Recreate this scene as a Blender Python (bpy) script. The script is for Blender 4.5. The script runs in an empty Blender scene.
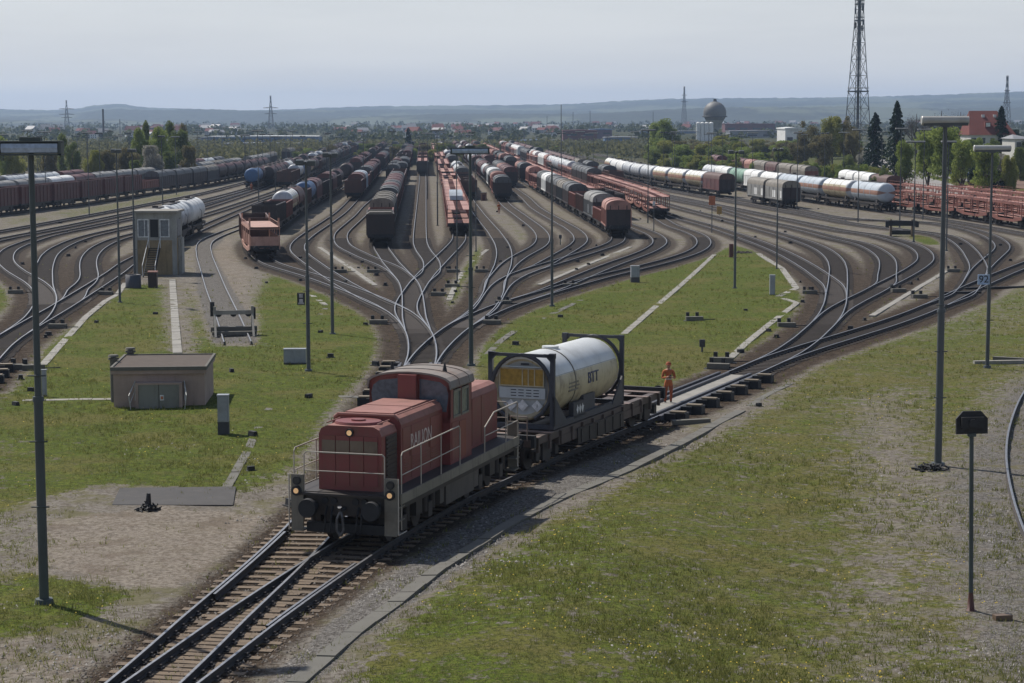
import bpy, math, random
import numpy as np
from mathutils import Vector, Matrix
R = math.radians
random.seed(7); rng = np.random.default_rng(7)
S = bpy.context.scene; C = S.collection

# ------------------------------------------------------------------ terrain height and survey helpers
CZ = 11.5; FL = 70/36*1024; PITCH = math.atan(224.5/FL)
def rz(Y):                      # height of the rail tops: the yard falls away from the hump
    return -3.0*math.tanh(max(0.0, Y-45)/200)
def un(x, y, h=0.0):            # survey sheet coordinate -> place on the ground
    cx = (x-512)/FL; cy = -(y-341.5)/FL
    dy = math.cos(PITCH)+cy*math.sin(PITCH); dz = -math.sin(PITCH)+cy*math.cos(PITCH)
    Y = 150.
    for _ in range(60):
        t = (rz(Y)+h-CZ)/dz; Yn = dy*t
        if abs(Yn-Y) < 1e-4: break
        Y = .5*Y+.5*Yn
    return cx*t, dy*t
def at(x, Y):                   # lateral offset that is seen at column x from distance Y (slight height ignored)
    return (x-512)/FL*(Y*math.cos(PITCH)+13*math.sin(PITCH))
def zat(y, Y):                  # height seen at row y at distance Y
    return CZ + Y*math.tan(-PITCH-math.atan((y-341.5)/FL))

TR = {
 'main': [(-8.11,35.6),(-5.44,48.33),(-4.56,52.25),(-3.84,55.18),(-2.76,59.05),(-1.88,61.94),(-0.89,64.8),(0.88,69.49),(2,72.29),(5.07,79.67),(7.22,85.26),(10.9,94.56),(13.01,100.17),(13.77,102.05),(16.28,107.53),(21.1,117.42),(22.81,121.03),(24.46,124.66),(26.45,129.23),(29.08,135.69),(35.49,152.51),(41.45,167.37),(46.48,179.37),(55.23,199.58)],
 'L1': [(-8.28,35.33),(-7.65,39.3),(-7.26,42.28),(-6.23,51.24),(-5.75,56.24),(-5.5,61.26),(-4.83,82.25),(-4.68,88.26),(-4.62,92.27),(-4.64,98.28),(-4.72,103.29),(-4.88,107.3),(-5.11,111.31),(-5.41,115.31),(-5.81,119.31),(-6.55,125.29),(-7.35,130.25),(-8.54,136.16),(-9.94,142.02),(-12.01,149.76),(-15.01,160.36),(-17.06,167.07),(-20.22,176.56),(-21.43,180.35),(-22.23,183.21),(-23.13,187.08),(-24.32,192.94),(-25.43,198.83),(-26.44,204.73),(-27.37,210.64),(-28.19,216.57),(-28.78,221.52),(-29.17,225.49),(-29.45,229.46),(-29.69,235.43),(-29.83,244.42),(-29.97,249.43),(-31.27,276.4),(-31.92,292.39),(-32.54,309.37),(-33.15,328.36),(-34.65,381.32),(-35.26,399.32),(-35.96,417.32),(-57.47,901.32)],
 'L2': [(-7.35,130.25),(-8.18,134.16),(-9.66,139.97),(-10.26,142.48),(-13.35,156.93),(-16.82,174.6),(-20.29,193.29),(-21.48,200.21),(-22.31,206.18),(-23.02,213.16),(-23.52,220.17),(-23.94,229.17),(-24.35,242.17),(-24.94,271.17),(-25.48,293.16),(-25.93,306.14),(-26.61,323.13),(-31.1,426.34),(-52.18,900.34)],
 'L3': [(-5.6,117.31),(-6.26,126.29),(-7.2,143.26),(-7.8,152.38),(-8.3,158.38),(-8.96,164.36),(-10.02,172.31),(-10.49,175.29),(-11.02,178.26),(-11.84,182.2),(-13.63,189.99),(-14.46,193.89),(-16.8,205.65),(-17.83,211.53),(-18.62,217.45),(-19.35,224.4),(-20.04,232.35),(-20.56,240.32),(-20.9,249.29),(-21.9,288.28),(-22.88,313.27),(-23.29,326.26),(-23.87,348.24),(-25.53,415.7),(-26.08,433.7),(-26.74,451.7),(-27.42,467.7),(-46.72,901.7)],
 'L4': [(-7.73,151.39),(-8.12,156.37),(-8.6,161.35),(-11.25,184.02),(-13.52,205.91),(-14.03,211.9),(-14.54,218.89),(-14.92,224.89),(-15.35,232.88),(-16.1,248.87),(-21.08,360.62),(-45.1,900.62)],
 'C6': [(-5.92,120.31),(-6.78,128.26),(-7.11,132.22),(-7.35,137.15),(-7.44,143.12),(-7.43,157.12),(-7.31,167.11),(-6.99,181.1),(-6.19,211.09),(-6.04,219.1),(-6.02,223.11),(-6.07,228.12),(-6.4,240.13),(-7.07,256.11),(-11.72,375.33),(-13.3,413.33),(-34.99,901.33)],
 'C5': [(-7.43,158.12),(-7.35,161.12),(-7.06,167.11),(-6.98,170.1),(-7.01,172.57),(-7.28,180.28),(-7.49,184.26),(-7.85,189.23),(-8.93,201.18),(-9.54,209.17),(-10.05,217.16),(-10.51,226.16),(-11.67,252.13),(-19.83,442.01),(-40.2,900.01)],
 'S1': [(-4.62,95.27),(-4.58,100.28),(-4.41,105.27),(-4.08,110.91),(-3.6,116.91),(-3.18,120.91),(-2.76,123.9),(-2.1,127.86),(-1.21,132.79),(-0.38,136.73),(0.35,139.66),(4.06,153.17),(5.44,157.99),(6.88,162.79),(8.09,166.61),(12.29,178.92),(14.43,185.57),(16.11,191.3),(17.13,195.15),(17.84,198.05),(18.69,201.94),(19.43,205.85),(20.05,209.77),(20.68,214.71),(21.16,219.66),(21.44,223.64),(21.61,227.61),(21.67,231.59),(21.61,235.57),(21.47,239.55),(21.23,243.52),(20.71,250.51),(20.5,255.53),(20.44,260.55),(20.5,281.22),(20.37,295.22),(20.04,311.22),(19.79,319.22),(19.41,329.22),(-6.02,901.22)],
 'Sa': [(0.35,139.66),(2.05,146.45),(2.92,150.29),(5.76,164.52),(7.96,175.3),(9.45,182.15),(12.62,195.78),(13.63,200.66),(14.54,205.56),(15.17,209.49),(15.59,212.45),(15.93,215.41),(16.21,218.38),(16.41,221.35),(16.57,225.33),(16.63,229.31),(16.61,232.29),(16.45,237.27),(16.18,242.25),(15.83,247.22),(15.09,256.2),(14.66,263.19),(12.96,295.18),(11.61,323.18),(-14.11,901.18)],
 'Sc': [(-2.91,122.9),(-2.19,128.86),(-1.84,132.83),(-1.66,136.19),(-1.22,148.11),(-0.93,154.08),(-0.53,159.04),(0.04,163.98),(0.78,168.89),(1.71,173.77),(6.87,196.17),(9.29,206.91),(10.14,210.83),(10.87,214.79),(11.18,216.78),(11.55,219.78),(11.99,224.8),(12.15,227.81),(12.23,230.82),(12.23,236.85),(12.04,242.86),(11.62,253.86),(8.85,319.47),(-17.04,901.47)],
 'Sd': [(0.31,165.95),(0.8,168.91),(2.3,176.77),(2.72,179.54),(6.17,206.21),(6.97,213.15),(7.47,219.1),(7.64,222.08),(7.78,226.06),(7.86,233.04),(7.72,241.02),(7.5,247),(7.14,253.98),(4.49,296.9),(3.79,309.89),(3.34,321.89),(2.6,347.88),(2.1,360.86),(-1.68,442.35),(-22.05,900.35)],
 'Sf': [(-3.18,120.91),(-2.42,127.87),(-2.03,132.55),(-1.64,139.96),(-1.43,146.94),(-1.25,161.94),(-0.87,179.93),(-0.79,190.92),(-0.8,197.91),(-0.89,204.91),(-1.05,211.9),(-1.31,219.88),(-2.27,241.85),(-4.77,288.79),(-7.13,337.73),(-10.64,418.31),(-32.08,900.31)],
 'Se': [(-1.4,148.94),(-1.42,156.94),(-1.37,159.86),(-0.63,175.2),(-0.34,180.2),(0.12,186.2),(0.68,192.18),(1.12,196.17),(2.21,205.1),(2.63,209.06),(2.97,213.03),(3.21,217.01),(3.44,222.98),(3.55,229.97),(3.5,236.95),(3.33,243.94),(3.02,251.92),(2.56,260.9),(1.05,287.86),(-0.37,311.82),(-0.98,323.81),(-1.47,336.81),(-2.83,382.32),(-3.48,400.32),(-4.13,416.32),(-25.65,900.32)],
 'Ra1': [(11.26,95.49),(13.36,101.11),(14.33,103.95),(15.16,106.62),(16.69,112.05),(19.16,121.76),(20.68,128.61),(22.21,136.48),(23.57,144.38),(24.46,150.34),(24.93,154.33),(25.26,158.34),(26.09,172.33),(26.48,181.33),(26.76,190.33),(26.91,198.34),(26.92,205.35),(26.82,213.37),(26.6,221.37),(26.28,230.37),(25.78,242.36),(25.34,251.36),(24.83,259.36),(23.57,274.3),(22.66,288.27),(20.67,323.74),(19.09,355.74),(-5.21,901.74)],
 'Ra2': [(22.56,138.45),(25.95,158.24),(28.4,173.05),(29.7,181.97),(30.54,188.94),(31.04,193.92),(31.37,197.92),(31.65,201.92),(31.85,205.93),(31.96,209.95),(32,213.96),(31.97,218.97),(31.86,223.98),(31.63,229.99),(31.24,237.98),(30.19,256.96),(29.26,270.94),(26.96,300.85),(26.13,312.81),(24.08,346.72),(23.32,360.72),(22.51,376.72),(-0.82,900.72)],
 'Rb2': [(19.39,122.73),(20.83,128.56),(22.15,133.27),(24.01,139.12),(26.85,147.65),(28.96,154.33),(32.12,163.82),(33.94,169.53),(35.7,175.25),(37.1,180.04),(38.14,183.88),(38.84,186.78),(39.86,191.65),(40.74,196.55),(41.47,201.47),(42.04,206.41),(42.35,210.37),(42.51,214.34),(42.57,219.32),(42.51,225.3),(42.38,229.27),(42.11,232.18),(41.76,234.09),(40.67,238.95),(40.21,241.96),(39.89,244.96),(39.46,249.95),(38.07,267.9),(34.89,303.75),(33.12,321.65),(28.95,361.44),(27.8,373.43),(27.12,381.43),(26.5,389.43),(25.94,397.43),(25.45,405.43),(24.65,421.43),(3.3,901.43)],
 'Rb1': [(28.65,153.38),(29.43,156.27),(30.05,159.2),(31.12,165.03),(32.65,172.7),(33.96,179.57),(34.82,184.48),(35.42,188.42),(35.95,192.37),(36.41,196.33),(37.05,203.28),(37.31,207.26),(37.44,210.23),(37.49,213.2),(37.44,215.18),(37.26,218.14),(36.7,224.1),(36.4,228.11),(35.82,242.11),(35.46,248.08),(34.95,254.04),(33.68,266.98),(33.07,274.98),(32.7,282.99),(32.09,302.98),(31.84,307.96),(31.51,312.93),(31.09,317.9),(30.58,322.86),(27.53,349.58),(26.11,363.58),(25.41,371.58),(24.78,379.58),(24.22,387.58),(23.64,397.58),(23.16,407.58),(1.19,901.58)],
 'Rc2': [(28.71,134.76),(31.93,142.1),(32.65,143.95),(33.21,145.61),(36.08,155.7),(39.47,168.25),(40.83,173.07),(43.13,180.74),(49.06,199.84),(50.16,203.67),(51.16,207.52),(52.24,212.37),(53.36,218.24),(54.3,224.14),(54.95,229.08),(55.55,235.03),(55.98,240.99),(56.22,245.96),(56.22,249.92),(56.03,253.88),(55.68,257.82),(55.39,259.74),(55.2,260.69),(54.69,262.5),(54.35,263.37),(53.96,264.19),(53.49,264.97),(52.96,265.71),(52.36,266.42),(49.59,269.21),(48.91,269.98),(48.28,270.8),(47.71,271.66),(47.21,272.57),(46.78,273.51),(46.12,275.46),(45.64,277.45),(45.3,279.45),(44.94,282.47),(44.71,285.48),(44.52,289.49),(44.15,299.48),(43.77,305.44),(42.81,315.38),(41.06,332.28),(39.61,345.2),(38.13,357.1),(36.53,368.98),(32.38,398.89),(31.1,408.76),(30.4,414.76),(29.56,422.76),(28.82,430.76),(28.17,438.76),(27.51,448.76),(27,458.76),(7.34,900.76)],
 'Rc1': [(36.08,155.7),(40,170.62),(41.19,175.5),(42.63,182.37),(45.28,196.12),(46.35,202.03),(47.36,207.96),(48.15,212.9),(48.73,216.87),(49.51,222.83),(49.85,225.83),(50.06,228.86),(50.07,230.9),(50.03,231.92),(49.85,233.95),(49.39,236.96),(49,238.94),(48.34,241.88),(46.33,249.63),(45.67,252.53),(44.98,256.42),(44.46,260.36),(43.78,267.31),(42.74,280.26),(42.21,286.25),(39.12,317.1),(37.06,335.99),(32.16,378.24),(30.88,390.09),(30.12,398.09),(29.42,406.09),(28.4,420.09),(27.92,428.09),(27.42,438.09),(6.88,900.09)],
 'Rd1': [(61.05,213.83),(60.16,232.81),(59.71,247.8),(59.52,252.8),(59.06,260.79),(58.39,269.76),(57.54,278.72),(56.34,289.65),(55.25,298.59),(52.84,316.43),(51.83,324.36),(50.92,332.31),(49.83,343.26),(48.57,357.2),(45.86,389.08),(39.78,458.05),(38.52,474.05),(37.45,490.05),(36.87,500.05),(36.28,512.05),(19.02,900.05)],
 'Rd2': [(65.12,228.2),(64.43,243.18),(63.5,261.16),(63.08,268.14),(62.7,273.13),(62.21,278.1),(61.71,282.07),(61.13,286.03),(59.72,294.92),(59.03,299.87),(58.49,304.84),(58.07,309.82),(56.68,331.78),(54.96,361.73),(54.07,375.7),(52.7,394.65),(48.87,444.42),(47.91,458.42),(47.06,472.42),(46.42,484.42),(45.94,494.42),(32.33,800.42)],
 'Rd3': [(70.06,245.59),(69.31,261.57),(68.83,270.56),(66.2,312.47),(65.4,326.45),(64.77,340.44),(63.43,378.41),(62.57,398.39),(61.3,422.36),(57.94,481.05),(56.39,511.05),(55.46,531.05),(47.9,701.05)],
 'Rd4': [(75.69,265.44),(74.26,285.39),(72.82,307.34),(72.01,321.32),(71.33,335.3),(70.71,350.29),(70.16,365.28),(68.33,422.25),(67.08,454.23),(62.69,558.6),(56.39,700.6)],
 'La': [(-25.5,90.06),(-27.1,100.94),(-28.37,108.84),(-29,113.83),(-29.56,119.82),(-30.8,134.76),(-33.48,163.63),(-34.26,171.59),(-35.15,179.53),(-35.56,183.53),(-36.03,189.52),(-36.65,199.51),(-37.86,220.48),(-38.86,239.46),(-39.69,257.44),(-40.55,278.43),(-41.34,299.42),(-42.04,320.41),(-42.65,343.41),(-43.39,384.9),(-43.69,398.9),(-44.21,416.9),(-44.86,434.9),(-65.57,900.9)],
 'Lb': [(-31.34,140.74),(-31.75,143.71),(-33.18,151.52),(-33.99,158.01),(-34.79,162.98),(-35.97,168.88),(-38.35,179.62),(-39.79,186.46),(-41.11,193.32),(-42.13,199.22),(-43.18,206.12),(-43.93,212.06),(-44.63,219),(-45.03,224.96),(-45.14,227.94),(-45.18,230.92),(-45.03,240.91),(-45,245.91),(-45,263.91),(-44.93,287.91),(-45.03,306.92),(-45.27,326.92),(-46.03,380.38),(-46.37,396.38),(-46.91,414.38),(-47.71,434.38),(-68.43,900.38)],
 'Lc': [(-29.2,115.82),(-29.85,121.79),(-30.5,126.74),(-31.31,131.61),(-32.43,137.49),(-33.71,143.32),(-37.1,156.9),(-40.72,172.5),(-42.24,179.34),(-43.69,186.19),(-44.9,192.08),(-45.85,197),(-47.01,203.92),(-47.58,207.89),(-48.1,211.87),(-48.95,219.85),(-49.28,223.84),(-49.54,227.85),(-49.71,231.86),(-49.78,234.88),(-49.75,241.9),(-49.59,247.91),(-49.27,256.91),(-48.73,267.9),(-48.58,271.88),(-48.47,278.86),(-48.5,286.85),(-49.04,318.84),(-49.48,339.83),(-50.57,387.56),(-51.29,411.56),(-51.81,425.56),(-52.4,439.56),(-72.95,901.56)],
 'Ld': [(-32.84,139.44),(-33.7,143.34),(-34.67,147.22),(-35.72,151.03),(-36.82,154.74),(-38.67,160.42),(-42.75,171.7),(-44.05,175.5),(-45.61,180.26),(-46.8,184.09),(-47.91,187.95),(-48.94,191.83),(-49.89,195.73),(-50.99,200.62),(-51.79,204.56),(-52.31,207.53),(-52.89,211.51),(-53.35,215.51),(-53.83,220.49),(-54.33,226.48),(-54.65,231.49),(-54.8,234.5),(-54.88,237.51),(-54.84,242.54),(-54.44,253.54),(-53.76,279.53),(-53.45,287.53),(-52.24,313.5),(-51.95,322.48),(-51.82,330.47),(-51.81,341.46),(-51.95,354.45),(-52.52,392.9),(-52.73,402.9),(-53.04,414.9),(-53.5,428.9),(-54.15,444.9),(-74.43,900.9)],
 'Le': [(-57.81,201),(-58.32,218.99),(-58.4,223.99),(-58.41,228.99),(-58.3,235.99),(-57.74,255.98),(-57.41,280.98),(-57.18,291.98),(-56.92,299.97),(-56.51,307.96),(-56.05,314.95),(-54.81,331.9),(-54.26,340.88),(-53.96,347.88),(-53.77,355.88),(-53.7,368.88),(-53.92,405.77),(-54.09,419.77),(-54.34,431.77),(-54.76,445.77),(-55.3,459.77),(-74.96,901.77)],
 'Lf': [(-64.06,222.87),(-62.96,250.85),(-61.42,298.83),(-59.91,350.81),(-59.61,362.8),(-59.42,372.8),(-59.29,386.8),(-59.34,401.8),(-59.99,448.84),(-60.25,462.84),(-60.79,482.84),(-61.54,502.84),(-79.24,900.84)],
 'Lg': [(-77.87,271.22),(-76.86,288.19),(-76.24,296.16),(-75.51,303.12),(-73.52,319),(-73.01,323.97),(-72.51,329.95),(-72.02,336.93),(-71.34,347.91),(-70.32,367.89),(-69.84,375.87),(-69.2,384.85),(-67.45,406.78),(-66.95,413.76),(-66.59,419.75),(-66.3,425.74),(-66.07,431.74),(-65.71,445.73),(-65.1,491.36),(-65.03,503.36),(-65.1,515.36),(-65.26,525.36),(-65.53,535.36),(-65.9,545.36),(-77.28,801.36)],
 'Lh': [(-84.17,293.27),(-83.02,311.23),(-82.36,320.21),(-81.72,327.18),(-79.98,344.09),(-79.54,349.07),(-79.18,354.05),(-78.77,361.04),(-77.89,379.02),(-76.35,405.98),(-75.6,416.95),(-73.62,442.88),(-72.78,455.85),(-72.42,462.84),(-72.15,469.83),(-71.92,477.83),(-71.76,485.83),(-71.21,527.38),(-71.15,535.38),(-71.19,549.38),(-71.3,557.38),(-71.47,565.38),(-71.71,573.38),(-72.1,583.38),(-77.35,701.38)],
 'Li': [(-92.55,322.59),(-91.23,343.55),(-90.4,354.52),(-89.58,363.48),(-87.87,380.4),(-86.02,399.31),(-85.49,405.28),(-85.11,410.27),(-84.62,419.26),(-83.95,439.24),(-83.5,449.23),(-82.81,460.21),(-80.99,485.15),(-80.26,496.12),(-79.62,508.1),(-79.23,519.1),(-79.04,527.09),(-78.88,536.09),(-78.37,582.17),(-78.34,596.17),(-78.47,608.17),(-78.74,620.17),(-79.15,632.17),(-82.16,700.17)],
 'siding': [(-15.4,110.81),(-17.8,124.6),(-22.74,152.16),(-29.79,192.55),(-32.06,206.35),(-32.95,212.28),(-33.61,217.22),(-34.04,221.17),(-34.36,225.14),(-34.57,229.12),(-34.74,234.1),(-34.83,241.08),(-34.84,258.08),(-35.03,274.2)],
 'curve': [(13.9,46.72),(14.78,52.65),(15.26,55.59),(16,59.51),(17.02,64.38),(17.91,68.27),(18.88,72.13),(19.93,75.97),(21.34,80.76),(22.51,84.57),(23.77,88.35),(25.11,92.1),(26.54,95.81),(27.7,98.55),(28.52,100.36),(32.36,108.12)]}
def resamp(p, s):
    out = [p[0]]; acc = 0
    for i in range(1, len(p)):
        a = p[i-1]; b = p[i]; d = math.hypot(b[0]-a[0], b[1]-a[1])
        while d > 0 and acc+d >= s:
            f = (s-acc)/d; a = (a[0]+(b[0]-a[0])*f, a[1]+(b[1]-a[1])*f); out.append(a)
            d = math.hypot(b[0]-a[0], b[1]-a[1]); acc = 0
        acc += d
    if acc > .3*s: out.append(p[-1])
    return out
def smooth(p, n):
    for _ in range(n):
        p = [p[0]]+[((p[i-1][0]+2*p[i][0]+p[i+1][0])/4, (p[i-1][1]+2*p[i][1]+p[i+1][1])/4) for i in range(1, len(p)-1)]+[p[-1]]
    return p
TK = {k: smooth(resamp(v, 1.0), 3) for k, v in TR.items()}
class Line:
    def __init__(s, p):
        s.p = np.array(p); d = np.hypot(*(s.p[1:]-s.p[:-1]).T); s.s = np.concatenate([[0], np.cumsum(d)]); s.L = s.s[-1]
    def at(s, t):
        return float(np.interp(t, s.s, s.p[:, 0])), float(np.interp(t, s.s, s.p[:, 1]))
    def head(s, t, e=.6):
        a = s.at(t-e); b = s.at(t+e); return math.atan2(b[0]-a[0], b[1]-a[1])
    def sY(s, Y): return float(np.interp(Y, s.p[:, 1], s.s))
LN = {k: Line(v) for k, v in TK.items()}
RX = LN['Rd4']
def bank(X, Y):                 # the ground rises beyond the last track on the right
    y = np.clip(Y, 200, 1500)
    xr = np.interp(y, RX.p[:, 1], RX.p[:, 0])+5
    t = np.clip((X-xr)/12, 0, 1); return 2.0*t*t*(3-2*t)
def mound(X, Y):
    return .38*np.exp(-((X-(0.6+(Y-45)*.25))/3.2)**2-((Y-50)/9.)**2)
def gz(X, Y):
    return float(rz(Y)-.2+bank(np.array(X), np.array(Y))+mound(np.array(X), np.array(Y)))

# ------------------------------------------------------------------ materials
def nt(name):
    m = bpy.data.materials.new(name); m.use_nodes = True; t = m.node_tree
    return m, t, t.nodes['Principled BSDF']
def N(t, k, **kw):
    n = t.nodes.new(k)
    for a, b in kw.items():
        if a in n.inputs: n.inputs[a].default_value = b
        else: setattr(n, a, b)
    return n
def mixc(t, f, a, b, mode='MIX'):
    n = t.nodes.new('ShaderNodeMix'); n.data_type = 'RGBA'; n.blend_type = mode
    for i, v in ((0, f), (6, a), (7, b)):
        if hasattr(v, 'is_linked') or hasattr(v, 'links'): t.links.new(v, n.inputs[i])
        else: n.inputs[i].default_value = v if i == 0 else (*v, 1)
    return n.outputs[2]
def ramp(t, v, p0, p1):
    n = t.nodes.new('ShaderNodeMapRange'); n.interpolation_type = 'SMOOTHSTEP'
    n.inputs[1].default_value = p0; n.inputs[2].default_value = p1; t.links.new(v, n.inputs[0]); return n.outputs[0]
def mth(t, op, a, b):
    n = t.nodes.new('ShaderNodeMath'); n.operation = op
    for i, v in ((0, a), (1, b)):
        if isinstance(v, (int, float)): n.inputs[i].default_value = v
        else: t.links.new(v, n.inputs[i])
    return n.outputs[0]
def noise(t, vec, sc, det=4, rough=.6, scale3=None):
    if scale3:
        mp = N(t, 'ShaderNodeMapping'); mp.inputs['Scale'].default_value = scale3; t.links.new(vec, mp.inputs[0]); vec = mp.outputs[0]
    n = N(t, 'ShaderNodeTexNoise', Scale=sc, Detail=det, Roughness=rough); t.links.new(vec, n.inputs['Vector']); return n.outputs[0]
def paint(name, col, dirt=(.045, .035, .028), amt=.55, rough=.6, sc=1.2, streak=True, metal=0., bump=.0):
    """weathered painted surface: blotches plus vertical runs"""
    m, t, b = nt(name)
    tc = N(t, 'ShaderNodeTexCoord'); oi = N(t, 'ShaderNodeObjectInfo')
    add = t.nodes.new('ShaderNodeVectorMath'); add.operation = 'ADD'
    sv = t.nodes.new('ShaderNodeVectorMath'); sv.operation = 'SCALE'; sv.inputs[0].default_value = (37, 91, 53); t.links.new(oi.outputs['Random'], sv.inputs['Scale'])
    t.links.new(tc.outputs['Object'], add.inputs[0]); t.links.new(sv.outputs[0], add.inputs[1]); v = add.outputs[0]
    n1 = ramp(t, noise(t, v, sc, 6, .7), .42, .72)
    c = mixc(t, mth(t, 'MULTIPLY', n1, amt), col, dirt)
    if streak:
        n2 = ramp(t, noise(t, v, 1.0, 5, .65, (5, 5, .45)), .5, .75)
        c = mixc(t, mth(t, 'MULTIPLY', n2, amt*.8), c, tuple(x*.8 for x in dirt))
    n3 = noise(t, v, sc*.35, 2)
    hs = N(t, 'ShaderNodeHueSaturation'); t.links.new(c, hs.inputs['Color'])
    t.links.new(mth(t, 'ADD', mth(t, 'MULTIPLY', n3, .5), .75), hs.inputs['Value'])
    t.links.new(hs.outputs[0], b.inputs['Base Color']); b.inputs['Roughness'].default_value = rough; b.inputs['Metallic'].default_value = metal
    if bump:
        bn = N(t, 'ShaderNodeBump', Strength=bump, Distance=.02); t.links.new(noise(t, v, 18, 4), bn.inputs['Height']); t.links.new(bn.outputs[0], b.inputs['Normal'])
    return m
def plain(name, col, rough=.7, metal=0., emit=None):
    m, t, b = nt(name)
    tc = N(t, 'ShaderNodeTexCoord')
    n = noise(t, tc.outputs['Object'], 6, 4)
    c = mixc(t, ramp(t, n, .3, .7), tuple(x*.75 for x in col), tuple(min(1, x*1.2) for x in col))
    t.links.new(c, b.inputs['Base Color']); b.inputs['Roughness'].default_value = rough; b.inputs['Metallic'].default_value = metal
    if emit: b.inputs['Emission Color'].default_value = (*emit[:3], 1); b.inputs['Emission Strength'].default_value = emit[3]
    return m
def leafmat(name, a, b_):
    m = bpy.data.materials.new(name); m.use_nodes = True; t = m.node_tree; t.nodes.clear()
    o = N(t, 'ShaderNodeOutputMaterial'); d = N(t, 'ShaderNodeBsdfDiffuse'); tr = N(t, 'ShaderNodeBsdfTranslucent'); mx = N(t, 'ShaderNodeMixShader', Fac=.4)
    g = N(t, 'ShaderNodeNewGeometry'); oi = N(t, 'ShaderNodeObjectInfo')
    f = mth(t, 'ADD', mth(t, 'MULTIPLY', g.outputs['Random Per Island'], .7), mth(t, 'MULTIPLY', oi.outputs['Random'], .3))
    c = mixc(t, f, a, b_)
    t.links.new(c, d.inputs[0]); t.links.new(c, tr.inputs[0]); t.links.new(d.outputs[0], mx.inputs[1]); t.links.new(tr.outputs[0], mx.inputs[2]); t.links.new(mx.outputs[0], o.inputs[0])
    return m
M = {}
M['red'] = paint('faded_red_paint', (.21,.075,.055), amt=.4)
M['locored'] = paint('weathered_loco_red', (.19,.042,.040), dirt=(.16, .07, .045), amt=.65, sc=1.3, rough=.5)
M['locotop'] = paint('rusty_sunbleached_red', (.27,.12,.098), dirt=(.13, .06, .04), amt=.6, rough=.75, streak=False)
M['locodark'] = paint('dark_red_grille', (.028,.013,.013), amt=.5)
M['pink'] = paint('sun_bleached_pink_paint', (.38,.19,.15), amt=.4)
M['salmon'] = paint('rusty_salmon_paint', (.44,.25,.19), dirt=(.18, .08, .05), amt=.5)
M['maroon'] = paint('maroon_paint', (.11, .035, .032), amt=.5)
M['brown'] = paint('rust_brown_paint', (.10, .045, .032), amt=.55)
M['dark'] = paint('sooty_brown_black', (.04, .026, .023), dirt=(.02, .018, .018), amt=.5)
M['black'] = plain('sooty_black_iron', (.018, .018, .02), .7)
M['under'] = paint('grimy_running_gear', (.03, .024, .021), dirt=(.055, .04, .03), amt=.5)
M['grey'] = paint('grey_hood', (.24, .235, .22), amt=.45)
M['tan'] = paint('tan_grey_hood', (.20, .175, .14), amt=.5)
M['darkgrey'] = paint('dark_grey_paint', (.075, .078, .08), amt=.4)
M['white'] = paint('dirty_white_paint', (.72,.72,.70), dirt=(.25, .2, .15), amt=.3)
M['silver'] = paint('dull_silver_grey', (.40, .42, .45), dirt=(.18, .15, .12), amt=.4, rough=.45)
M['cream'] = paint('cream_tank_paint', (.50,.43,.28), dirt=(.15, .10, .06), amt=.75, rough=.5, sc=.9)
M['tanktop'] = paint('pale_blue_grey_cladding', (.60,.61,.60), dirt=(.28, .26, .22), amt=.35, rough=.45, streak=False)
M['green'] = paint('pale_green_paint', (.20, .33, .25), amt=.4)
M['dgreen'] = paint('dull_green_paint', (.07, .09, .065), amt=.4)
M['blue'] = paint('blue_paint', (.06, .13, .26), amt=.35)
M['lblue'] = paint('light_blue_grey_paint', (.42,.47,.52), dirt=(.2, .18, .15), amt=.3)
M['orange'] = paint('orange_band_paint', (.30,.16,.11), amt=.3)
M['frame'] = paint('dark_slate_frame_paint', (.045, .048, .06), amt=.25, dirt=(.09, .06, .045))
M['steel'] = plain('worn_rail_top_steel', (.27,.27,.28), .45, .85)
M['railside'] = paint('rail_side_rust', (.042, .038, .038), dirt=(.085, .06, .042), amt=.5, streak=False, rough=.95)
M['wood'] = paint('creosoted_sleeper_wood', (.165,.12,.08), dirt=(.04, .03, .024), amt=.6, sc=2.5, streak=False, rough=.9)
M['concrete'] = paint('weathered_concrete', (.27,.255,.225), dirt=(.15, .135, .11), amt=.5, sc=2, streak=False, rough=.9)
M['dconcrete'] = paint('grey_concrete', (.125,.118,.10), dirt=(.09, .08, .07), amt=.5, sc=2, streak=False, rough=.9)
M['mast'] = paint('galvanised_grey_mast', (.08,.09,.095), dirt=(.06, .065, .07), amt=.5, rough=.55, metal=.2)
M['mastg'] = paint('green_grey_mast', (.05,.065,.065), dirt=(.04, .045, .04), amt=.5, rough=.6)
M['lamp'] = paint('lamp_housing_grey', (.42, .42, .40), dirt=(.16, .12, .06), amt=.3, streak=False, rough=.4)
M['lampface'] = plain('lamp_diffuser_plastic', (.35, .42, .52), .3)
M['plate'] = paint('grey_step_plate', (.19,.17,.135), amt=.5)
M['rail_w'] = paint('handrail_off_white', (.42,.38,.32), dirt=(.25, .16, .1), amt=.35, streak=False)
M['glass'] = plain('dark_window_glass', (.045,.055,.07), .12)
M['lit'] = plain('lit_headlamp', (.9, .6, .3), .3, emit=(1., .55, .25, .3))
M['lens'] = plain('unlit_lamp_lens', (.05, .05, .05), .2)
M['roofgravel'] = paint('brown_gravel_roof', (.085,.064,.05), dirt=(.07, .055, .045), amt=.7, sc=7, streak=False, rough=.95)
M['hutwall'] = paint('warm_grey_render', (.34,.255,.215), dirt=(.13, .115, .10), amt=.3, rough=.9)
M['hutdoor'] = paint('grey_green_steel_door', (.19,.19,.165), amt=.3)
M['towerwall'] = paint('ochre_render', (.27,.205,.115), dirt=(.10, .085, .06), amt=.5, rough=.9)
M['towergrey'] = paint('pale_grey_render', (.30, .30, .275), dirt=(.14, .13, .11), amt=.4, rough=.9)
M['windowf'] = plain('white_window_frame', (.62, .63, .62), .5)
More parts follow.
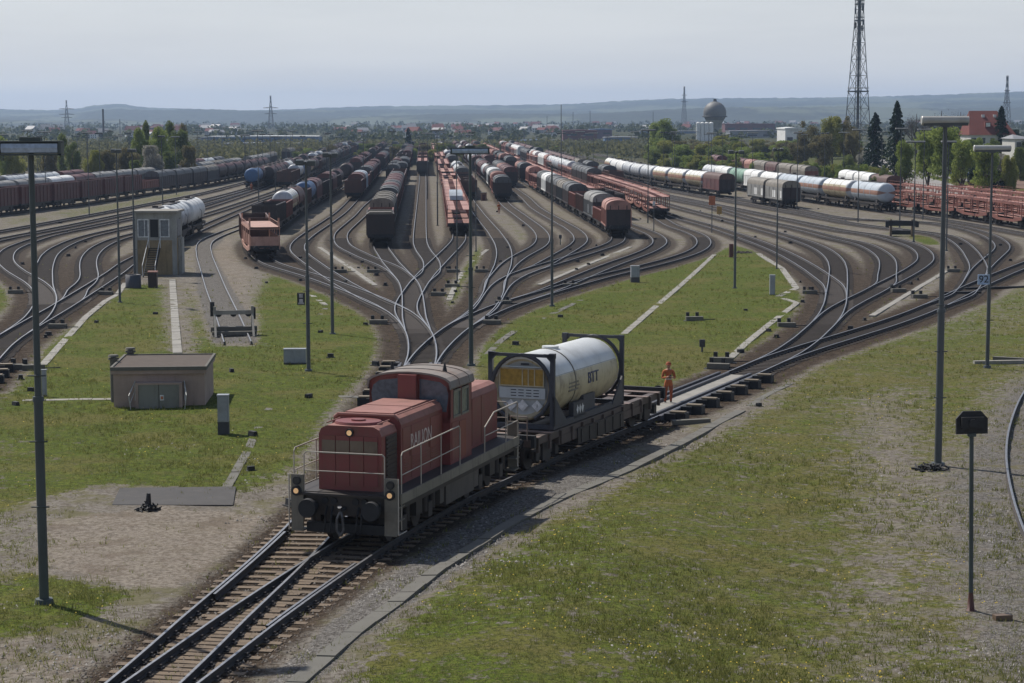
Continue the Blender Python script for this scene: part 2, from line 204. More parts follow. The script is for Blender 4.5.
M['sign'] = plain('pale_blue_sign_face', (.34, .44, .60), .5)
M['signw'] = plain('white_sign_face', (.45, .42, .45), .5)
M['ink'] = plain('black_lettering', (.02, .022, .03), .6)
M['inkdark'] = plain('dark_blue_lettering', (.06, .07, .13), .6)
M['lett'] = plain('faded_white_lettering', (.55,.45,.42), .6)
M['hivis'] = paint('orange_high_visibility_cloth', (.42,.115,.035), dirt=(.16, .05, .02), amt=.6, sc=5, rough=.85)
M['hividark'] = paint('grimy_orange_trousers', (.30,.075,.03), dirt=(.10, .035, .02), amt=.6, sc=5, rough=.85)
M['skin'] = plain('skin', (.42, .24, .17), .6)
M['boots'] = plain('black_boots', (.02, .02, .02), .6)
M['tile'] = paint('red_roof_tile', (.15, .04, .03), dirt=(.10, .035, .03), amt=.4, streak=False, rough=.9)
M['housew'] = paint('pale_house_wall', (.50, .49, .46), amt=.15, rough=.9)
M['brick'] = paint('dark_red_brick', (.13, .04, .04), amt=.3, rough=.9)
M['hallblue'] = paint('blue_cladding', (.07, .13, .24), amt=.25)
M['hallgrey'] = paint('grey_cladding', (.25, .26, .28), amt=.25)
M['roofg'] = paint('grey_roof', (.20, .20, .21), amt=.3, streak=False)
M['bark'] = paint('tree_bark', (.07, .055, .045), dirt=(.03, .025, .02), amt=.6)
M['yellow'] = paint('ochre_box_paint', (.45, .27, .07), amt=.4)
M['orangebox'] = plain('orange_signal_box_paint', (.42,.14,.06), .6)
M['carw'] = plain('white_car_paint', (.6, .62, .65), .25)
M['carb'] = plain('dark_blue_car_paint', (.05, .07, .10), .2)
M['rubber'] = plain('tyre_rubber', (.02, .02, .02), .9)
M['ylw'] = plain('yellow_inside', (.34, .20, .03), .7)
M['hazw'] = plain('white_hazard_placard', (.60, .60, .60), .6)
M['wooddark'] = paint('old_dark_sleeper_wood', (.052, .040, .032), dirt=(.022, .018, .015), amt=.6, sc=2.5, streak=False, rough=.95)
M['towerglass'] = plain('lightened_tower_glass', (.15, .165, .175), .5)  # pale colour stands in for light showing through the tower windows
M['cabglass'] = plain('cab_window_glass', (.10, .115, .14), .15)  # base colour lightened to stand in for reflected sky
M['rustfoot'] = paint('rusty_post_foot', (.085, .03, .022), amt=.5)
M['pad'] = paint('old_asphalt', (.062, .058, .056), dirt=(.10, .09, .08), amt=.4, streak=False, rough=.95, sc=2.5)
M['grim'] = paint('grimy_yellow_grey_band', (.17, .125, .085), dirt=(.09, .05, .035), amt=.5)
M['roofrust'] = paint('grey_rusted_cab_roof', (.21, .185, .165), dirt=(.16, .095, .065), amt=.6, sc=.7, streak=False, rough=.8)
M['cabpanel'] = paint('orange_rusted_panel', (.24, .06, .035), dirt=(.14, .035, .025), amt=.5)
M['tankgrey'] = paint('grimy_grey_tank', (.085, .072, .062), dirt=(.035, .03, .026), amt=.5)
M['coup'] = plain('worn_coupling_steel', (.09, .09, .095), .5, .6)
M['sideglass'] = plain('dusty_cab_glass', (.14, .16, .15), .25)
M['wagonbrown'] = paint('brown_wagon_frame', (.085,.06,.05), dirt=(.05, .04, .035), amt=.5)
M['wagonpink'] = paint('dusty_brown_deck', (.21, .15, .125), dirt=(.09, .065, .055), amt=.5, streak=False)
M['endgrey'] = paint('pale_grey_tank_end', (.42, .43, .42), dirt=(.25, .22, .18), amt=.35)
M['dpanel'] = paint('pale_data_plate', (.46, .49, .50), dirt=(.3, .3, .3), amt=.3)
M['lampg'] = paint('pale_grey_cabinet', (.27, .29, .32), dirt=(.14, .13, .11), amt=.4, rough=.5)
M['tanhut'] = paint('dusty_tan_paint', (.17,.13,.08), dirt=(.12, .09, .06), amt=.5)
M['brickst'] = paint('brown_stone', (.13, .085, .055), amt=.4)
M['asph'] = paint('pale_worn_asphalt', (.22, .205, .19), dirt=(.13, .12, .11), amt=.3, streak=False, rough=.9); M['field'] = paint('ploughed_brown_field', (.16, .095, .065), dirt=(.10, .065, .045), amt=.5, streak=False, rough=1.); M['pinkbox'] = paint('tan_pink_box', (.30, .17, .11), amt=.4)
M['grassy'] = paint('bank_grass', (.07, .095, .03), dirt=(.12, .11, .05), amt=.5, streak=False, rough=1., sc=.5)
M['spheregrey'] = paint('weathered_sphere_metal', (.16, .155, .145), dirt=(.08, .075, .07), amt=.5, sc=.15)
M['purp'] = paint('dark_plum_cladding', (.10, .05, .08), amt=.2)
L_ = {'spring': leafmat('spring_green_leaf', (.15, .20, .05), (.32, .37, .11)), 'yel': leafmat('yellow_green_leaf', (.19, .20, .06), (.34, .34, .10)),
      'mid': leafmat('mid_green_leaf', (.10, .14, .045), (.22, .25, .085)), 'con': leafmat('dark_conifer_needle', (.014, .028, .018), (.04, .06, .035)),
      'bare': leafmat('bare_twig', (.05, .04, .032), (.10, .08, .06)), 'blos': leafmat('pale_blossom', (.25, .24, .20), (.42, .40, .34)),
      'olive': leafmat('olive_brown_bud', (.13, .12, .06), (.24, .21, .11))}

# ------------------------------------------------------------------ mesh builder
class MB:
    def __init__(s): s.v = []; s.f = []; s.m = []; s.sm = []
    def add(s, vs, fs, mi=0, sm=False, T=None):
        o = len(s.v)
        if T is not None: vs = [tuple(T @ Vector(p)) for p in vs]
        s.v += [tuple(p) for p in vs]; s.f += [tuple(i+o for i in f) for f in fs]; s.m += [mi]*len(fs); s.sm += [sm]*len(fs); return s
    def box(s, x0, x1, y0, y1, z0, z1, mi=0, T=None):
        v = [(x, y, z) for z in (z0, z1) for y in (y0, y1) for x in (x0, x1)]
        return s.add(v, [(0, 2, 3, 1), (4, 5, 7, 6), (0, 1, 5, 4), (1, 3, 7, 5), (3, 2, 6, 7), (2, 0, 4, 6)], mi, False, T)
    def cbox(s, c, d, mi=0, T=None):
        return s.box(c[0]-d[0]/2, c[0]+d[0]/2, c[1]-d[1]/2, c[1]+d[1]/2, c[2]-d[2]/2, c[2]+d[2]/2, mi, T)
    def cyl(s, a, b, r0, r1=None, n=10, mi=0, sm=True, caps=True):
        r1 = r0 if r1 is None else r1
        a = Vector(a); b = Vector(b); d = (b-a).normalized()
        u = d.cross(Vector((0, 0, 1)) if abs(d.z) < .9 else Vector((1, 0, 0))).normalized(); w = d.cross(u)
        vs = []
        for p, r in ((a, r0), (b, r1)):
            for i in range(n):
                an = 2*math.pi*i/n; vs.append(p+u*(r*math.cos(an))+w*(r*math.sin(an)))
        s.add(vs, [(i, (i+1) % n, n+(i+1) % n, n+i) for i in range(n)], mi, sm)
        if caps: s.add(vs, [tuple(range(n))[::-1], tuple(range(n, 2*n))], mi)
        return s
    def tube(s, pts, r, n=6, mi=0):
        for a, b in zip(pts, pts[1:]): s.cyl(a, b, r, r, n, mi)
        return s
    def ext(s, prof, y0, y1, mi=0, sm=False, caps=True, close=True, capmi=None):
        """profile of (x,z) swept along y"""
        n = len(prof); vs = [(x, y0, z) for x, z in prof]+[(x, y1, z) for x, z in prof]
        s.add(vs, [(i, (i+1) % n, n+(i+1) % n, n+i) for i in range(n if close else n-1)], mi, sm)
        if caps: s.add(vs, [tuple(range(n))[::-1], tuple(range(n, 2*n))], mi if capmi is None else capmi)
        return s
    def extz(s, prof, z0, z1, mi=0):
        n = len(prof); vs = [(x, y, z0) for x, y in prof]+[(x, y, z1) for x, y in prof]
        return s.add(vs, [(i, (i+1) % n, n+(i+1) % n, n+i) for i in range(n)]+[tuple(range(n))[::-1], tuple(range(n, 2*n))], mi)
    def extx(s, prof, x0, x1, mi=0):
        n = len(prof); vs = [(x0, y, z) for y, z in prof]+[(x1, y, z) for y, z in prof]
        return s.add(vs, [(i, (i+1) % n, n+(i+1) % n, n+i) for i in range(n)]+[tuple(range(n))[::-1], tuple(range(n, 2*n))], mi)
    def lathe_y(s, prof, cz, n=20, mi=0, cx=0, caps=True):
        """rings (y, r) round a horizontal axis at height cz"""
        vs = []
        for y, r in prof:
            for i in range(n):
                a = 2*math.pi*i/n; vs.append((cx+r*math.cos(a), y, cz+r*math.sin(a)))
        fs = [(k*n+i, k*n+(i+1) % n, (k+1)*n+(i+1) % n, (k+1)*n+i) for k in range(len(prof)-1) for i in range(n)]
        return s.add(vs, fs, mi, True)
    def lathe_z(s, prof, c=(0, 0), n=16, mi=0):
        vs = []
        for z, r in prof:
            for i in range(n):
                a = 2*math.pi*i/n; vs.append((c[0]+r*math.cos(a), c[1]+r*math.sin(a), z))
        fs = [(k*n+i, k*n+(i+1) % n, (k+1)*n+(i+1) % n, (k+1)*n+i) for k in range(len(prof)-1) for i in range(n)]
        return s.add(vs, fs, mi, True)
    def mesh(s, name, mats):
        me = bpy.data.meshes.new(name); me.from_pydata(s.v, [], s.f)
        for m in mats: me.materials.append(M[m] if isinstance(m, str) else m)
        me.polygons.foreach_set('material_index', s.m); me.polygons.foreach_set('use_smooth', s.sm)
        me.update(); return me
    def build(s, name, mats, parent=None, loc=(0, 0, 0), rz_=0):
        if not isinstance(mats, (list, tuple)): mats = [mats]
        o = bpy.data.objects.new(name, s.mesh(name, mats)); C.objects.link(o); o.location = loc; o.rotation_euler.z = rz_
        if parent is not None: o.parent = parent
        return o
def fixn(o):                     # outward normals
    import bmesh
    b = bmesh.new(); b.from_mesh(o.data); bmesh.ops.recalc_face_normals(b, faces=b.faces); b.to_mesh(o.data); b.free(); return o
def tag(o, label=None, cat=None, group=None, kind=None):
    if label: o['label'] = label
    if cat: o['category'] = cat
    if group: o['group'] = group
    if kind: o['kind'] = kind
    return o
def empty(name, loc=(0, 0, 0), rzz=0, **kw):
    o = bpy.data.objects.new(name, None); C.objects.link(o); o.location = loc; o.rotation_euler.z = rzz; o.empty_display_size = .3
    return tag(o, **kw)
def copy_tree(o, parent=None):
    c = o.copy(); C.objects.link(c); c.parent = parent
    for ch in list(KIDS.get(o.name, ())): copy_tree(ch, c)
    return c
KIDS = {}
def index_kids(o):
    KIDS[o.name] = list(o.children)
    for c in o.children: index_kids(c)
def text(name, s, size, mat, parent, loc, rot, depth=.004, align='CENTER', sx=1.):
    cu = bpy.data.curves.new(name, 'FONT'); cu.body = s; cu.size = size; cu.extrude = depth; cu.align_x = align; cu.align_y = 'CENTER'; cu.offset = .0015*size/.3
    o = bpy.data.objects.new(name+'_tmp', cu); C.objects.link(o); bpy.context.view_layer.update()
    me = bpy.data.meshes.new_from_object(o.evaluated_get(bpy.context.evaluated_depsgraph_get())); bpy.data.objects.remove(o)
    me.materials.clear(); me.materials.append(M[mat]); q = bpy.data.objects.new(name, me); C.objects.link(q)
    q.parent = parent; q.location = loc; q.rotation_euler = rot; q.scale = (sx, 1, 1); return q

# ------------------------------------------------------------------ ground masks (what the surface is, not how it is lit)
def poly(pts, h=-.2): return np.array([un(x, y, h) for x, y in pts])
def sd(P, X, Y):                 # signed distance, positive inside
    ins = np.zeros(X.shape, bool); dm = np.full(X.shape, 1e9)
    n = len(P)
    for i in range(n):
        x0, y0 = P[i]; x1, y1 = P[(i+1) % n]
        c = ((y0 > Y) != (y1 > Y)) & (X < (x1-x0)*(Y-y0)/((y1-y0) or 1e-9)+x0); ins ^= c
        dx, dy = x1-x0, y1-y0; t = np.clip(((X-x0)*dx+(Y-y0)*dy)/(dx*dx+dy*dy+1e-9), 0, 1)
        dm = np.minimum(dm, np.hypot(X-x0-t*dx, Y-y0-t*dy))
    return np.where(ins, dm, -dm)
def ss(a, e0, e1):
    t = np.clip((a-e0)/(e1-e0), 0, 1); return t*t*(3-2*t)
GR = [  # (outline, strength, edge softness)
 ([(-60,440),(-10,400),(20,366),(45,338),(80,304),(112,283),(165,284),(172,350),(190,352),(186,286),(195,290),(222,345),(250,345),(244,300),(262,275),(272,264),(305,264),(358,288),(396,316),(404,345),(380,372),(352,395),(330,425),(300,465),(250,492),(110,485),(40,500),(-80,560)], .84, 1.4),
 ([(-80,590),(30,570),(95,578),(140,590),(90,622),(20,640),(-80,650)], .8, .9),
 ([(443,325),(436,300),(446,285),(462,262),(480,240),(489,246),(490,262),(484,280),(470,302),(455,315)], .75, .8),
 ([(470,372),(470,336),(515,304),(556,294),(618,276),(678,256),(712,252),(735,246),(770,254),(788,268),(800,290),(814,300),(800,328),(768,350),(735,372),(660,396),(560,440),(480,420)], .93, 1.2),
 ([(270,760),(345,668),(400,618),(446,584),(520,540),(570,508),(640,470),(700,442),(760,408),(795,368),(848,346),(900,328),(955,306),(1020,286),(1130,270),(1250,300),(1250,760)], .68, 1.4),
 ([(-80,520),(60,500),(140,585),(120,640),(200,600),(150,660),(60,760),(-80,760)], .42, 1.5), ([(880,210),(930,236),(925,242),(895,241),(880,238)], .5, 1.), ([(905,236),(945,236),(950,246),(915,246)], .8, .6),
 ([(436,165),(445,165),(463,233),(446,240),(440,215)], .7, .8),
 ([(336,262),(345,285),(400,300),(390,285),(372,272),(350,262)], .35, 1.),
 ([(850,258),(862,262),(878,285),(862,284)], .6, .8), ([(500,215),(512,210),(540,240),(522,250),(508,238)], .4, 1.), ([(590,252),(625,245),(640,250),(600,262)], .3, 1.),
 ([(630,232),(655,240),(645,250),(618,248)], .25, 1.), ([(40,212),(180,190),(210,192),(70,222)], .5, 2.), ([(0,218),(60,212),(60,218),(0,226)], .5, 2.),
 ([(170,246),(205,233),(240,222),(262,212),(300,200),(290,214),(238,232),(214,240),(190,262)], .4, 2.),
 ([(400,166),(420,180),(372,196),(330,225),(320,225),(352,196)], .25, 2.), ([(-80,255),(0,276),(16,296),(12,312),(-20,322),(-80,330)], .8, 1.), ([(845,300),(920,290),(970,272),(930,285),(860,318),(840,318)], .45, 1.)]
DI = [  # pale trodden dirt, gravel and dust
 ([(45,520),(110,512),(170,506),(262,512),(285,520),(262,548),(215,585),(180,590),(120,586),(60,575),(30,560)], .85, 1.6),
 ([(-80,470),(-10,425),(60,440),(50,470),(25,500),(40,540),(40,585),(-80,600)], .2, 2.), ([(-80,640),(90,625),(160,610),(160,650),(90,720),(-80,760)], .5, 1.5),
 ([(185,286),(212,240),(240,232),(262,270),(250,300),(256,325),(244,335),(222,338),(212,320)], .6, 1.4),
 ([(850,400),(905,392),(925,470),(910,560),(900,760),(820,760),(850,600),(862,500)], .5, 2.6), ([(930,480),(1000,400),(1024,380),(1160,360),(1250,760),(1000,760),(965,640),(948,540)], .0, 1.)]
GV = [  # loose grey gravel
 ([(990,390),(1060,345),(1250,420),(1250,800),(985,800),(955,640),(930,560),(925,480),(960,440)], .55, 1.6), ([(960,300),(1024,285),(1100,290),(1024,330),(960,340),(880,345)], .2, 1.5),
 ([(240,760),(345,655),(560,505),(640,455),(610,448),(480,500),(380,570),(180,760)], .85, .5), ([(40,760),(150,655),(235,575),(290,515),(262,520),(205,570),(130,640),(10,745)], .6, .9), ([(194,250),(205,236),(225,228),(222,240),(212,250),(222,270),(252,322),(256,342),(212,342),(196,290)], .9, .5)]
PGR = [(poly(a), b, c) for a, b, c in GR]; PDI = [(poly(a), b, c) for a, b, c in DI]; PGV = [(poly(a), b, c) for a, b, c in GV]
from mathutils import kdtree
KP = [(x, y) for k, v in TK.items() if k not in ('siding', 'curve') for x, y in v if y < 910]
KT = kdtree.KDTree(len(KP))
for i, (x, y) in enumerate(KP): KT.insert((x, y, 0), i)
KT.balance()
def masks(X, Y):
    d = np.array([KT.find((a, b, 0))[2] if b < 910 else 50. for a, b in zip(X, Y)])
    def ev(L): 
        r = np.zeros(X.shape)
        for P, s, e in L:
            m = (X > P[:, 0].min()-4) & (X < P[:, 0].max()+4) & (Y > P[:, 1].min()-4) & (Y < P[:, 1].max()+4)
            if m.any(): r[m] = np.maximum(r[m], s*ss(sd(P, X[m], Y[m]), -e*(.6+Y[m]/220), e*(.6+Y[m]/220)))
        return r
    g = ev(PGR); di = ev(PDI); gv = ev(PGV)
    f = ss(Y, 150, 280); w = ss(Y, 62, 85)*(1-f); bal = 1-ss(d, 1.0+.5*w, 2.3+1.0*w)
    bk = bank(X, Y)/2.0; g = np.maximum(g, bk*.9)
    out = (Y > 620)*1.0; g = np.maximum(g, out*.6)
    g = g*(1-bal)*(1-di*.9)*(1-gv*.75)
    return g, bal, di*(1-bal), gv*(1-bal)

def build_ground():
    Ys = [-400, -150, -40, 0, 20, 30, 34]; y = 37.
    while y < 180: Ys.append(y); y += max(.08, y*y*5.4e-5)
    while y < 400: Ys.append(y); y += 2.
    while y < 1000: Ys.append(y); y += 12
    while y < 9800: Ys.append(y); y *= 1.12
    Ys = np.array(Ys+[9800.])
    us = np.concatenate([-np.array([3., 2, 1.3, .9, .65, .5, .42, .37]), np.linspace(-.34, .34, 430), np.array([.37, .42, .5, .65, .9, 1.3, 2, 3])])
    X = us[None, :]*np.clip(Ys, 60, 2500)[:, None]; Y = np.repeat(Ys[:, None], len(us), 1)
    Xf, Yf = X.ravel(), Y.ravel()
    g, b, d, v = masks(Xf, Yf)
    rzv = -3.0*np.tanh(np.maximum(0, Yf-45)/200)
    nn = np.sin(Xf*1.3+1.7*np.sin(Yf*.6))*np.sin(Yf*.9+Xf*.4)*.03+np.sin(Xf*.37+Yf*.21)*.03
    Z = rzv-.2+bank(Xf, Yf)+mound(Xf, Yf)+nn*(1-b)*(Yf < 400)-.03*b
    Z += g*.03
    n, m = X.shape
    me = bpy.data.meshes.new('ground'); me.vertices.add(n*m); me.vertices.foreach_set('co', np.stack([Xf, Yf, Z], 1).ravel())
    i = np.arange(n-1)[:, None]*m+np.arange(m-1)[None, :]; q = np.stack([i, i+1, i+m+1, i+m], -1).reshape(-1, 4)
    me.loops.add(q.size); me.loops.foreach_set('vertex_index', q.ravel()); me.polygons.add(len(q)); me.polygons.foreach_set('loop_start', np.arange(len(q))*4)
    me.update(calc_edges=True); me.polygons.foreach_set('use_smooth', np.ones(len(q), bool))
    ca = me.color_attributes.new('mask', 'FLOAT_COLOR', 'POINT'); ca.data.foreach_set('color', np.stack([g, b, d, v], 1).astype(np.float32).ravel())
    me.materials.append(ground_mat()); o = bpy.data.objects.new('ground', me); C.objects.link(o); tag(o, kind='structure'); return o
def ground_mat():
    m, t, b = nt('yard_ground')
    geo = N(t, 'ShaderNodeNewGeometry'); P = geo.outputs['Position']
    at_ = N(t, 'ShaderNodeAttribute'); at_.attribute_name = 'mask'
    sp = N(t, 'ShaderNodeSeparateColor'); t.links.new(at_.outputs['Color'], sp.inputs[0]); gr, ba, di = sp.outputs[0], sp.outputs[1], sp.outputs[2]; gv = at_.outputs['Alpha']
    nb = noise(t, P, .22, 6, .62); nm = noise(t, P, 1.1, 6, .68); nf = noise(t, P, 7, 5, .7); nx = noise(t, P, 30, 3, .7)
    vo = N(t, 'ShaderNodeTexVoronoi', Scale=17.); t.links.new(P, vo.inputs['Vector']); vc = N(t, 'ShaderNodeSeparateColor'); t.links.new(vo.outputs['Color'], vc.inputs[0]); cell = vc.outputs[0]
    # bare soil between tracks: grey beige grit
    soil = mixc(t, ramp(t, nm, .35, .65), (.165, .147, .126), (.235, .212, .182))
    soil = mixc(t, mth(t, 'MULTIPLY', ramp(t, nf, .46, .6), .75), soil, (.078, .064, .05)); soil = mixc(t, mth(t, 'MULTIPLY', ramp(t, noise(t, P, 2.6, 6, .8), .5, .62), .55), soil, (.105, .085, .062)); soil = mixc(t, mth(t, 'MULTIPLY', ramp(t, noise(t, P, 16, 4, .8), .56, .66), .6), soil, (.30, .275, .24))
    soil = mixc(t, mth(t, 'MULTIPLY', ramp(t, noise(t, P, .5, 5, .7), .5, .62), .7), soil, (.125, .115, .055))
    # grass
    n3 = noise(t, P, 3.1, 6, .75); gg = mixc(t, ramp(t, n3, .38, .62), (.034, .060, .008), (.100, .132, .018)); sd0 = N(t, 'ShaderNodeSeparateXYZ'); t.links.new(P, sd0.inputs[0]); dry = mth(t, 'MULTIPLY', ramp(t, sd0.outputs[0], -1, 9), mth(t, 'SUBTRACT', 1, ramp(t, sd0.outputs[1], 95, 125))); gg = mixc(t, mth(t, 'MULTIPLY', mth(t, 'MULTIPLY', dry, ramp(t, noise(t, P, .8, 6, .75), .36, .6)), .75), gg, (.125, .103, .050))
    gg = mixc(t, mth(t, 'MULTIPLY', ramp(t, nb, .46, .64), .7), gg, (.135, .115, .040)); gg = mixc(t, mth(t, 'MULTIPLY', ramp(t, nm, .52, .66), .45), gg, (.12, .098, .045))
    gg = mixc(t, mth(t, 'MULTIPLY', ramp(t, nf, .46, .60), .8), gg, (.026, .032, .010))
    gg = mixc(t, mth(t, 'MULTIPLY', ramp(t, nx, .50, .62), .6), gg, (.20, .185, .065))
    gm = mth(t, 'ADD', gr, mth(t, 'MULTIPLY', mth(t, 'SUBTRACT', mth(t, 'ADD', mth(t, 'MULTIPLY', n3, .65), mth(t, 'MULTIPLY', nm, .35)), .5), 2.6))
    gm = mth(t, 'MULTIPLY', ramp(t, gm, .44, .60), ramp(t, gr, .02, .25))
    col = mixc(t, gm, soil, gg)
    sf_ = N(t, 'ShaderNodeSeparateXYZ'); t.links.new(P, sf_.inputs[0]); col = mixc(t, mth(t, 'MULTIPLY', ramp(t, sf_.outputs[1], 480, 700), .9), col, mixc(t, ramp(t, noise(t, P, .012, 5, .7), .4, .62), (.028, .034, .018), (.075, .072, .045)))
    # pale dust
    dm = mth(t, 'ADD', di, mth(t, 'MULTIPLY', mth(t, 'SUBTRACT', nm, .5), 1.3)); dm = mth(t, 'MULTIPLY', ramp(t, dm, .35, .65), ramp(t, di, .02, .3))
    pale = mixc(t, ramp(t, nf, .42, .6), (.26, .225, .185), (.145, .12, .095)); pale = mixc(t, mth(t, 'MULTIPLY', ramp(t, noise(t, P, .7, 6, .72), .5, .6), .65), pale, (.135, .105, .08)); pale = mixc(t, mth(t, 'MULTIPLY', ramp(t, noise(t, P, 4.3, 6, .8), .52, .6), .6), pale, (.10, .085, .07)); pale = mixc(t, mth(t, 'MULTIPLY', ramp(t, nx, .56, .66), .6), pale, (.36, .33, .29))
    col = mixc(t, mth(t, 'MULTIPLY', dm, .9), col, pale)
    # gravel
    stone = mixc(t, cell, (.075, .068, .062), (.25, .235, .215)); stone = mixc(t, mth(t, 'MULTIPLY', ramp(t, nf, .4, .65), .5), stone, (.09, .078, .065))
    vm = mth(t, 'MULTIPLY', ramp(t, mth(t, 'ADD', gv, mth(t, 'MULTIPLY', mth(t, 'SUBTRACT', nm, .5), 1.2)), .38, .6), ramp(t, gv, .02, .3)); col = mixc(t, vm, col, stone)
    # ballast, stained by brake dust
    bs = mixc(t, cell, (.018, .013, .010), (.075, .053, .037)); bs = mixc(t, mth(t, 'MULTIPLY', ramp(t, nm, .4, .65), .6), bs, (.060, .047, .037))
    bs = mixc(t, mth(t, 'MULTIPLY', ramp(t, noise(t, P, 2.2, 6, .8), .5, .62), .7), bs, (.115, .088, .062)); bs = mixc(t, mth(t, 'MULTIPLY', ramp(t, noise(t, P, 12, 4, .8), .56, .66), .6), bs, (.17, .14, .11))
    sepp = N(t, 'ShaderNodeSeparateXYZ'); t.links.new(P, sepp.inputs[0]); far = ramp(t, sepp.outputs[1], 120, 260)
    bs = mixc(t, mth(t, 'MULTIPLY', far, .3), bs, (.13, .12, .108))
    bm = mth(t, 'ADD', ba, mth(t, 'MULTIPLY', mth(t, 'SUBTRACT', nf, .5), .9)); bm = mth(t, 'ADD', bm, mth(t, 'MULTIPLY', mth(t, 'SUBTRACT', nm, .5), 1.3)); bm = mth(t, 'MULTIPLY', ramp(t, bm, .25, .85), ramp(t, ba, .0, .3))
    col = mixc(t, bm, col, bs)
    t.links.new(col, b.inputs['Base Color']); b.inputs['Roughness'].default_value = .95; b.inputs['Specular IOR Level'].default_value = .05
    hgt = mth(t, 'ADD', mth(t, 'MULTIPLY', nf, .7), mth(t, 'MULTIPLY', nx, .5)); hgt = mth(t, 'ADD', hgt, mth(t, 'MULTIPLY', vo.outputs['Distance'], mth(t, 'MAXIMUM', bm, vm)))
    bn = N(t, 'ShaderNodeBump', Strength=.75, Distance=.07); t.links.new(hgt, bn.inputs['Height']); t.links.new(bn.outputs[0], b.inputs['Normal'])
    return m
build_ground()

# ------------------------------------------------------------------ tracks
RPROF = [(-.07, -.172, 0), (-.068, -.15, 0), (-.014, -.12, 0), (-.014, -.048, 0), (-.036, -.036, 0), (-.036, -.004, 1), (-.030, 0, 1), (.030, 0, 0), (.036, -.004, 0), (.036, -.036, 0), (.014, -.048, 0), (.014, -.12, 0), (.068, -.15, 0), (.07, -.172, 0)]
def rail_mesh(pts, off):
    mb = MB(); n = len(RPROF); vs = []
    P = np.array(pts); D = np.gradient(P, axis=0); D /= np.hypot(D[:, 0], D[:, 1])[:, None]
    for (x, y), (dx, dy) in zip(P, D):
        r = (dy, -dx)
        for a, z, _ in RPROF: vs.append((x+r[0]*(off+a), y+r[1]*(off+a), rz(y)+z))
    fs = []; ms = []
    for k in range(len(P)-1):
        for i in range(n-1): fs.append((k*n+i, k*n+i+1, (k+1)*n+i+1, (k+1)*n+i)); ms.append(1 if i in (5, 6, 7) else 0)
    mb.add(vs, fs); mb.m = ms; return mb
SLEEP_MAX = 230
for k, v in TK.items():
    ln = LN[k]
    far = k.startswith('Rd') or k[:2] in ('Lg', 'Lh', 'Li')
    tr = empty('railway_track', kind='structure')
    pts = [p for i, p in enumerate(v) if (p[1] < 220 or i % 3 == 0 or i == len(v)-1) and (p[1] < 420 or i % 12 == 0)]
    for s_ in (-1, 1): rail_mesh(pts, s_*.7535).build('rail', ['railside', 'steel'], tr)
    mb = MB(); zo = (hash(k.encode()[-1:]+k.encode()[:1]) % 7)*.004; zo = (sum(k.encode()) % 9)*.004
    s = .3
    while s < ln.L and k not in ('curve', 'siding'):      # those sleepers lie buried in gravel
        x, y = ln.at(s)
        if y > SLEEP_MAX: break
        h = ln.head(s); c, sn = math.cos(h), math.sin(h); L = 1.19+random.uniform(-.03, .08)
        T = Matrix.Translation((x, y, rz(y)-.172)) @ Matrix.Rotation(-h+random.uniform(-.012, .012), 4, 'Z')
        mb.box(-L, L, -.115, .115, -.14, -.004-zo*.5, 2 if y > 66+random.uniform(-6, 6) else 0, T)
        for sg in (-1, 1): mb.box(sg*.7535-.17, sg*.7535+.17, -.09, .09, -.02, .018, 1, T)
        s += .62
    if mb.v: tag(mb.build('sleepers', ['wood', 'railside', 'wooddark'], tr), kind='stuff')
def rail_bit(name, k, off, s0, s1, parent, step=1.):
    pts = [LN[k].at(s) for s in np.arange(s0, s1+.01, step)]
    return rail_mesh(pts, off).build(name, ['railside', 'steel'], parent)
gr_ = empty('guard_rails', kind='structure')
sa = LN['main'].sY(44.5); rail_bit('guard_rail', 'main', .7535-.115, sa, sa+7.5, gr_); sa = LN['L1'].sY(47.5); rail_bit('guard_rail', 'L1', -.7535+.115, sa, sa+8, gr_)
# rail fastenings seen on the nearest rails
mb = MB()
for k in ('main', 'L1'):
    s = .3
    while True:
        x, y = LN[k].at(s)
        if y > 62: break
        h = LN[k].head(s); T = Matrix.Translation((x, y, rz(y)-.172)) @ Matrix.Rotation(-h, 4, 'Z')
        for sg in (-1, 1):
            for q in (-.1, .1): mb.box(sg*.7535+q-.03, sg*.7535+q+.03, -.035, .035, .018, .075, 0, T)
        s += .62
tag(mb.build('rail_clips', ['railside']), kind='stuff', label='small dark bolts and clips holding the nearest rails to sleepers', cat='rail clips')

# ------------------------------------------------------------------ concrete trough paths, pads
def ribbon(name, px, w, mat='concrete', h=.06, slab=1.0, seam=True):
    pts = resamp([un(x, y, -.15) for x, y in px], .25); pts = smooth(pts, 3); ln = Line(pts); mb = MB(); s = 0
    while s < ln.L-.2:
        e = min(ln.L, s+slab-.03); cs = []
        for q in (s, e):
            x, y = ln.at(q); hd = ln.head(q, .2); cs.append((x, y, math.cos(hd), -math.sin(hd)))
        vs = []; j = random.uniform(-.012, .012)
        for x, y, a, b in cs:
            for sg in (-1, 1):
                X, Y = x+a*sg*w/2, y+b*sg*w/2; zz = gz(X, Y)
                vs += [(X, Y, zz-.1), (X, Y, zz+h+j)]
        mb.add(vs, [(1, 3, 7, 5), (0, 1, 5, 4), (3, 2, 6, 7), (0, 2, 3, 1), (4, 5, 7, 6)]); s += slab
    o = mb.build(name, [mat]); fixn(o); return tag(o, kind='structure')
ribbon('concrete_path', [(225,760),(262,716),(295,683),(356,631),(392,607),(437.7,570.8),(475.5,547),(510,524),(557,499.3),(623,471.6),(681,442.6),(740,411)], .42, 'dconcrete', .07)
ribbon('concrete_path', [(740,411),(770,392),(790,383)], .3, 'dconcrete', .0)
ribbon('concrete_path', [(42,363.8),(64.5,338.4),(86,315),(105.5,299.3),(117,293.4),(125,281.7)], .42)
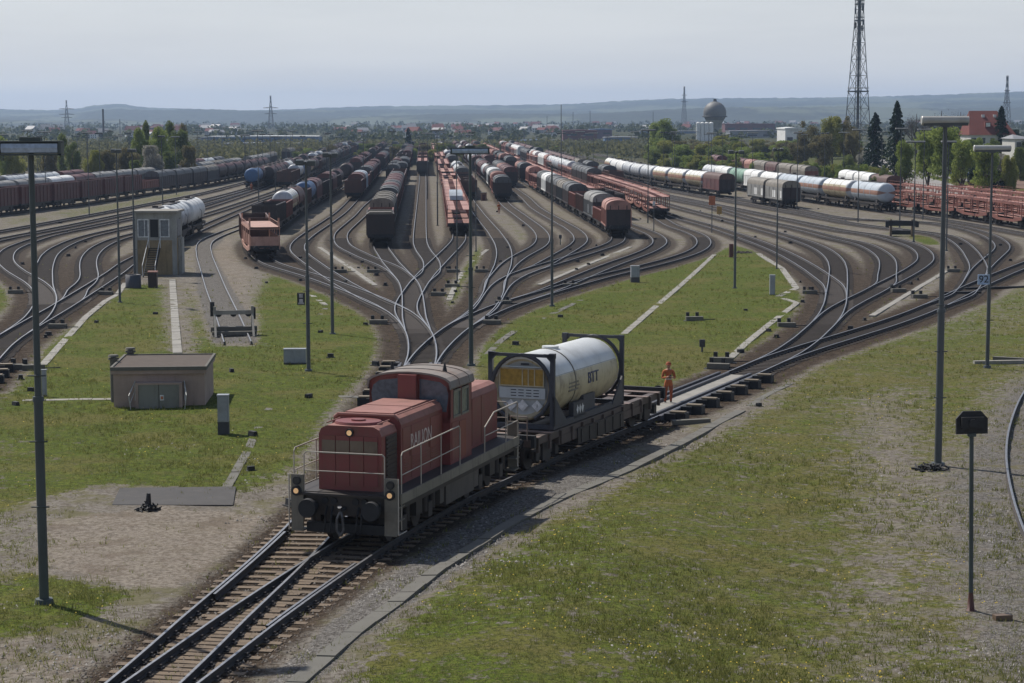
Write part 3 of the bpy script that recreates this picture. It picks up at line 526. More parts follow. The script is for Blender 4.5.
ribbon('concrete_path', [(171.9,278.8),(173.8,309),(176.8,352)], .5)
ribbon('concrete_path', [(275.6,397),(262,417),(245,452),(226,485)], .32, 'dconcrete', .02)
ribbon('concrete_path', [(22,398.2),(70,397.5),(112,397)], .55, 'concrete', .02)
ribbon('concrete_path', [(240,395.5),(300,394.6),(345,395),(376,396)], .6, 'dconcrete', .01)
ribbon('concrete_path', [(298.6,287.3),(311,294),(325,304)], .4, 'concrete', .03); ribbon('concrete_path', [(325,307),(312,322),(300,338),(292.7,349)], .35, 'dconcrete', .0)
ribbon('concrete_path', [(319,246.4),(350,267),(374.7,284.4)], .42, 'concrete', .03)
ribbon('concrete_path', [(448.6,299.4),(455,284),(463,270.7)], .4, 'concrete', .03); ribbon('concrete_path', [(470,262),(487,249)], .4, 'concrete', .02)
ribbon('concrete_path', [(538.6,284.3),(580,267),(630,246.8)], .42, 'concrete', .03)
ribbon('concrete_path', [(486,354.7),(500,340),(515,329.8),(538.6,319.6),(572,304),(603,288.8)], .4, 'dconcrete', .03)
ribbon('concrete_path', [(623.5,334),(647,313.7),(685,281.5),(714,255)], .42)
ribbon('concrete_path', [(758,254.2),(781.6,268.9),(796,289),(777.7,297)], .5); ribbon('concrete_path', [(783,299),(796.7,303.4),(768.4,325),(746.9,342.5),(725.4,362)], .42)
ribbon('concrete_path', [(871.4,316.5),(912,292),(945.6,272)], .42)
ribbon('dirt_path', [(790,378),(870,377),(1000,378)], .35, 'dconcrete', -.02)
def slab(name, px, mat, h=.05, kind='structure'):
    P_ = [un(x, y, -.15) for x, y in px]; z = min(gz(*p) for p in P_); mb = MB(); mb.extz(P_, z-.15, max(gz(*p) for p in P_)+h); o = mb.build(name, [mat]); fixn(o); return tag(o, kind=kind)
slab('asphalt_pad', [(111,503),(232,503.5),(235,486.5),(119,487.5)], 'pad', .03)

# ------------------------------------------------------------------ grass tufts, dandelions, loose stones
def scatter(n, y0, y1, x0=-20, x1=1044):
    px = rng.uniform(x0, x1, n); py = rng.uniform(y0, y1, n); W = np.array([un(a, b, -.2) for a, b in zip(px, py)]); return W[:, 0], W[:, 1]
def tri_object(name, V, F, mats, mi=None):
    me = bpy.data.meshes.new(name); me.vertices.add(len(V)); me.vertices.foreach_set('co', V.ravel()); k = F.shape[1]
    me.loops.add(F.size); me.loops.foreach_set('vertex_index', F.ravel()); me.polygons.add(len(F)); me.polygons.foreach_set('loop_start', np.arange(len(F))*k)
    me.update(calc_edges=True)
    for m in mats: me.materials.append(m)
    if mi is not None: me.polygons.foreach_set('material_index', mi)
    o = bpy.data.objects.new(name, me); C.objects.link(o); return o
def hgt(X, Y): return -3.0*np.tanh(np.maximum(0, Y-45)/200)-.2+bank(X, Y)+mound(X, Y)
def patchy(X, Y):               # slow clumping so tufts gather
    return (np.sin(X*1.7+2*np.sin(Y*.8))+np.sin(Y*1.3+1.5*np.sin(X*1.1))+np.sin(X*4.1+Y*3.3))/3
X, Y = scatter(150000, 255, 760); g, b_, d_, v_ = masks(X, Y)
keep = (rng.random(len(X)) < (g*.85+.05*v_+.02*(1-b_)+.015*b_)*(.55+.55*patchy(X, Y))); X, Y = X[keep], Y[keep]
nb = 5; n = len(X); Xr = np.repeat(X, nb)+rng.normal(0, .06, n*nb); Yr = np.repeat(Y, nb)+rng.normal(0, .06, n*nb); Zr = hgt(Xr, Yr)
hh = np.repeat(rng.uniform(.035, .12, n)*(1+Y/180)*(1+.6*(rng.random(n) < .06)), nb)*rng.uniform(.6, 1.2, n*nb); an = rng.uniform(0, 6.28, n*nb); w = .007*(1+Yr/70)
dx, dy = np.cos(an)*w, np.sin(an)*w; lx, ly = rng.normal(0, .4, n*nb)*hh, rng.normal(0, .4, n*nb)*hh
V = np.stack([np.stack([Xr-dx, Yr-dy, Zr-.01], 1), np.stack([Xr+dx, Yr+dy, Zr-.01], 1), np.stack([Xr+lx, Yr+ly, Zr+hh], 1)], 1).reshape(-1, 3)
o = tri_object('grass', V, np.arange(len(V)).reshape(-1, 3), [leafmat('grass_blade', (.075, .10, .022), (.27, .26, .09))]); tag(o, 'short patchy spring grass growing between the tracks and paths', 'grass', kind='stuff')
X, Y = scatter(2600, 300, 700); g, b_, d_, v_ = masks(X, Y); keep = (g > .4) & (patchy(X*.35, Y*.35) > .15); X, Y = X[keep], Y[keep]; n = len(X); Z = hgt(X, Y)+.05; r = .014*(1+Y/90)
V = np.stack([np.stack([X+r*math.cos(a), Y+r*math.sin(a), Z+q], 1) for a, q in ((0, .01), (1.57, .02), (3.14, .01), (4.71, 0))], 1).reshape(-1, 3)
o = tri_object('dandelions', V, np.arange(len(V)).reshape(-1, 4), [plain('dandelion_yellow', (.50, .36, .03), .8)]); tag(o, 'small yellow dandelion heads dotted through the grass', 'flowers', kind='stuff')
def stones(name, X, Y, r0, r1, mats, label):
    n = len(X); Z = hgt(X, Y); r = rng.uniform(r0, r1, n)
    base = np.array([(1, 0, 0), (0, 1, 0), (-1, 0, 0), (0, -1, 0), (0, 0, 1)]); a = rng.uniform(0, 6.28, n); ca, sa_ = np.cos(a), np.sin(a)
    V = []
    for bx, by, bz in base:
        j = rng.uniform(.6, 1.25, n); V.append(np.stack([X+(bx*ca-by*sa_)*r*j, Y+(bx*sa_+by*ca)*r*j, Z-.015+bz*r*j*1.1], 1))
    V = np.stack(V, 1).reshape(-1, 3); F = np.array([(0, 1, 4), (1, 2, 4), (2, 3, 4), (3, 0, 4)]); F = (F[None]+np.arange(n)[:, None, None]*5).reshape(-1, 3)
    return tag(tri_object(name, V, F, mats, rng.integers(0, len(mats), n).repeat(4)), label, 'stones', kind='stuff')
X, Y = scatter(42000, 420, 760); g, b_, d_, v_ = masks(X, Y)
k1 = (b_ > .25) & (rng.random(len(X)) < .8); stones('ballast', X[k1], Y[k1], .02, .045, [plain('ballast_stone_%d' % i, c, .9) for i, c in enumerate([(.07, .05, .038), (.11, .085, .065), (.045, .036, .03), (.16, .14, .12)])], 'brown stained ballast stones lying between the sleepers')
k2 = (b_ < .3) & (rng.random(len(X)) < v_*.9+.07+.25*(patchy(X*.6+9, Y*.6) > .45)); stones('gravel', X[k2], Y[k2], .02, .05, [plain('gravel_stone_%d' % i, c, .9) for i, c in enumerate([(.20, .185, .17), (.12, .11, .10), (.28, .26, .24)])], 'loose grey gravel scattered beside the tracks')

# ------------------------------------------------------------------ freight wagons (local: y along the track, z=0 rail top)
class Kit:
    """collects parts; full -> a parent with child parts, lite -> one mesh (too small in the photo to show parts)"""
    def __init__(s): s.parts = []
    def part(s, name, mats, sub=None):
        mb = MB(); s.parts.append((name, mb, mats if isinstance(mats, list) else [mats], sub)); return mb
    def full(s, name):
        r = empty(name); byname = {}
        for i, (n, mb, mats, sub) in enumerate(s.parts):
            o = mb.build(n, mats, byname[sub] if sub is not None else r); byname[i] = o
        index_kids(r); return r
    def lite(s, name):
        al = MB(); slots = []
        for n, mb, mats, sub in s.parts:
            if n == 'wheel': continue
            mp = []
            for m in mats:
                if m not in slots: slots.append(m)
                mp.append(slots.index(m))
            o = len(al.v); al.v += mb.v; al.f += [tuple(i+o for i in f) for f in mb.f]; al.m += [mp[i] for i in mb.m]; al.sm += mb.sm
        return al.build(name, slots)
def bogie(K, y, wb=1.8):
    b = K.part('bogie', 'under'); idx = len(K.parts)-1
    for s in (-1, 1):
        b.ext([(s*.98, .72), (s*1.08, .72), (s*1.08, .40), (s*.98, .40)], y-wb/2-.25, y+wb/2+.25)
        b.box(min(s*.95, s*1.14), max(s*.95, s*1.14), y-.35, y+.35, .25, .85)
        for q in (-wb/2, wb/2): b.box(min(s*1., s*1.18), max(s*1., s*1.18), y+q-.15, y+q+.15, .32, .66)
    b.box(-1, 1, y-.25, y+.25, .45, .95)
    for q in (-wb/2, wb/2):
        for s in (-1, 1):
            w = K.part('wheel', ['under', 'steel'], idx)
            w.cyl((s*.70, y+q, .46), (s*.83, y+q, .46), .46, .46, 16); w.cyl((s*.69, y+q, .46), (s*.70, y+q, .46), .49, .49, 16)
            w.cyl((0, y+q, .46), (s*.98, y+q, .46), .09, .09, 6)
def ends(K, L, col='black', z=1.05):
    """headstocks, four buffers, hooks"""
    for s in (-1, 1):
        f = K.part('headstock', col); y = s*(L/2-.62); f.box(-1.35, 1.35, min(y, y-s*.18), max(y, y-s*.18), .85, 1.28)
        f.box(-.07, .07, min(y, y+s*.35), max(y, y+s*.35), .93, 1.08)
    for s in (-1, 1):
        for x in (-.875, .875):
            b = K.part('buffer', 'black'); y = s*(L/2-.62)
            b.cyl((x, y, z), (x, y+s*.5, z), .11, .11, 8); b.cyl((x, y+s*.5, z), (x, y+s*.62, z), .23, .22, 14)
def underframe(K, L, col='under', z0=.95, z1=1.22):
    f = K.part('underframe', col)
    for s in (-1, 1): f.box(min(s*1.25, s*1.40), max(s*1.25, s*1.40), -L/2+.65, L/2-.65, z0, z1)
    f.box(-.2, .2, -L/2+.65, L/2-.65, .8, 1.15)
    f.extx([(-2.8, 1.0), (2.8, 1.0), (1.9, .55), (-1.9, .55)], -1.32, -1.25); f.extx([(-2.8, 1.0), (2.8, 1.0), (1.9, .55), (-1.9, .55)], 1.25, 1.32)
    f.cyl((-.6, -2.5, .75), (-.6, -1.3, .75), .2, .2, 8)
def open_wagon(col, inside='dark', L=14.0, bars=0, load=None, h=3.25, w=1.42):
    K = Kit(); l = L/2-.62; b = K.part('body', [col, inside])
    for s in (-1, 1):
        b.box(min(s*w, s*(w-.07)), max(s*w, s*(w-.07)), -l, l, 1.2, h); b.box(-w+.07, w-.07, min(s*l, s*(l-.08)), max(s*l, s*(l-.08)), 1.2, h-.03)
        b.box(min(s*(w-.10), s*(w+.06)), max(s*(w-.10), s*(w+.06)), -l-.03, l+.03, h-.02, h+.10)
        b.box(-w+.1, w-.1, min(s*(l+.03), s*(l-.12)), max(s*(l+.03), s*(l-.12)), h-.01, h+.095)
        for i in range(9):
            y = -l+.1+i*(2*l-.2)/8; b.box(min(s*w, s*(w+.09)), max(s*w, s*(w+.09)), y-.07, y+.07, 1.15, h-.02)
        for x in (-1.0, -.5, 0, .5, 1.0): b.box(x-.05, x+.05, min(s*l, s*(l+.07)), max(s*l, s*(l+.07)), 1.25, h-.04)
        b.box(-w, w, min(s*l, s*(l+.06)), max(s*l, s*(l+.06)), 1.9, 2.02)
    b.box(-w+.07, w-.07, -l+.08, l-.08, 1.2, 1.3, 1)
    if load:
        p = K.part('load', load)
        p.box(-w+.09, w-.09, -l+.1, l-.1, 1.31, h-.55)
        for i in range(10):
            y = -l+.6+i*(2*l-1.2)/9; p.ext([(-w+.3, h-.56), (w-.3, h-.56), (.3, h-.15-random.random()*.25), (-.4, h-.2)], y-.5, y+.5)
    if bars:
        p = K.part('cross_bar', 'tan')
        for i in range(bars): y = -l+(i+.5)*2*l/bars; p.box(-w+.05, w-.05, y-.16, y+.16, h+.10, h+.18)
        p = K.part('end_cover', 'tan'); p.ext([(-w-.05, h+.11), (w+.05, h+.11), (w-.3, h+.36), (-w+.3, h+.36)], -l-.05, -l+1.7)
    underframe(K, L); ends(K, L); bogie(K, -L/2+3.1); bogie(K, L/2-3.1); return K
def arch(w, z0, z1, zt, n=8, e=.62):
    """round roof hood profile: wall to z1 then arch to zt"""
    p = [(-w, z0), (-w, z1)]
    for i in range(1, n):
        a = math.pi*i/n; p.append((-w*math.cos(a)*(1 if True else 0), z1+(zt-z1)*math.sin(a)**e))
    return p+[(w, z1), (w, z0)]
def hood_wagon(side, roof, end, L=14.0, segs=2, w=1.45, zt=4.15, z1=3.05, ribs=True, z0=1.15, panels=None, e=.62):
    K = Kit(); l = L/2-.62; P = arch(w, z0, z1, zt, 10, e)
    wall = P[:2]; n = len(P)
    b = K.part('side_wall', side)
    for s in (-1, 1): b.box(min(s*w, s*(w-.06)), max(s*w, s*(w-.06)), -l, l, z0, z1)
    if ribs:
        for s in (-1, 1):
            for i in range(segs*4+1):
                y = -l+.06+i*(2*l-.12)/(segs*4); b.box(min(s*w, s*(w+.05)), max(s*w, s*(w+.05)), y-.05, y+.05, z0, z1-.02)
            b.box(min(s*w, s*(w+.07)), max(s*w, s*(w+.07)), -l, l, z0-.02, z0+.14)
    r = K.part('roof', roof)
    for k in range(segs):
        y0 = -l+k*2*l/segs; y1 = -l+(k+1)*2*l/segs; o = .06*(k % 2)
        top = [(x*(1+o*.4), z+o) for x, z in P[1:-1]]
        r.ext(top, y0, y1, 0, True, False, False)
        for yy in (y0+.05, y1-.05): r.ext([(x*1.015, z+.03+o) for x, z in P[1:-1]], yy-.05, yy+.05, 0, False, True, True)
    for s in (-1, 1):
        ew = K.part('end_wall', end); ew.ext(P, s*l-.04*s-.03, s*l+.03)
        for x in (-.95, 0, .95): ew.box(x-.05, x+.05, min(s*l, s*(l+.09)), max(s*l, s*(l+.09)), z0, z1+.5)
    if panels:
        for s in (-1, 1):
            for y, yy in ((-l+.5, -l+1.6), (-1.2, .8)): p = K.part('side_patch', panels); p.box(min(s*w, s*(w+.012)), max(s*w, s*(w+.012)), y, yy, z0+.3, z1-.5)
    underframe(K, L); ends(K, L); bogie(K, -L/2+2.9); bogie(K, L/2-2.9); return K
def tank_wagon(body, top=None, end=None, band=None, L=15.5, r=1.45, zc=2.72, saddle='under'):
    K = Kit(); l = L/2-.85; n = 28; ring = []
    prof = [(-l, .02), (-l+.04, r*.5), (-l+.16, r*.82), (-l+.36, r*.97), (-l+.6, r)]+[(-l+.6+i*(2*l-1.2)/6, r) for i in range(1, 6)]+[(l-.6, r), (l-.36, r*.97), (l-.16, r*.82), (l-.04, r*.5), (l, .02)]
    b = K.part('tank', [body, top or body, end or body, band or body]); o = len(b.f); b.lathe_y(prof, zc, n)
    for k in range(len(prof)-1):
        for i in range(n):
            a = 2*math.pi*(i+.5)/n; z = math.sin(a)
            if k < 4 or k >= len(prof)-5: b.m[k*n+i] = 2 if not (band and abs(z) < .12) else 3
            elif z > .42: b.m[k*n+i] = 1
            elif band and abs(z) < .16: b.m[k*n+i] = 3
    h = K.part('walkway', 'under'); h.box(-.35, .35, -l+2, l-2, zc+r+.02, zc+r+.07); h.cyl((0, 0, zc+r-.05), (0, 0, zc+r+.28), .32, .32, 12)
    for s in (-1, 1): h.tube([(s*.38, -l+2, zc+r+.02), (s*.38, l-2, zc+r+.02)], .025)
    ld = K.part('ladder', 'under')
    for x in (.5, .85): ld.tube([(x+.8, -.3 if x < .6 else .3, 1.2), (x+.75, -.3 if x < .6 else .3, zc), (.4, -.3 if x < .6 else .3, zc+r+.05)], .025)
    for y in (-l*.45, 0, l*.45): rb = K.part('tank_band', body); rb.lathe_y([(y-.06, r+.005), (y-.06, r+.03), (y+.06, r+.03), (y+.06, r+.005)], zc, n)
    for s in (-1, 1):
        sd_ = K.part('saddle', saddle); y = s*(l-1.6); sd_.ext([(-1.2, 1.15), (1.2, 1.15), (1.05, 1.75), (.5, 1.4), (-.5, 1.4), (-1.05, 1.75)], y-.3, y+.3)
        sd_.box(-1.3, 1.3, s*(L/2-.66)-.5 if s > 0 else -(L/2-.66), s*(L/2-.66) if s > 0 else -(L/2-.66)+.5, 1.22, 1.28)
    underframe(K, L); ends(K, L); bogie(K, -L/2+2.5); bogie(K, L/2-2.5); return K
def car_carrier(col, deck, L=15.0, curled=False, loaded=None):
    """double-deck vehicle transporter"""
    K = Kit(); l = L/2-.62; lo = K.part('lower_deck', [col, deck])
    for s in (-1, 1):
        lo.extx([(-l, .95), (-l, 1.3), (-l+3, 1.22), (-l+3.6, .95), (l-3.6, .95), (l-3, 1.22), (l, 1.3), (l, .95), (l-3.4, .62), (-l+3.4, .62)], min(s*1.36, s*1.46), max(s*1.36, s*1.46))
        lo.box(min(s*.5, s*1.36), max(s*.5, s*1.36), -l, l, 1.16, 1.2, 1)
    lo.box(-.5, .5, -l, l, 1.02, 1.08, 0)
    up = K.part('upper_deck', [col, deck]); zt = 2.85
    for s in (-1, 1):
        up.box(min(s*1.36, s*1.46), max(s*1.36, s*1.46), -l, l, zt-.08, zt+.16); up.box(min(s*.45, s*1.36), max(s*.45, s*1.36), -l, l, zt-.02, zt+.03, 1)
    for i in range(12):
        y = -l+.5+i*(2*l-1)/11; up.box(-.45, .45, y-.12, y+.12, zt-.06, zt+.02)
    for s in (-1, 1):
        for y in (-l+.25, -l+3.6, -.35, .35, l-3.6, l-.25):
            p = K.part('post', col); q = .25 if abs(y) < l-.5 else 0
            p.extx([(y-.09-q*(1 if y > 0 else -1)*.0, 1.1), (y+.09, 1.1), (y+.09+q, zt-.06), (y-.09+q, zt-.06)], min(s*1.37, s*1.45), max(s*1.37, s*1.45))
        rl = K.part('guard_rail', col); rl.tube([(s*1.42, -l, zt+.55), (s*1.42, l, zt+.55)], .02)
        for i in range(10): y = -l+i*2*l/9; rl.cyl((s*1.42, y, zt+.1), (s*1.42, y, zt+.55), .02, .02, 4)
    if curled:      # folded loading ramps standing at both ends, panels of mesh on the near side
        f = K.part('ramp', [col, deck])
        for y in (-l+.15, l-.3):
            for s in (-1, 1): f.extx([(y-.1, zt+.1), (y+.18, zt+.1), (y+.5, zt+.55), (y+.35, zt+1.0), (y+.1, zt+1.05), (y+.2, zt+.6)], min(s*1.3, s*1.45), max(s*1.3, s*1.45))
        f.box(-1.3, 1.36, -l+.02, -l+.08, 1.25, 2.15, 1); f.box(-1.35, 1.35, -l, l, zt+.035, zt+.06, 1)
        f.extx([(-l, zt+.16), (l, zt+.16), (l, zt+.2), (-l, zt+.2)], -1.4, 1.4)
        for s in (-1, 1): f.box(min(s*1.30, s*1.34), max(s*1.30, s*1.34), -l+.3, l-.3, 1.3, 2.2, 1)
    if loaded:
        c = K.part('load', loaded)
        for i in range(3):
            y = -l+2.2+i*4.6; c.extx([(y-2, 2.95), (y+2, 2.95), (y+2, 3.4), (y+1.2, 3.5), (y+.7, 3.95), (y-1.2, 3.95), (y-1.9, 3.5)], -.85, .85)
    ends(K, L); bogie(K, -L/2+2.2, 1.6); bogie(K, L/2-2.2, 1.6); return K
def flat_wagon(col, L=14, load=None, lh=1.0):
    K = Kit(); l = L/2-.62; d = K.part('deck', [col, 'wood']); d.box(-1.4, 1.4, -l, l, 1.12, 1.26); d.box(-1.3, 1.3, -l+.1, l-.1, 1.262, 1.29, 1)
    for s in (-1, 1):
        b = K.part('side_board', col); b.box(min(s*1.40, s*1.44), max(s*1.40, s*1.44), -l, l, 1.2, 1.75)
        b.box(-1.4, 1.4, s*l-.03, s*l+.03, 1.26, 1.8)
    if load:
        p = K.part('load', load)
        for i in range(5): y = -l+1.4+i*(2*l-2.8)/4; p.cyl((-.95, y, 1.29+lh/2), (.95, y, 1.29+lh/2), lh/2, lh/2, 14)
    underframe(K, L); ends(K, L); bogie(K, -L/2+2.6); bogie(K, L/2-2.6); return K

KITS = {
 'od': (lambda: open_wagon('dark'), 'open_wagon', 'sooty open freight wagon', 14), 'ob': (lambda: open_wagon('brown'), 'open_wagon', 'rust brown open wagon', 14),
 'or': (lambda: open_wagon('red', h=3.0), 'open_wagon', 'faded red open wagon', 14), 'om': (lambda: open_wagon('maroon', h=3.75), 'open_wagon', 'tall maroon open wagon', 14),
 'ol': (lambda: open_wagon('brown', load='roofgravel'), 'open_wagon', 'brown loaded open wagon', 14), 'ox': (lambda: open_wagon('dark', bars=6), 'open_wagon', 'black cross barred wagon', 14),
 'rf': (lambda: open_wagon('red', inside='pink', h=2.5), 'open_wagon', 'low red open wagon', 12),
 'hr': (lambda: hood_wagon('pink', 'pink', 'dark', L=12, segs=3), 'covered_wagon', 'pink hooded coil wagon', 12), 'hm': (lambda: hood_wagon('maroon', 'maroon', 'dark'), 'covered_wagon', 'maroon covered wagon', 14),
 'hg': (lambda: hood_wagon('darkgrey', 'grey', 'dark', segs=3, L=16, panels='silver'), 'covered_wagon', 'grey roofed covered wagon', 16), 'hd': (lambda: hood_wagon('dark', 'darkgrey', 'dark'), 'covered_wagon', 'dark covered wagon', 14),
 'hp': (lambda: hood_wagon('darkgrey', 'tan', 'dark', segs=4), 'covered_wagon', 'tan roofed dark wagon', 14), 'ht': (lambda: hood_wagon('grey', 'tan', 'locodark', L=13, segs=1, panels='white'), 'covered_wagon', 'tan roofed sliding wall wagon', 13),
 'hb': (lambda: hood_wagon('tan', 'tan', 'red', L=16, segs=3), 'covered_wagon', 'grey brown hooded wagon', 16), 'hn': (lambda: hood_wagon('maroon', 'brown', 'dark', L=14, segs=1), 'covered_wagon', 'brown tarpaulin hooded wagon', 14),
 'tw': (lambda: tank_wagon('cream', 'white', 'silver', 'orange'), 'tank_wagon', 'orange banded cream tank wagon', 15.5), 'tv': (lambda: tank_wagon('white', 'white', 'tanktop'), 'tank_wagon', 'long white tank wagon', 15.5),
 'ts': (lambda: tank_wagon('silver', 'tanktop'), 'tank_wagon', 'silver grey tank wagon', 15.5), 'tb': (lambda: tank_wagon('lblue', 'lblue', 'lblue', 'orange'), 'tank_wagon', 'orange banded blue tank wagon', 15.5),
 'td': (lambda: tank_wagon('dark', 'maroon', 'dark', L=12.5), 'tank_wagon', 'sooty dark tank wagon', 12.5), 'tu': (lambda: tank_wagon('blue', 'blue', 'blue', L=12.5), 'tank_wagon', 'blue tank wagon', 12.5),
 'tg': (lambda: tank_wagon('green', 'green'), 'tank_wagon', 'pale green tank wagon', 15.5), 'tk': (lambda: tank_wagon('maroon', 'brown', 'maroon', L=13), 'tank_wagon', 'rust brown tank wagon', 13),
 'cr': (lambda: car_carrier('red', 'pink'), 'car_transporter_wagon', 'empty red car transporter', 15), 'cs': (lambda: car_carrier('salmon', 'salmon', curled=True), 'car_transporter_wagon', 'salmon pink car transporter with ramps', 15),
 'cl': (lambda: car_carrier('red', 'pink', loaded='lblue'), 'car_transporter_wagon', 'blue laden red car transporter', 15), 'cp': (lambda: car_carrier('pink', 'salmon'), 'car_transporter_wagon', 'bleached pink car transporter', 15),
 'fr': (lambda: flat_wagon('red'), 'flat_wagon', 'low sided red flat wagon', 14), 'fc': (lambda: flat_wagon('brown', load='silver', lh=1.2), 'flat_wagon', 'brown flat wagon with coils', 14),
 'hw': (lambda: hood_wagon('white', 'white', 'tanktop', L=14, segs=2), 'covered_wagon', 'white hooded wagon', 14), 'hl': (lambda: hood_wagon('lblue', 'lblue', 'blue', L=13), 'covered_wagon', 'pale blue covered wagon', 13)}
PROTO = {}
ORD = ['nearest', 'second', 'third', 'fourth', 'fifth', 'sixth', 'seventh', 'eighth', 'ninth', 'tenth', 'eleventh', 'twelfth', 'thirteenth', 'fourteenth', 'fifteenth', 'sixteenth', 'seventeenth', 'eighteenth', 'nineteenth', 'twentieth',
       'twenty-first', 'twenty-second', 'twenty-third', 'twenty-fourth', 'twenty-fifth', 'twenty-sixth', 'twenty-seventh', 'twenty-eighth', 'twenty-ninth', 'thirtieth', 'thirty-first', 'thirty-second', 'thirty-third', 'thirty-fourth', 'thirty-fifth', 'thirty-sixth', 'thirty-seventh', 'thirty-eighth', 'thirty-ninth', 'fortieth']+['far']*40
def wagon(kind, lite):
    key = (kind, lite)
    f, nm, lab, L = KITS[kind]
    if key not in PROTO:
        o = f().lite(nm) if lite else f().full(nm)
        if lite: KIDS[o.name] = []
        PROTO[key] = o; first = True; return o
    return copy_tree(PROTO[key])
def place(o, k, s, L, flip=False):
    x0, y0 = LN[k].at(s-L*.33); x1, y1 = LN[k].at(s+L*.33); h = math.atan2(x1-x0, y1-y0); x, y = (x0+x1)/2, (y0+y1)/2
    o.rotation_mode = 'XYZ'; o.location = (x, y, (rz(y0)+rz(y1))/2); o.rotation_euler = (math.atan2(rz(y1)-rz(y0), math.hypot(x1-x0, y1-y0)), 0, -h)
    return x, y
WCOUNT = 0
def row(k, ypix, seq, rowname, yend=150, fill=None, start=None):
    """wagons coupled along track k from the near end (survey row ypix) away to row yend"""
    global WCOUNT
    p0 = [un(0, ypix)[1]][0]; s = LN[k].sY(p0) if start is None else start; Ye = un(0, yend)[1]; i = 0
    r = random.Random(k)
    while True:
        kd = seq[i] if i < len(seq) else (r.choice(fill) if fill else None)
        if kd is None: break
        if kd == '_': s += 14; seq = seq[:i]+seq[i+1:]; continue
        L = KITS[kd][3]; c = s+L/2; x, y = LN[k].at(c)
        if y > Ye or c+L/2 > LN[k].L: break
        if abs(x) > .262*y+9: s += L+.05; i += 1; continue
        o = wagon(kd, y > 330); place(o, k, c, L); WCOUNT += 1
        tag(o, '%s, %s %s' % (KITS[kd][2], ORD[min(i, len(ORD)-1)], rowname), 'freight wagon', 'wagons standing in the yard'); o.hide_render = False
        s += L+.05; i += 1
        if i > len(seq) and r.random() < .16: s += r.uniform(12, 60)
row('L1', 259, ['cs', 'ob'], 'on the track right of the buffer stop siding', yend=236)
sL = LN['L1'].sY(un(0, 232.5)[1])
row('L1', 0, ['od', 'or', 'tw', 'tk', 'ob', 'tu', 'hm', 'od'], 'from the near open wagon behind the salmon transporter', fill=['od', 'hm', 'td', 'ob'], start=sL, yend=150)
row('L2', 199.5, ['ob', 'hm', 'hl', 'or', 'ob', 'hd'], 'in the row right of the white ended tank', fill=['od', 'hm', 'ob', 'hd'], yend=148)
row('L3', 183, ['hd', 'ol', 'dg' if 'dg' in KITS else 'hd', 'od', 'hm'], 'in the row just left of the cross barred wagon', fill=['od', 'ob', 'hd', 'td'], yend=147)
row('L4', 246, ['ox', 'or', 'hp', 'hp', 'ob', 'hd', 'hm', 'hd'], 'in the row led by the cross barred wagon', fill=['hd', 'ob', 'hm'], yend=147)
row('C5', 175, ['od', 'cr', 'cr'], 'far up the empty centre track', fill=['cr', 'ob'], yend=150)
row('C6', 234, ['cr', 'cr', 'cl', 'cr', 'cr', 'cr', 'cp', 'cr'], 'in the red row right of the grass strip', fill=['cr', 'cp', 'cr'], yend=148)
row('Sf', 199, ['ol', 'ol', 'od', 'ob', 'hd', 'ts'], 'in the brown row beside the centre lamp mast', fill=['od', 'ob', 'hd', 'ts'], yend=148)
row('Se', 201, ['hd', 'cr', 'hr', 'hd', 'hw', 'hd'], 'in the row behind the small tan relay hut', fill=['hd', 'tk', 'hm', 'ts', 'ob'], yend=147)
row('Sd', 187, ['hm', 'hm', 'hr', 'hd'], 'in the short row left of the grey hoods', fill=['hd', 'hw', 'hm', 'ob'], yend=147)
row('Sc', 237, ['hr', 'rf', 'hg', 'ob', 'or', 'hd', 'hp', 'hd', 'hd', 'hw', 'hd'], 'in the row led by the pink hooded wagon', fill=['cr', 'hd', 'hr', 'cr'], yend=147)
row('Sa', 219, ['od', 'od', 'cr', 'cr', 'cr'], 'in the row behind the pink hooded wagon', fill=['cr', 'cp', 'cr'], yend=147)
row('S1', 218, ['cr', 'cr', 'cp', 'cr', 'cr', 'cr', 'cp', 'cr'], 'in the long transporter row right of centre', fill=['cr', 'cp', 'cr', 'hd'], yend=146)
row('Ra1', 183, ['hd', 'fc', 'ts', 'ts', 'ts', 'ts', 'ts', 'hr', 'hw', 'hw'], 'in the row of small silver tanks', fill=['hr', 'hw', 'cp'], yend=146)
row('Ra2', 188, ['ob', 'hd', 'or', 'or', 'hd', 'ob', 'hp'], 'in the row ending left of the white tanks', fill=['hd', 'td', 'hm', 'td'], yend=147)
row('Rc2', 197.5, ['hn', 'tw', 'tw', 'tw', 'ts', 'ts', 'ts', 'tv', 'tv', 'tw'], 'in the long white tank row at right', fill=None, yend=150)
row('Rc2', 0, ['ht', 'ht'], 'standing alone in front of the white tanks', start=LN['Rc2'].sY(un(0, 208.5)[1]), yend=160)
row('Rd1', 212.5, ['tb', 'tw', 'tb', 'tb', 'tv', 'hw', 'tg', 'hw', 'ts'], 'in the row led by the pale blue tank', fill=None, yend=172)
row('Rd2', 0, ['cr']*8, 'in the front transporter row at right edge', start=LN['Rd2'].L*0+2, yend=211)
row('Rd3', 0, ['cr']*6+['hn', 'hw', 'hw'], 'in the middle transporter row at right edge', start=2, yend=190)
row('Rd4', 0, ['cr']*4, 'in the back transporter row at right edge', start=2, yend=204)
row('Rd3', 187, ['hb', 'hb', 'hn', 'hb', 'hr', 'hm', 'or', 'or'], 'in the brown hooded row below the hedge', fill=['or', 'hm'], yend=160)
row('La', 252, ['tv', 'ts', 'tv'], 'of the three tanks behind the control tower', yend=150)
row('Ld', 188.5, ['tu', 'td', 'td', 'td', 'tk'], 'in the row led by the blue tank at left', fill=['td', 'hd', 'td'], yend=148)
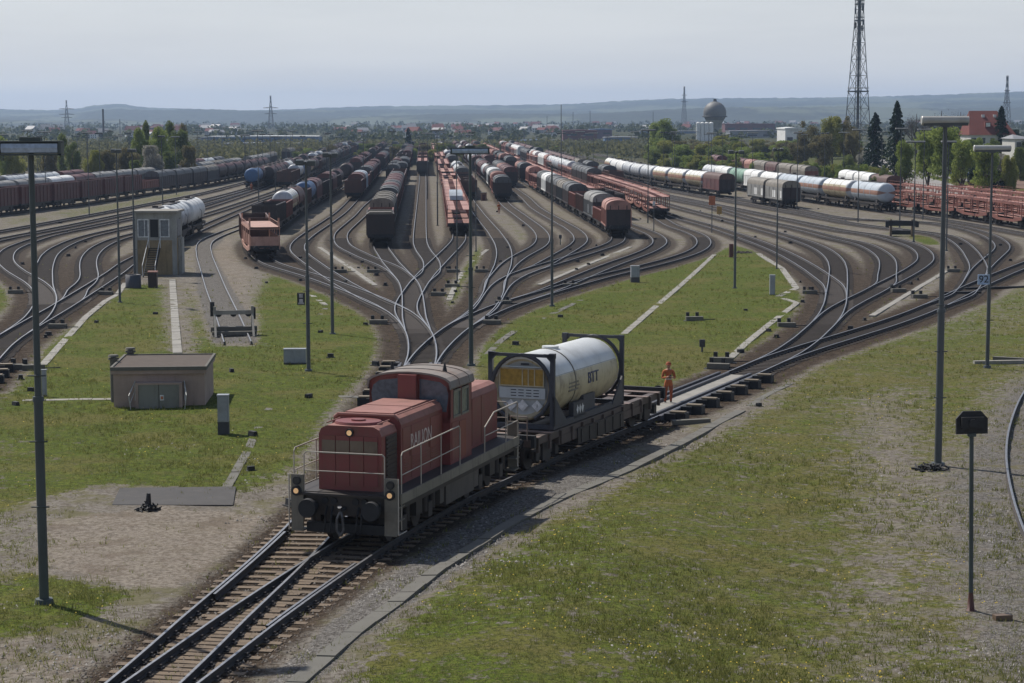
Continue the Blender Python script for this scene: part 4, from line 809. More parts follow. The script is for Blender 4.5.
row('Lc', 185.5, ['td', 'td', 'tk', 'td', 'tw'], 'in the sooty tank row right of blue tank', fill=['td', 'ts', 'ob'], yend=148)
row('Lb', 187.5, ['ob', 'ob', 'ts', 'tu', 'hd', 'tw'], 'in the row left of the white ended tank', fill=['hd', 'td', 'ob'], yend=148)
row('Lg', 0, ['om', 'om', 'om', 'om', 'om', 'om', 'om', 'rf', 'hd', 'hd', 'hd', 'hp', 'td', 'td', 'td', 'td', 'td', 'td', 'td'], 'in the long maroon row at the left edge', start=2, yend=152)
row('Lh', 0, ['fr', 'hg', 'hg', 'hw', 'hm', 'hg', 'hg', 'hg', 'hd', 'hp', 'hd', 'hg'], 'in the second row behind the maroon wagons', fill=['hg', 'hd', 'hp'], start=2, yend=155)
row('Li', 0, ['hd', 'hd', 'ts', 'ts', 'hm', 'od', 'od', '_', '_', 'hm', 'hd', '_', 'hm', 'ts', 'hd'], 'in the third row behind the maroon wagons', start=2, yend=160)
print('WAGONS', WCOUNT)

# ------------------------------------------------------------------ shunting locomotive (front at -y)
def loco(k, s_front):
    L = 14.3; r = empty('shunting_locomotive'); tag(r, 'weathered red diesel shunting locomotive leading the tank container wagon', 'locomotive')
    def P(name, mats, par=r): 
        mb = MB(); return mb, (lambda: mb.build(name, mats, par))
    mb, f = P('deck_frame', ['under', 'plate'])
    mb.box(-1.5, 1.5, -6.5, 6.5, 1.32, 1.42); mb.box(-1.42, 1.42, -6.45, 6.45, 1.0, 1.32, 0)
    for s in (-1, 1): mb.box(min(s*1.5, s*1.54), max(s*1.5, s*1.54), -6.5, 6.5, 1.18, 1.44, 1)
    for s in (-1, 1): mb.box(-1.36, 1.36, min(s*6.5, s*6.56), max(s*6.5, s*6.56), .82, 1.42)
    mb.box(-1.3, 1.3, -6.75, -6.5, 1.34, 1.40); deck = f()
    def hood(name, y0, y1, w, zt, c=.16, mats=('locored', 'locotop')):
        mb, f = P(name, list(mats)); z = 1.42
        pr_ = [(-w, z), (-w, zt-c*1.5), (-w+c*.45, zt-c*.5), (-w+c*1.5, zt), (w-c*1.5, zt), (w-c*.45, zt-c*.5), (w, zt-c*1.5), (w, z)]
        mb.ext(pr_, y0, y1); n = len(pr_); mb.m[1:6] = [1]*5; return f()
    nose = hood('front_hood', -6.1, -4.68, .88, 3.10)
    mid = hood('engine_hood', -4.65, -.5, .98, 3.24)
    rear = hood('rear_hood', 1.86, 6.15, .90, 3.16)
    for s in (-1, 1):            # hood side details
        mb = MB(); mb.box(min(s*.88, s*.905), max(s*.88, s*.905), -5.75, -4.78, 1.5, 2.82)
        for i in range(11): mb.box(min(s*.905, s*.925), max(s*.905, s*.925), -5.7, -4.83, 1.56+i*.115, 1.60+i*.115)
        mb.build('side_grille', 'locodark', nose)  # near-black colour paints in the shade of the grille recess
        for y0, y1 in ((-4.5, -3.75), (-3.7, -1.85), (-1.8, -.62)):
            mb = MB(); mb.box(min(s*.98, s*.995), max(s*.98, s*.995), y0, y1, 1.5, 2.9); mb.box(min(s*.995, s*1.015), max(s*.995, s*1.015), y1-.12, y1-.06, 2.1, 2.3)
            for i in range(7): mb.box(min(s*.995, s*1.012), max(s*.995, s*1.012), y0+.12, y1-.25, 1.62+i*.07, 1.64+i*.07)
            mb.build('access_door', 'locored', mid)
        for y0, y1 in ((2.05, 3.0), (3.06, 4.1), (4.16, 5.2)):
            mb = MB(); mb.box(min(s*.90, s*.915), max(s*.90, s*.915), y0, y1, 1.5, 2.9); mb.build('access_door', 'locored', rear)
    mb = MB()                    # radiator front: four panels with a dark gap, pale upper band
    for i in range(4): x = -.78+i*.395; mb.box(x, x+.37, -6.125, -6.10, 1.55, 2.84)
    mb.build('radiator_panel', 'locored', nose)
    mb = MB()
    for i in range(4): x = -.78+i*.395; mb.box(x, x+.37, -6.14, -6.126, 2.36, 2.72)
    mb.build('radiator_band', 'grim', nose)
    mb = MB(); mb.cyl((0, -6.1, 2.93), (0, -6.17, 2.93), .11, .11, 14, 0); mb.cyl((0, -6.17, 2.93), (0, -6.18, 2.93), .07, .07, 14, 1); mb.build('headlight', ['black', 'lit'], nose)
    mb = MB(); mb.cyl((0, -5.35, 3.08), (0, -5.35, 3.17), .66, .62, 24); mb.cyl((0, -5.35, 3.17), (0, -5.35, 3.21), .2, .2, 12); mb.build('fan_cover', 'locored', nose)
    for y0, y1 in ((-4.4, -2.7), (-2.6, -.9)):
        mb = MB(); mb.box(-.68, .68, y0, y1, 3.24, 3.28); mb.build('hood_hatch', 'locotop', mid)
    mb = MB(); mb.tube([(-.92, -4.66, 3.14), (-.8, -4.66, 3.24), (.8, -4.66, 3.24), (.92, -4.66, 3.14)], .045, 8); mb.tube([(.85, -4.5, 3.27), (.85, -.7, 3.27)], .018); mb.tube([(-.7, -5.9, 3.15), (-.7, -4.8, 3.15)], .018); mb.tube([(.7, -5.9, 3.15), (.7, -4.8, 3.15)], .018); mb.build('grab_rail', 'locotop', mid)
    # cab
    y0, y1 = -.5, 1.85; w = 1.22
    mb, f = P('cab_body', ['locored'])
    mb.box(-w, w, y0, y1, 1.42, 2.72)
    for yy in (y0, y1-.06): mb.ext([(-w, 2.72), (w, 2.72)]+[(x, z-.1) for x, z in [(-(w)*math.cos(math.pi*i/12), 3.62+.34*math.sin(math.pi*i/12)**.75) for i in range(12, -1, -1)]], yy, yy+.06)
    for s in (-1, 1):
        mb.box(min(s*w, s*(w-.08)), max(s*w, s*(w-.08)), y0, y0+.3, 2.72, 3.56); mb.box(min(s*w, s*(w-.08)), max(s*w, s*(w-.08)), y1-.35, y1, 2.72, 3.56); mb.box(min(s*w, s*(w-.08)), max(s*w, s*(w-.08)), y0+1.1, y0+1.2, 2.72, 3.56)
    cap = [(-w, 3.50)]+[(-w*math.cos(math.pi*i/14), 3.62+.34*math.sin(math.pi*i/14)**.75) for i in range(1, 14)]+[(w, 3.50)]
    for yy in (y0, y1-.05):      # arched header over the windows
        for (xa, za), (xb, zb) in zip(cap, cap[1:]): mb.ext([(xa, za), (xb, zb), (xb*.95, zb-.09), (xa*.95, za-.09)], yy, yy+.05)
    for s in (-1, 1):
        for yy in (y0, y1-.06): mb.box(min(s*1.14, s*1.22), max(s*1.14, s*1.22), yy, yy+.06, 2.72, 3.5)
    mb.box(-.27, .27, y0-.30, y0+.02, 2.6, 3.94); mb.box(-1.2, 1.2, y0-.0, y0+.06, 2.6, 2.80); cab = f()
    mb = MB(); roof = [(-w-.06, 3.58)]+[(-(w+.06)*math.cos(math.pi*i/12), 3.64+.38*math.sin(math.pi*i/12)**.75) for i in range(1, 12)]+[(w+.06, 3.58)]
    ri = [(x*.965, z-.05) for x, z in roof]; n_ = len(roof)
    for q in range(n_-1): mb.ext([roof[q], roof[q+1], ri[q+1], ri[q]], y0-.10, y1+.12, 0, False)
    for yy in (y0+.8, y0+1.9): mb.ext([(x*1.004, z+.02) for x, z in roof], yy, yy+.04, 0)
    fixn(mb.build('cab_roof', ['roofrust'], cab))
    for s in (-1, 1):
        mb = MB(); mb.ext([(s*.30, 3.0), (s*1.10, 2.90), (s*1.16, 3.40), (s*1.10, 3.60), (s*.92, 3.74), (s*.30, 3.82)], y0-.01, y0+.035); mb.build('front_window', 'cabglass', cab)
        mb = MB(); mb.ext([(s*.0, 2.80), (s*1.13, 2.80), (s*1.13, 3.42), (s*1.0, 3.62), (s*.0, 3.76)], y1-.035, y1-.012); mb.build('rear_window', 'cabglass', cab)
        for a, b in ((y0+.3, y0+1.1), (y0+1.2, y1-.35)):
            mb = MB(); mb.box(min(s*(w-.05), s*(w-.02)), max(s*(w-.05), s*(w-.02)), a, b, 2.72, 3.46); wn = mb.build('side_window', 'sideglass', cab)
            mb = MB()
            for (c, d, e, g) in ((a, b, 2.70, 2.76), (a, b, 3.42, 3.49), (a, a+.05, 2.76, 3.42), (b-.05, b, 2.76, 3.42)): mb.box(min(s*(w-.03), s*(w+.015)), max(s*(w-.03), s*(w+.015)), c, d, e, g)
            mb.build('window_frame', 'plate', wn)
        mb = MB(); mb.box(min(s*w, s*(w+.02)), max(s*w, s*(w+.02)), y0+.95, y0+1.65, 1.5, 2.55); mb.build('side_hatch', 'cabpanel', cab)
        mb = MB(); mb.box(min(s*w, s*(w+.015)), max(s*w, s*(w+.015)), y0+.12, y0+.85, 1.5, 2.6); mb.build('side_panel', 'locored', cab)
        mb = MB(); mb.cyl((s*.8, y0+.9, 3.9), (s*.8, y0+.9, 4.2), .09, .02, 8); mb.build('horn', 'black', cab)
    # ends
    for e in (-1, 1):
        for s in (-1, 1):
            mb = MB(); x = s*1.30; mb.box(x-.17, x+.17, min(e*6.62, e*6.68), max(e*6.62, e*6.68), .42, 1.86); mb.box(x-.17, x+.17, min(e*6.15, e*6.7), max(e*6.15, e*6.7), .38, .42)
            for zz in (.75, 1.1): mb.box(x-.05, s*1.52, min(e*6.1, e*6.62), max(e*6.1, e*6.62), zz, zz+.03) if s > 0 else mb.box(s*1.52, x+.05, min(e*6.1, e*6.62), max(e*6.1, e*6.62), zz, zz+.03)
            pl_ = mb.build('step_plate', 'plate', r)
            mb = MB(); mb.cyl((x, e*6.68, 1.44), (x, e*6.78, 1.44), .13, .13, 16, 0); mb.cyl((x, e*6.78, 1.44), (x, e*6.79, 1.44), .07, .07, 16, 1 if e < 0 else 2)
            mb.build('headlamp', ['black', 'lit', 'lens'], pl_)
            mb = MB(); mb.cyl((x, e*6.68, 1.70), (x, e*6.74, 1.70), .11, .11, 14, 0); mb.cyl((x, e*6.74, 1.70), (x, e*6.745, 1.70), .075, .075, 14, 1); mb.build('tail_lamp', ['black', 'lens'], pl_)
            mb = MB(); mb.cyl((s*.875, e*6.56, 1.05), (s*.875, e*6.98, 1.05), .14, .12, 12); mb.cyl((s*.875, e*6.98, 1.05), (s*.875, e*7.15, 1.05), .25, .24, 20); mb.build('buffer', 'black', r)
        mb = MB(); mb.tube([(0, e*6.6, 1.02), (0, e*6.95, 1.02), (.0, e*7.02, 1.12)], .06); mb.tube([(.0, e*6.92, 1.0), (.07, e*6.98, .8), (.09, e*6.98, .5), (0, e*6.98, .36), (-.09, e*6.98, .5), (-.09, e*6.98, .8), (0, e*6.92, 1.0)], .04, 6); mb.build('coupling_hook', 'coup', r)
        mb = MB()
        for x in (-.5, -.34, .38, .5): mb.tube([(x, e*6.56, 1.05), (x+.03, e*6.8, .85), (x, e*6.78, .5), (x-.05, e*6.7, .4)], .028)
        for x in (-.55, .55, -.3, .3): mb.cyl((x, e*6.56, 1.2), (x, e*6.62, 1.2), .09, .09, 10)
        mb.box(-1.1, 1.1, min(e*6.3, e*6.5), max(e*6.3, e*6.5), .35, .6); mb.build('brake_hose', 'black', r)
    # handrails
    z = 1.42
    mb = MB()
    for e in (-1, 1):
        Y_ = e*6.62
        mb.tube([(-1.12, Y_, z), (-1.12, Y_, z+.98), (-1.06, Y_, z+1.04), (1.06, Y_, z+1.04), (1.12, Y_, z+.98), (1.12, Y_, z)], .018); mb.tube([(-1.12, Y_, z+.55), (1.12, Y_, z+.55)], .014); mb.build('end_handrail', 'rail_w', r); mb = MB()
    for s in (-1, 1):
        mb = MB(); x = s*1.5
        mb.tube([(x, -6.35, .5), (x, -6.35, z+1.0), (x, -6.25, z+1.08), (x, -.6, z+1.12), (x, -.5, z+1.0), (x, -.5, z)], .018); mb.tube([(x, -6.35, z+.5), (x, -.5, z+.55)], .014)
        for yy in (-4.5, -2.5): mb.tube([(x, yy, z), (x, yy, z+1.1)], .018)
        mb.build('side_handrail', 'rail_w', r); mb = MB(); mb.tube([(x, 2.3, z+.75), (x, 3.4, z+1.08), (x, 6.3, z+1.08), (x, 6.4, z+1.), (x, 6.4, .5)], .022); mb.tube([(x, 2.3, z), (x, 2.3, z+.75)], .02); mb.tube([(x, 2.3, z+.5), (x, 6.4, z+.5)], .017); mb.tube([(x, 4.9, z), (x, 4.9, z+1.08)], .018)
        mb.build('side_handrail', 'rail_w', r); mb = MB()
        mb.tube([(s*1.52, -6.7, .42), (s*1.52, -6.7, z+.45)], .02); mb.tube([(s*1.53, -6.7, .42), (s*1.53, -6.0, .42)], .02)
        mb.build('step_rail', 'rail_w', r)
    # running gear
    for yb in (-4.0, 4.0):
        mb = MB()
        for s in (-1, 1):
            mb.box(min(s*.98, s*1.12), max(s*.98, s*1.12), yb-1.7, yb+1.7, .5, .85)
            for q in (-1.25, 1.25): mb.box(min(s*1.1, s*1.26), max(s*1.1, s*1.26), yb+q-.2, yb+q+.2, .32, .72); mb.cyl((s*1.18, yb+q-.38, .5), (s*1.18, yb+q-.38, .95), .1, .1, 8); mb.cyl((s*1.18, yb+q+.38, .5), (s*1.18, yb+q+.38, .95), .1, .1, 8)
            mb.box(min(s*1.1, s*1.3), max(s*1.1, s*1.3), yb-.3, yb+.3, .55, 1.1)
        bg = mb.build('bogie', 'under', r)
        for q in (-1.25, 1.25):
            for s in (-1, 1): mb = MB(); mb.cyl((s*.69, yb+q, .48), (s*.83, yb+q, .48), .48, .48, 24); mb.cyl((s*.66, yb+q, .48), (s*.70, yb+q, .48), .52, .52, 24); mb.cyl((0, yb+q, .48), (s*1.1, yb+q, .48), .1, .1, 8); mb.build('wheel', 'under', bg)
    mb = MB(); mb.box(-1.35, 1.38, -1.55, 1.5, .45, 1.0); mb.box(-1.3, 1.36, 1.6, 2.1, .5, 1.0); mb.box(-1.3, 1.34, -2.05, -1.62, .55, 1.0); mb.build('fuel_tank', 'tankgrey', r)
    text('lettering', 'RAILION', .56, 'lett', mid, (1.003, -2.75, 2.45), (R(90), 0, R(90)), .003, sx=.98)
    place(r, k, s_front+L*.44, L); r.scale = (1.04, .88, 1.055); r.location.x -= .2; return r
sf = LN['main'].sY(52.7)
loco('main', sf)

# ------------------------------------------------------------------ container wagon with its tank container
def carrier(k, s0):
    L = 15.6; K = empty('container_flat_wagon'); tag(K, 'brown skeletal container flat wagon coupled behind the red locomotive', 'flat wagon'); l = L/2-.6
    mb = MB()
    for s in (-1, 1):
        mb.box(min(s*.95, s*1.22), max(s*.95, s*1.22), -l, l, .88, 1.14); mb.box(min(s*.95, s*1.25), max(s*.95, s*1.25), -l+2.6, l-2.6, .60, .9)
        for i in range(13): y = -l+.6+i*(2*l-1.2)/12; mb.box(min(s*1.2, s*1.3), max(s*1.2, s*1.3), y-.06, y+.06, .62, 1.1)
    for i in range(9): y = -l+.2+i*(2*l-.4)/8; mb.box(-.95, .95, y-.13, y+.13, .95, 1.135)
    mb.box(-.25, .25, -l, l, .85, 1.12); mb.build('frame', 'wagonbrown', K)
    for y in (-l+.6, -l+1.8, l-.8, l-2.2, l-4.4): mb = MB(); mb.box(-1.32, 1.32, y-.16, y+.16, 1.141, 1.17); mb.build('cross_bearer', 'wagonpink', K)
    mb = MB()
    for s in (-1, 1): mb.box(min(s*1.26, s*1.30), max(s*1.26, s*1.30), -2.8, 2.2, .38, .95)
    for i in range(6): mb.box(-1.33, 1.33, -2.5+i*.85, -2.2+i*.85, .42, .90)
    mb.build('side_equipment', 'under', K)
    kk = Kit(); ends(kk, L); bogie(kk, -L/2+2.3); bogie(kk, L/2-2.3); by = {}
    for i, (n, m_, mats, sub) in enumerate(kk.parts): by[i] = m_.build(n, mats, by[sub] if sub is not None else K)
    mb = MB(); mb.box(-1.05, .2, -l-.02, -l+.9, 1.172, 1.21); mb.tube([(.5, -l, 1.1), (.5, -l, 1.9), (1.1, -l, 1.9), (1.1, -l, 1.1)], .02); mb.build('end_platform', 'wagonpink', K)
    x, y = place(K, k, s0+L/2, L)
    # container: its own thing, standing on the wagon
    c = empty('tank_container'); tag(c, 'cream tank container in dark slate frame standing on the flat wagon', 'tank container')
    l2, w, H, r = 3.75, 1.22, 2.6, 1.15; zc = 1.38
    mb = MB()
    for e in (-1, 1):
        for s in (-1, 1):
            mb.box(min(s*w, s*(w-.15)), max(s*w, s*(w-.15)), min(e*l2, e*(l2-.15)), max(e*l2, e*(l2-.15)), 0, H)
            # arched stiffener between post and beams
            a0 = []
            for i in range(9):
                t = math.pi/2*i/8; a0.append((s*1.10*math.cos(t), zc+1.16*math.sin(t)))
            y_ = e*(l2-.06)
            for (xa, za), (xb, zb) in zip(a0, a0[1:]): mb.tube([(xa, y_, za), (xb, y_, zb)], .075, 6)
            a0 = [(s*1.10*math.cos(t), zc-1.16*math.sin(t)) for t in (0, .4, .8, 1.1)]
            for (xa, za), (xb, zb) in zip(a0, a0[1:]): mb.tube([(xa, y_, za), (xb, y_, zb)], .075, 6)
            mb.extx([(e*l2, .14), (e*l2, 1.15), (e*(l2-.12), 1.15), (e*(l2-1.35), .14)], min(s*w, s*(w-.06)), max(s*w, s*(w-.06)))
            mb.extz([(s*w, e*l2), (s*(w-.2), e*l2), (s*(w-.2), e*(l2-.2)), (s*w, e*(l2-.2))], H-.15, H+.02)
            mb.ext([(s*w, H), (s*(w-.4), H), (s*w, H-.4)], min(e*l2, e*(l2-.08)), max(e*l2, e*(l2-.08)))
        mb.box(-w+.15, w-.15, min(e*l2, e*(l2-.1)), max(e*l2, e*(l2-.1)), H-.12, H-.01); mb.box(-w+.15, w-.15, min(e*l2, e*(l2-.12)), max(e*l2, e*(l2-.12)), .0, .16)
    for s in (-1, 1): mb.box(min(s*(w-.02), s*(w-.16)), max(s*(w-.02), s*(w-.16)), -l2+.15, l2-.15, .0, .22)
    mb.build('frame', 'frame', c)
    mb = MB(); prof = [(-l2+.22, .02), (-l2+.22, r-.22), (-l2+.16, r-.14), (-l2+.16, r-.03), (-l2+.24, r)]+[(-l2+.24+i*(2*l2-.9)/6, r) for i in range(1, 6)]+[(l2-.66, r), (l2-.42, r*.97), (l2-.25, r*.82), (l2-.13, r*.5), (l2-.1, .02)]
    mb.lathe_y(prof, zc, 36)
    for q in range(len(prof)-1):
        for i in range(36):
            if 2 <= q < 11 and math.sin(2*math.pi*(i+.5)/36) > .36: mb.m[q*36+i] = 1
            if q == 0: mb.m[q*36+i] = 2
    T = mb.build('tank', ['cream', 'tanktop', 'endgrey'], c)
    mb = MB()
    for s in (-1, 1): mb.box(min(s*1.035, s*1.075), max(s*1.035, s*1.075), -l2+.25, l2-.7, zc+.37, zc+.42)
    for y_ in (-1.35,): mb.lathe_y([(y_-.04, r+.004), (y_-.04, r+.018), (y_+.04, r+.018), (y_+.04, r+.004)], zc, 36)
    mb.build('cladding_strip', 'plate', T)
    ye = -l2+.14
    mb = MB(); mb.box(-.80, .78, ye-.03, ye, zc+.10, zc+.66); pn = mb.build('inspection_window', 'ylw', T)
    mb = MB(); mb.box(-.84, .82, ye-.05, ye-.02, zc+.06, zc+.10); mb.box(-.84, .82, ye-.05, ye-.02, zc+.66, zc+.70)
    for x in (-.84, -.0, .22, .45, .78): mb.box(x, x+.035, ye-.05, ye-.02, zc+.10, zc+.66)
    mb.build('window_frame', 'cream', pn)
    mb = MB(); mb.box(-.9, .9, ye-.012, ye, zc+.72, zc+.76); mb.box(-.85, .85, ye-.010, ye, zc-.36, zc+.02); mb.build('data_panel', 'dpanel', T)
    mb = MB()
    for i in range(3):
        for j in range(4): x = -.42+.28*j; mb.box(x, x+.2, ye-.016, ye-.012, zc-.08-i*.1, zc-.05-i*.1)
    mb.box(-.05, .25, ye-.016, ye-.01, zc+.80, zc+.87); mb.build('data_text', 'ink', T)
    for x in (-.42, .02, .56):
        mb = MB(); q = .21; cz_ = zc-.60; mb.add([(x-q, ye-.02, cz_), (x, ye-.02, cz_-q), (x+q, ye-.02, cz_), (x, ye-.02, cz_+q)], [(0, 1, 2, 3)]); pq = mb.build('hazard_placard', 'hazw', T)
    text('placard_mark', '1', .16, 'ink', T, (.56, ye-.024, zc-.60), (R(90), 0, 0), .002)
    text('lettering', 'BTT', .56, 'inkdark', T, (r*.985+.025, .45, zc-.0), (R(88), 0, R(90)), .012, sx=1.15)
    for i in range(3): mb = MB(); mb.box(r*.97, r*1.0+.006, -2.05, -1.1+.1*(i % 2), zc-.0-.13*i, zc+.055-.13*i); mb.build('side_text_line', 'plate', T)
    mb = MB(); mb.box(.85, 1.0+.08, -.35, .85, .12, .80); mb.build('valve_box', 'frame', c)
    mb = MB()
    for i in range(3):
        y_ = -1.3+i*.26; mb.add([(1.205, y_, .24), (1.205, y_+.13, .50), (1.205, y_+.04, .50), (1.205, y_-.02, .6), (1.205, y_-.12, .42)], [(0, 1, 2, 3, 4)])
    mb.box(1.02, 1.2, -1.72, -.5, .12, .68, 1); mb.build('valve_cover', ['hazw', 'frame'], c)
    mb = MB(); mb.cyl((0, -.9, zc+r-.05), (0, -.9, zc+r+.06), .3, .3, 14); mb.build('manhole_lid', 'tanktop', T)
    s1 = s0+2.85+l2; x0, y0 = LN[k].at(s1-2.6); x1, y1 = LN[k].at(s1+2.6)
    c.location = ((x0+x1)/2, (y0+y1)/2, (rz(y0)+rz(y1))/2+1.172); c.rotation_euler = (math.atan2(rz(y1)-rz(y0), 5.2), 0, -math.atan2(x1-x0, y1-y0))
carrier('main', sf+13.1)

# ------------------------------------------------------------------ lamp masts
def G(x, y, h=-.2):              # survey row/column -> (X, Y, ground z)
    X, Y = un(x, y, h); return X, Y, gz(X, Y)
def mast(bx, by, ty, hw, label, kind='box', mat='mast', r=.10, face=1, group=None, rung=True, Y=None):
    if Y is None: X, Yg, z = G(bx, by)
    else: X = at(bx, Y); Yg = Y; z = gz(X, Y)
    H = zat(ty, Yg)-z; e = empty('lamp_mast', (X, Yg, z), 0, label=label, cat='lamp mast', group=group)
    far = Yg > 260
    mb = MB(); k = .45 if not far else .3
    mb.cyl((0, 0, 0), (0, 0, H*k), r, r*.95, 8); mb.cyl((0, 0, H*k), (0, 0, H-.15), r*.72, r*.55, 8)
    if not far: mb.cyl((0, 0, -.1), (0, 0, .12), r*2.2, r*1.8, 8); mb.cyl((0, 0, H*k-.06), (0, 0, H*k+.06), r*1.2, r*1.1, 8)
    mb.build('pole', mat, e)
    w = hw/2
    if kind == 'box':            # long floodlight trough on top of the pole
        mb = MB(); mb.extx([(-.14, H-.26), (-.16, H-.02), (.16, H), (.18, H-.24)], -w, w, 0); mb.extx([(-.20, H-.3), (-.20, H+.0), (-.15, H+.03), (-.15, H-.3)], -w, -w+.06); mb.extx([(-.20, H-.3), (-.20, H+.0), (-.15, H+.03), (-.15, H-.3)], w-.06, w)
        mb.box(-w, w, -.20, .2, H, H+.035); mb.box(-w, w, -.20, .2, H-.31, H-.27); mb.box(-.25, .25, -.1, .1, H+.035, H+.12); hd = mb.build('floodlight_trough', mat, e)
        mb = MB(); mb.extx([(-.165, H-.24), (-.20, H-.13), (-.175, H-.03)], -w+.08, w-.08); mb.build('diffuser', 'lampface', hd)
    elif kind == 'tube':
        mb = MB(); mb.cyl((-w, -.02, H-.12), (w, .02, H-.12), .15, .15, 14, 0); mb.cyl((-w, -.02, H-.12), (-w-.03, -.02, H-.12), .16, .14, 14, 0); mb.box(-w+.04, w-.04, -.13, .13, H-.30, H-.2, 1); mb.box(-.12, .12, -.12, .12, H-.36, H-.2, 1); mb.build('floodlight_trough', ['lamp', mat], e)
    elif kind == 'flat':
        mb = MB(); mb.box(-w, w, -.22, .22, H-.10, H+.02, 0); mb.box(-w+.02, w-.02, -.18, .18, H-.2, H-.1, 1); mb.build('floodlight_trough', ['lamp', mat], e)
    elif kind == 'twin':
        for s in (-1, 1):
            mb = MB(); mb.box(s*w*.62-w*.36, s*w*.62+w*.36, -.5*s-.2, -.5*s+.2, H-.35, H-.12, 0); mb.box(s*w*.62-w*.32, s*w*.62+w*.32, -.5*s-.16, -.5*s+.16, H-.12, H-.06, 1); mb.build('floodlight', [mat, 'lamp'], e)
        mb = MB(); mb.box(-w*.9, w*.9, -.05, .05, H-.3, H-.22); mb.box(-.08, .08, -.55, .55, H-.22, H-.14); mb.build('cross_arm', mat, e)
    if rung and not far:
        mb = MB()
        for i in range(3): mb.cyl((-.22, -.1, 2.4+i*1.6), (.22, -.1, 2.4+i*1.6), .02, .02, 5)
        mb.build('step', mat, e)
    return e
m1 = mast(43, 602, 141, 1.5, 'tall green grey lamp mast in the left foreground with a wide blue grey floodlight trough', 'box', 'mastg', .12)
m2 = mast(308, 371, 158, 1.1, 'lamp mast beside the small grey cabinet carrying the square H sign', 'twin', 'mast')
mast(332, 334.5, 151, 1.0, 'lamp mast with twin heads standing behind the small grey cabinet', 'twin', 'mast')
mast(470.5, 366, 148, 1.95, 'dark lamp mast directly behind the red locomotive with a wide trough', 'box', 'mastg', .115)
mast(551.5, 306.6, 163, .2, 'plain grey mast without a lamp in the centre of the yard', 'none', 'mast')
mast(734.3, 289.4, 150, 1.1, 'lamp mast on the middle grass island beside the debris heap', 'twin', 'mast')
mast(776.3, 270, 148, .8, 'thin lamp mast behind the narrow grey cabinet', 'twin', 'mast', .07)
mast(937, 467, 118, 1.58, 'tallest lamp mast at right with bright tubular floodlight and debris heap at its foot', 'tube', 'mast', .13)
m9 = mast(986.5, 369, 147, 1.8, 'lamp mast near the right edge carrying the 92 sign', 'tube', 'mast', .10)
mast(119.5, 302, 147, .9, 'lamp mast in front of the control tower left side', 'twin', 'mast', .09)
mast(134.5, 277, 147, .9, 'lamp mast touching the left corner of the control tower', 'twin', 'mast', .10)
mast(162.8, 215, 134, 1.2, 'thin lamp mast rising above the silver tank behind the tower', 'twin', 'mast', .09)
mast(89, 214.6, 131, 1.5, 'flat headed lamp mast standing before the long maroon row', 'flat', 'mast', .09)
mast(258.7, 215.5, 129.5, 1.7, 'flat headed lamp mast beside the salmon transporter', 'flat', 'mast', .09)
mast(437.3, 225.6, 129.5, 1.9, 'lamp mast on the grass strip left of the red row', 'flat', 'mast', .09)
mast(456.8, 281, 152, .3, 'slender pole on the triangular grass left of the centre stem', 'none', 'mast', .06)
mast(475.7, 251.5, 152, .3, 'slender pole behind the dark centre lamp mast', 'none', 'mast', .06)
mast(647.6, 223.5, 129.8, 1.9, 'flat headed lamp mast beside the end of the red transporters', 'flat', 'mast', .09)
mast(857.7, 223, 130, 1.9, 'flat headed lamp mast in front of the pale blue tank wagons', 'flat', 'mast', .09)
mast(796.6, 211.5, 133, 1.3, 'lamp mast at the end of the patched tan hooded wagons', 'flat', 'mast', .09)
mast(899.3, 229, 129, 1.5, 'lamp mast between the blue tank and the black buffer stop', 'flat', 'mast', .09)
mast(913.3, 243, 142, 2.1, 'lamp mast rising just right of the black buffer stop', 'flat', 'mast', .09)
mast(946, 252, 142, 1.5, 'flat headed lamp mast behind the tallest right mast', 'flat', 'mast', .08)
mast(922.5, 221, 130, 1.9, 'flat headed lamp mast seen against the red roofed house', 'flat', 'mast', .08)
mast(29.5, 211, 129, 1.7, 'flat headed lamp mast above the left end of the maroon row', 'flat', 'mast', .09)
k = 0
rm = random.Random(21); EX = [(rm.uniform(0, 720), rm.choice([rm.uniform(147, 172), rm.uniform(165, 205)])) for _ in range(60)]
for x, y, t in [(a, b, (128.5+rm.uniform(0, 7)) if b < 172 else 130+rm.uniform(0, 6)) for a, b in EX]+[(5,180,133),(41,182,134),(24,173,135),(64,176,135),(78,178,134),(87,170,131),(108,177,136),(129,182,131),(130,170,134),(147,172,137),(163,170,134),(184,171,135),(197,170,136),(208,176,134),(223,172,137),(245,179,134),(271,178,133),(280,170,136),(291,165,134),(303,174,135),(323,170,135),(337,166,136),(343,160,136),(419,164,136),(452,160,137),(480,158,137),(494,171,135),(505,158,137),(520,164,135),(536,158,137),(548,178,132),(574,177,133),(583,158,136),(593,186,133),(607,160,136),(617,165,135),(631,167,135),(672,185,133),(693,170,136),(711,190,133),(722,176,135),(741,172,136),(752,190,133),(824,188,133),(804,175,135),(843,190,133),(881,196,132),(866,182,134),(890,181,137)]:
    mast(x, y, t, 1.6+.5*(k % 3 == 0), 'slim lamp mast in the far yard with a flat floodlight', ['flat', 'twin', 'flat'][k % 3], 'mast', .085, group='lamp masts in the far yard'); k += 1
tall = mast(561, 175, 104, .2, 'very tall thin antenna pole rising above the far wagons in the centre', 'none', 'mast', .16)
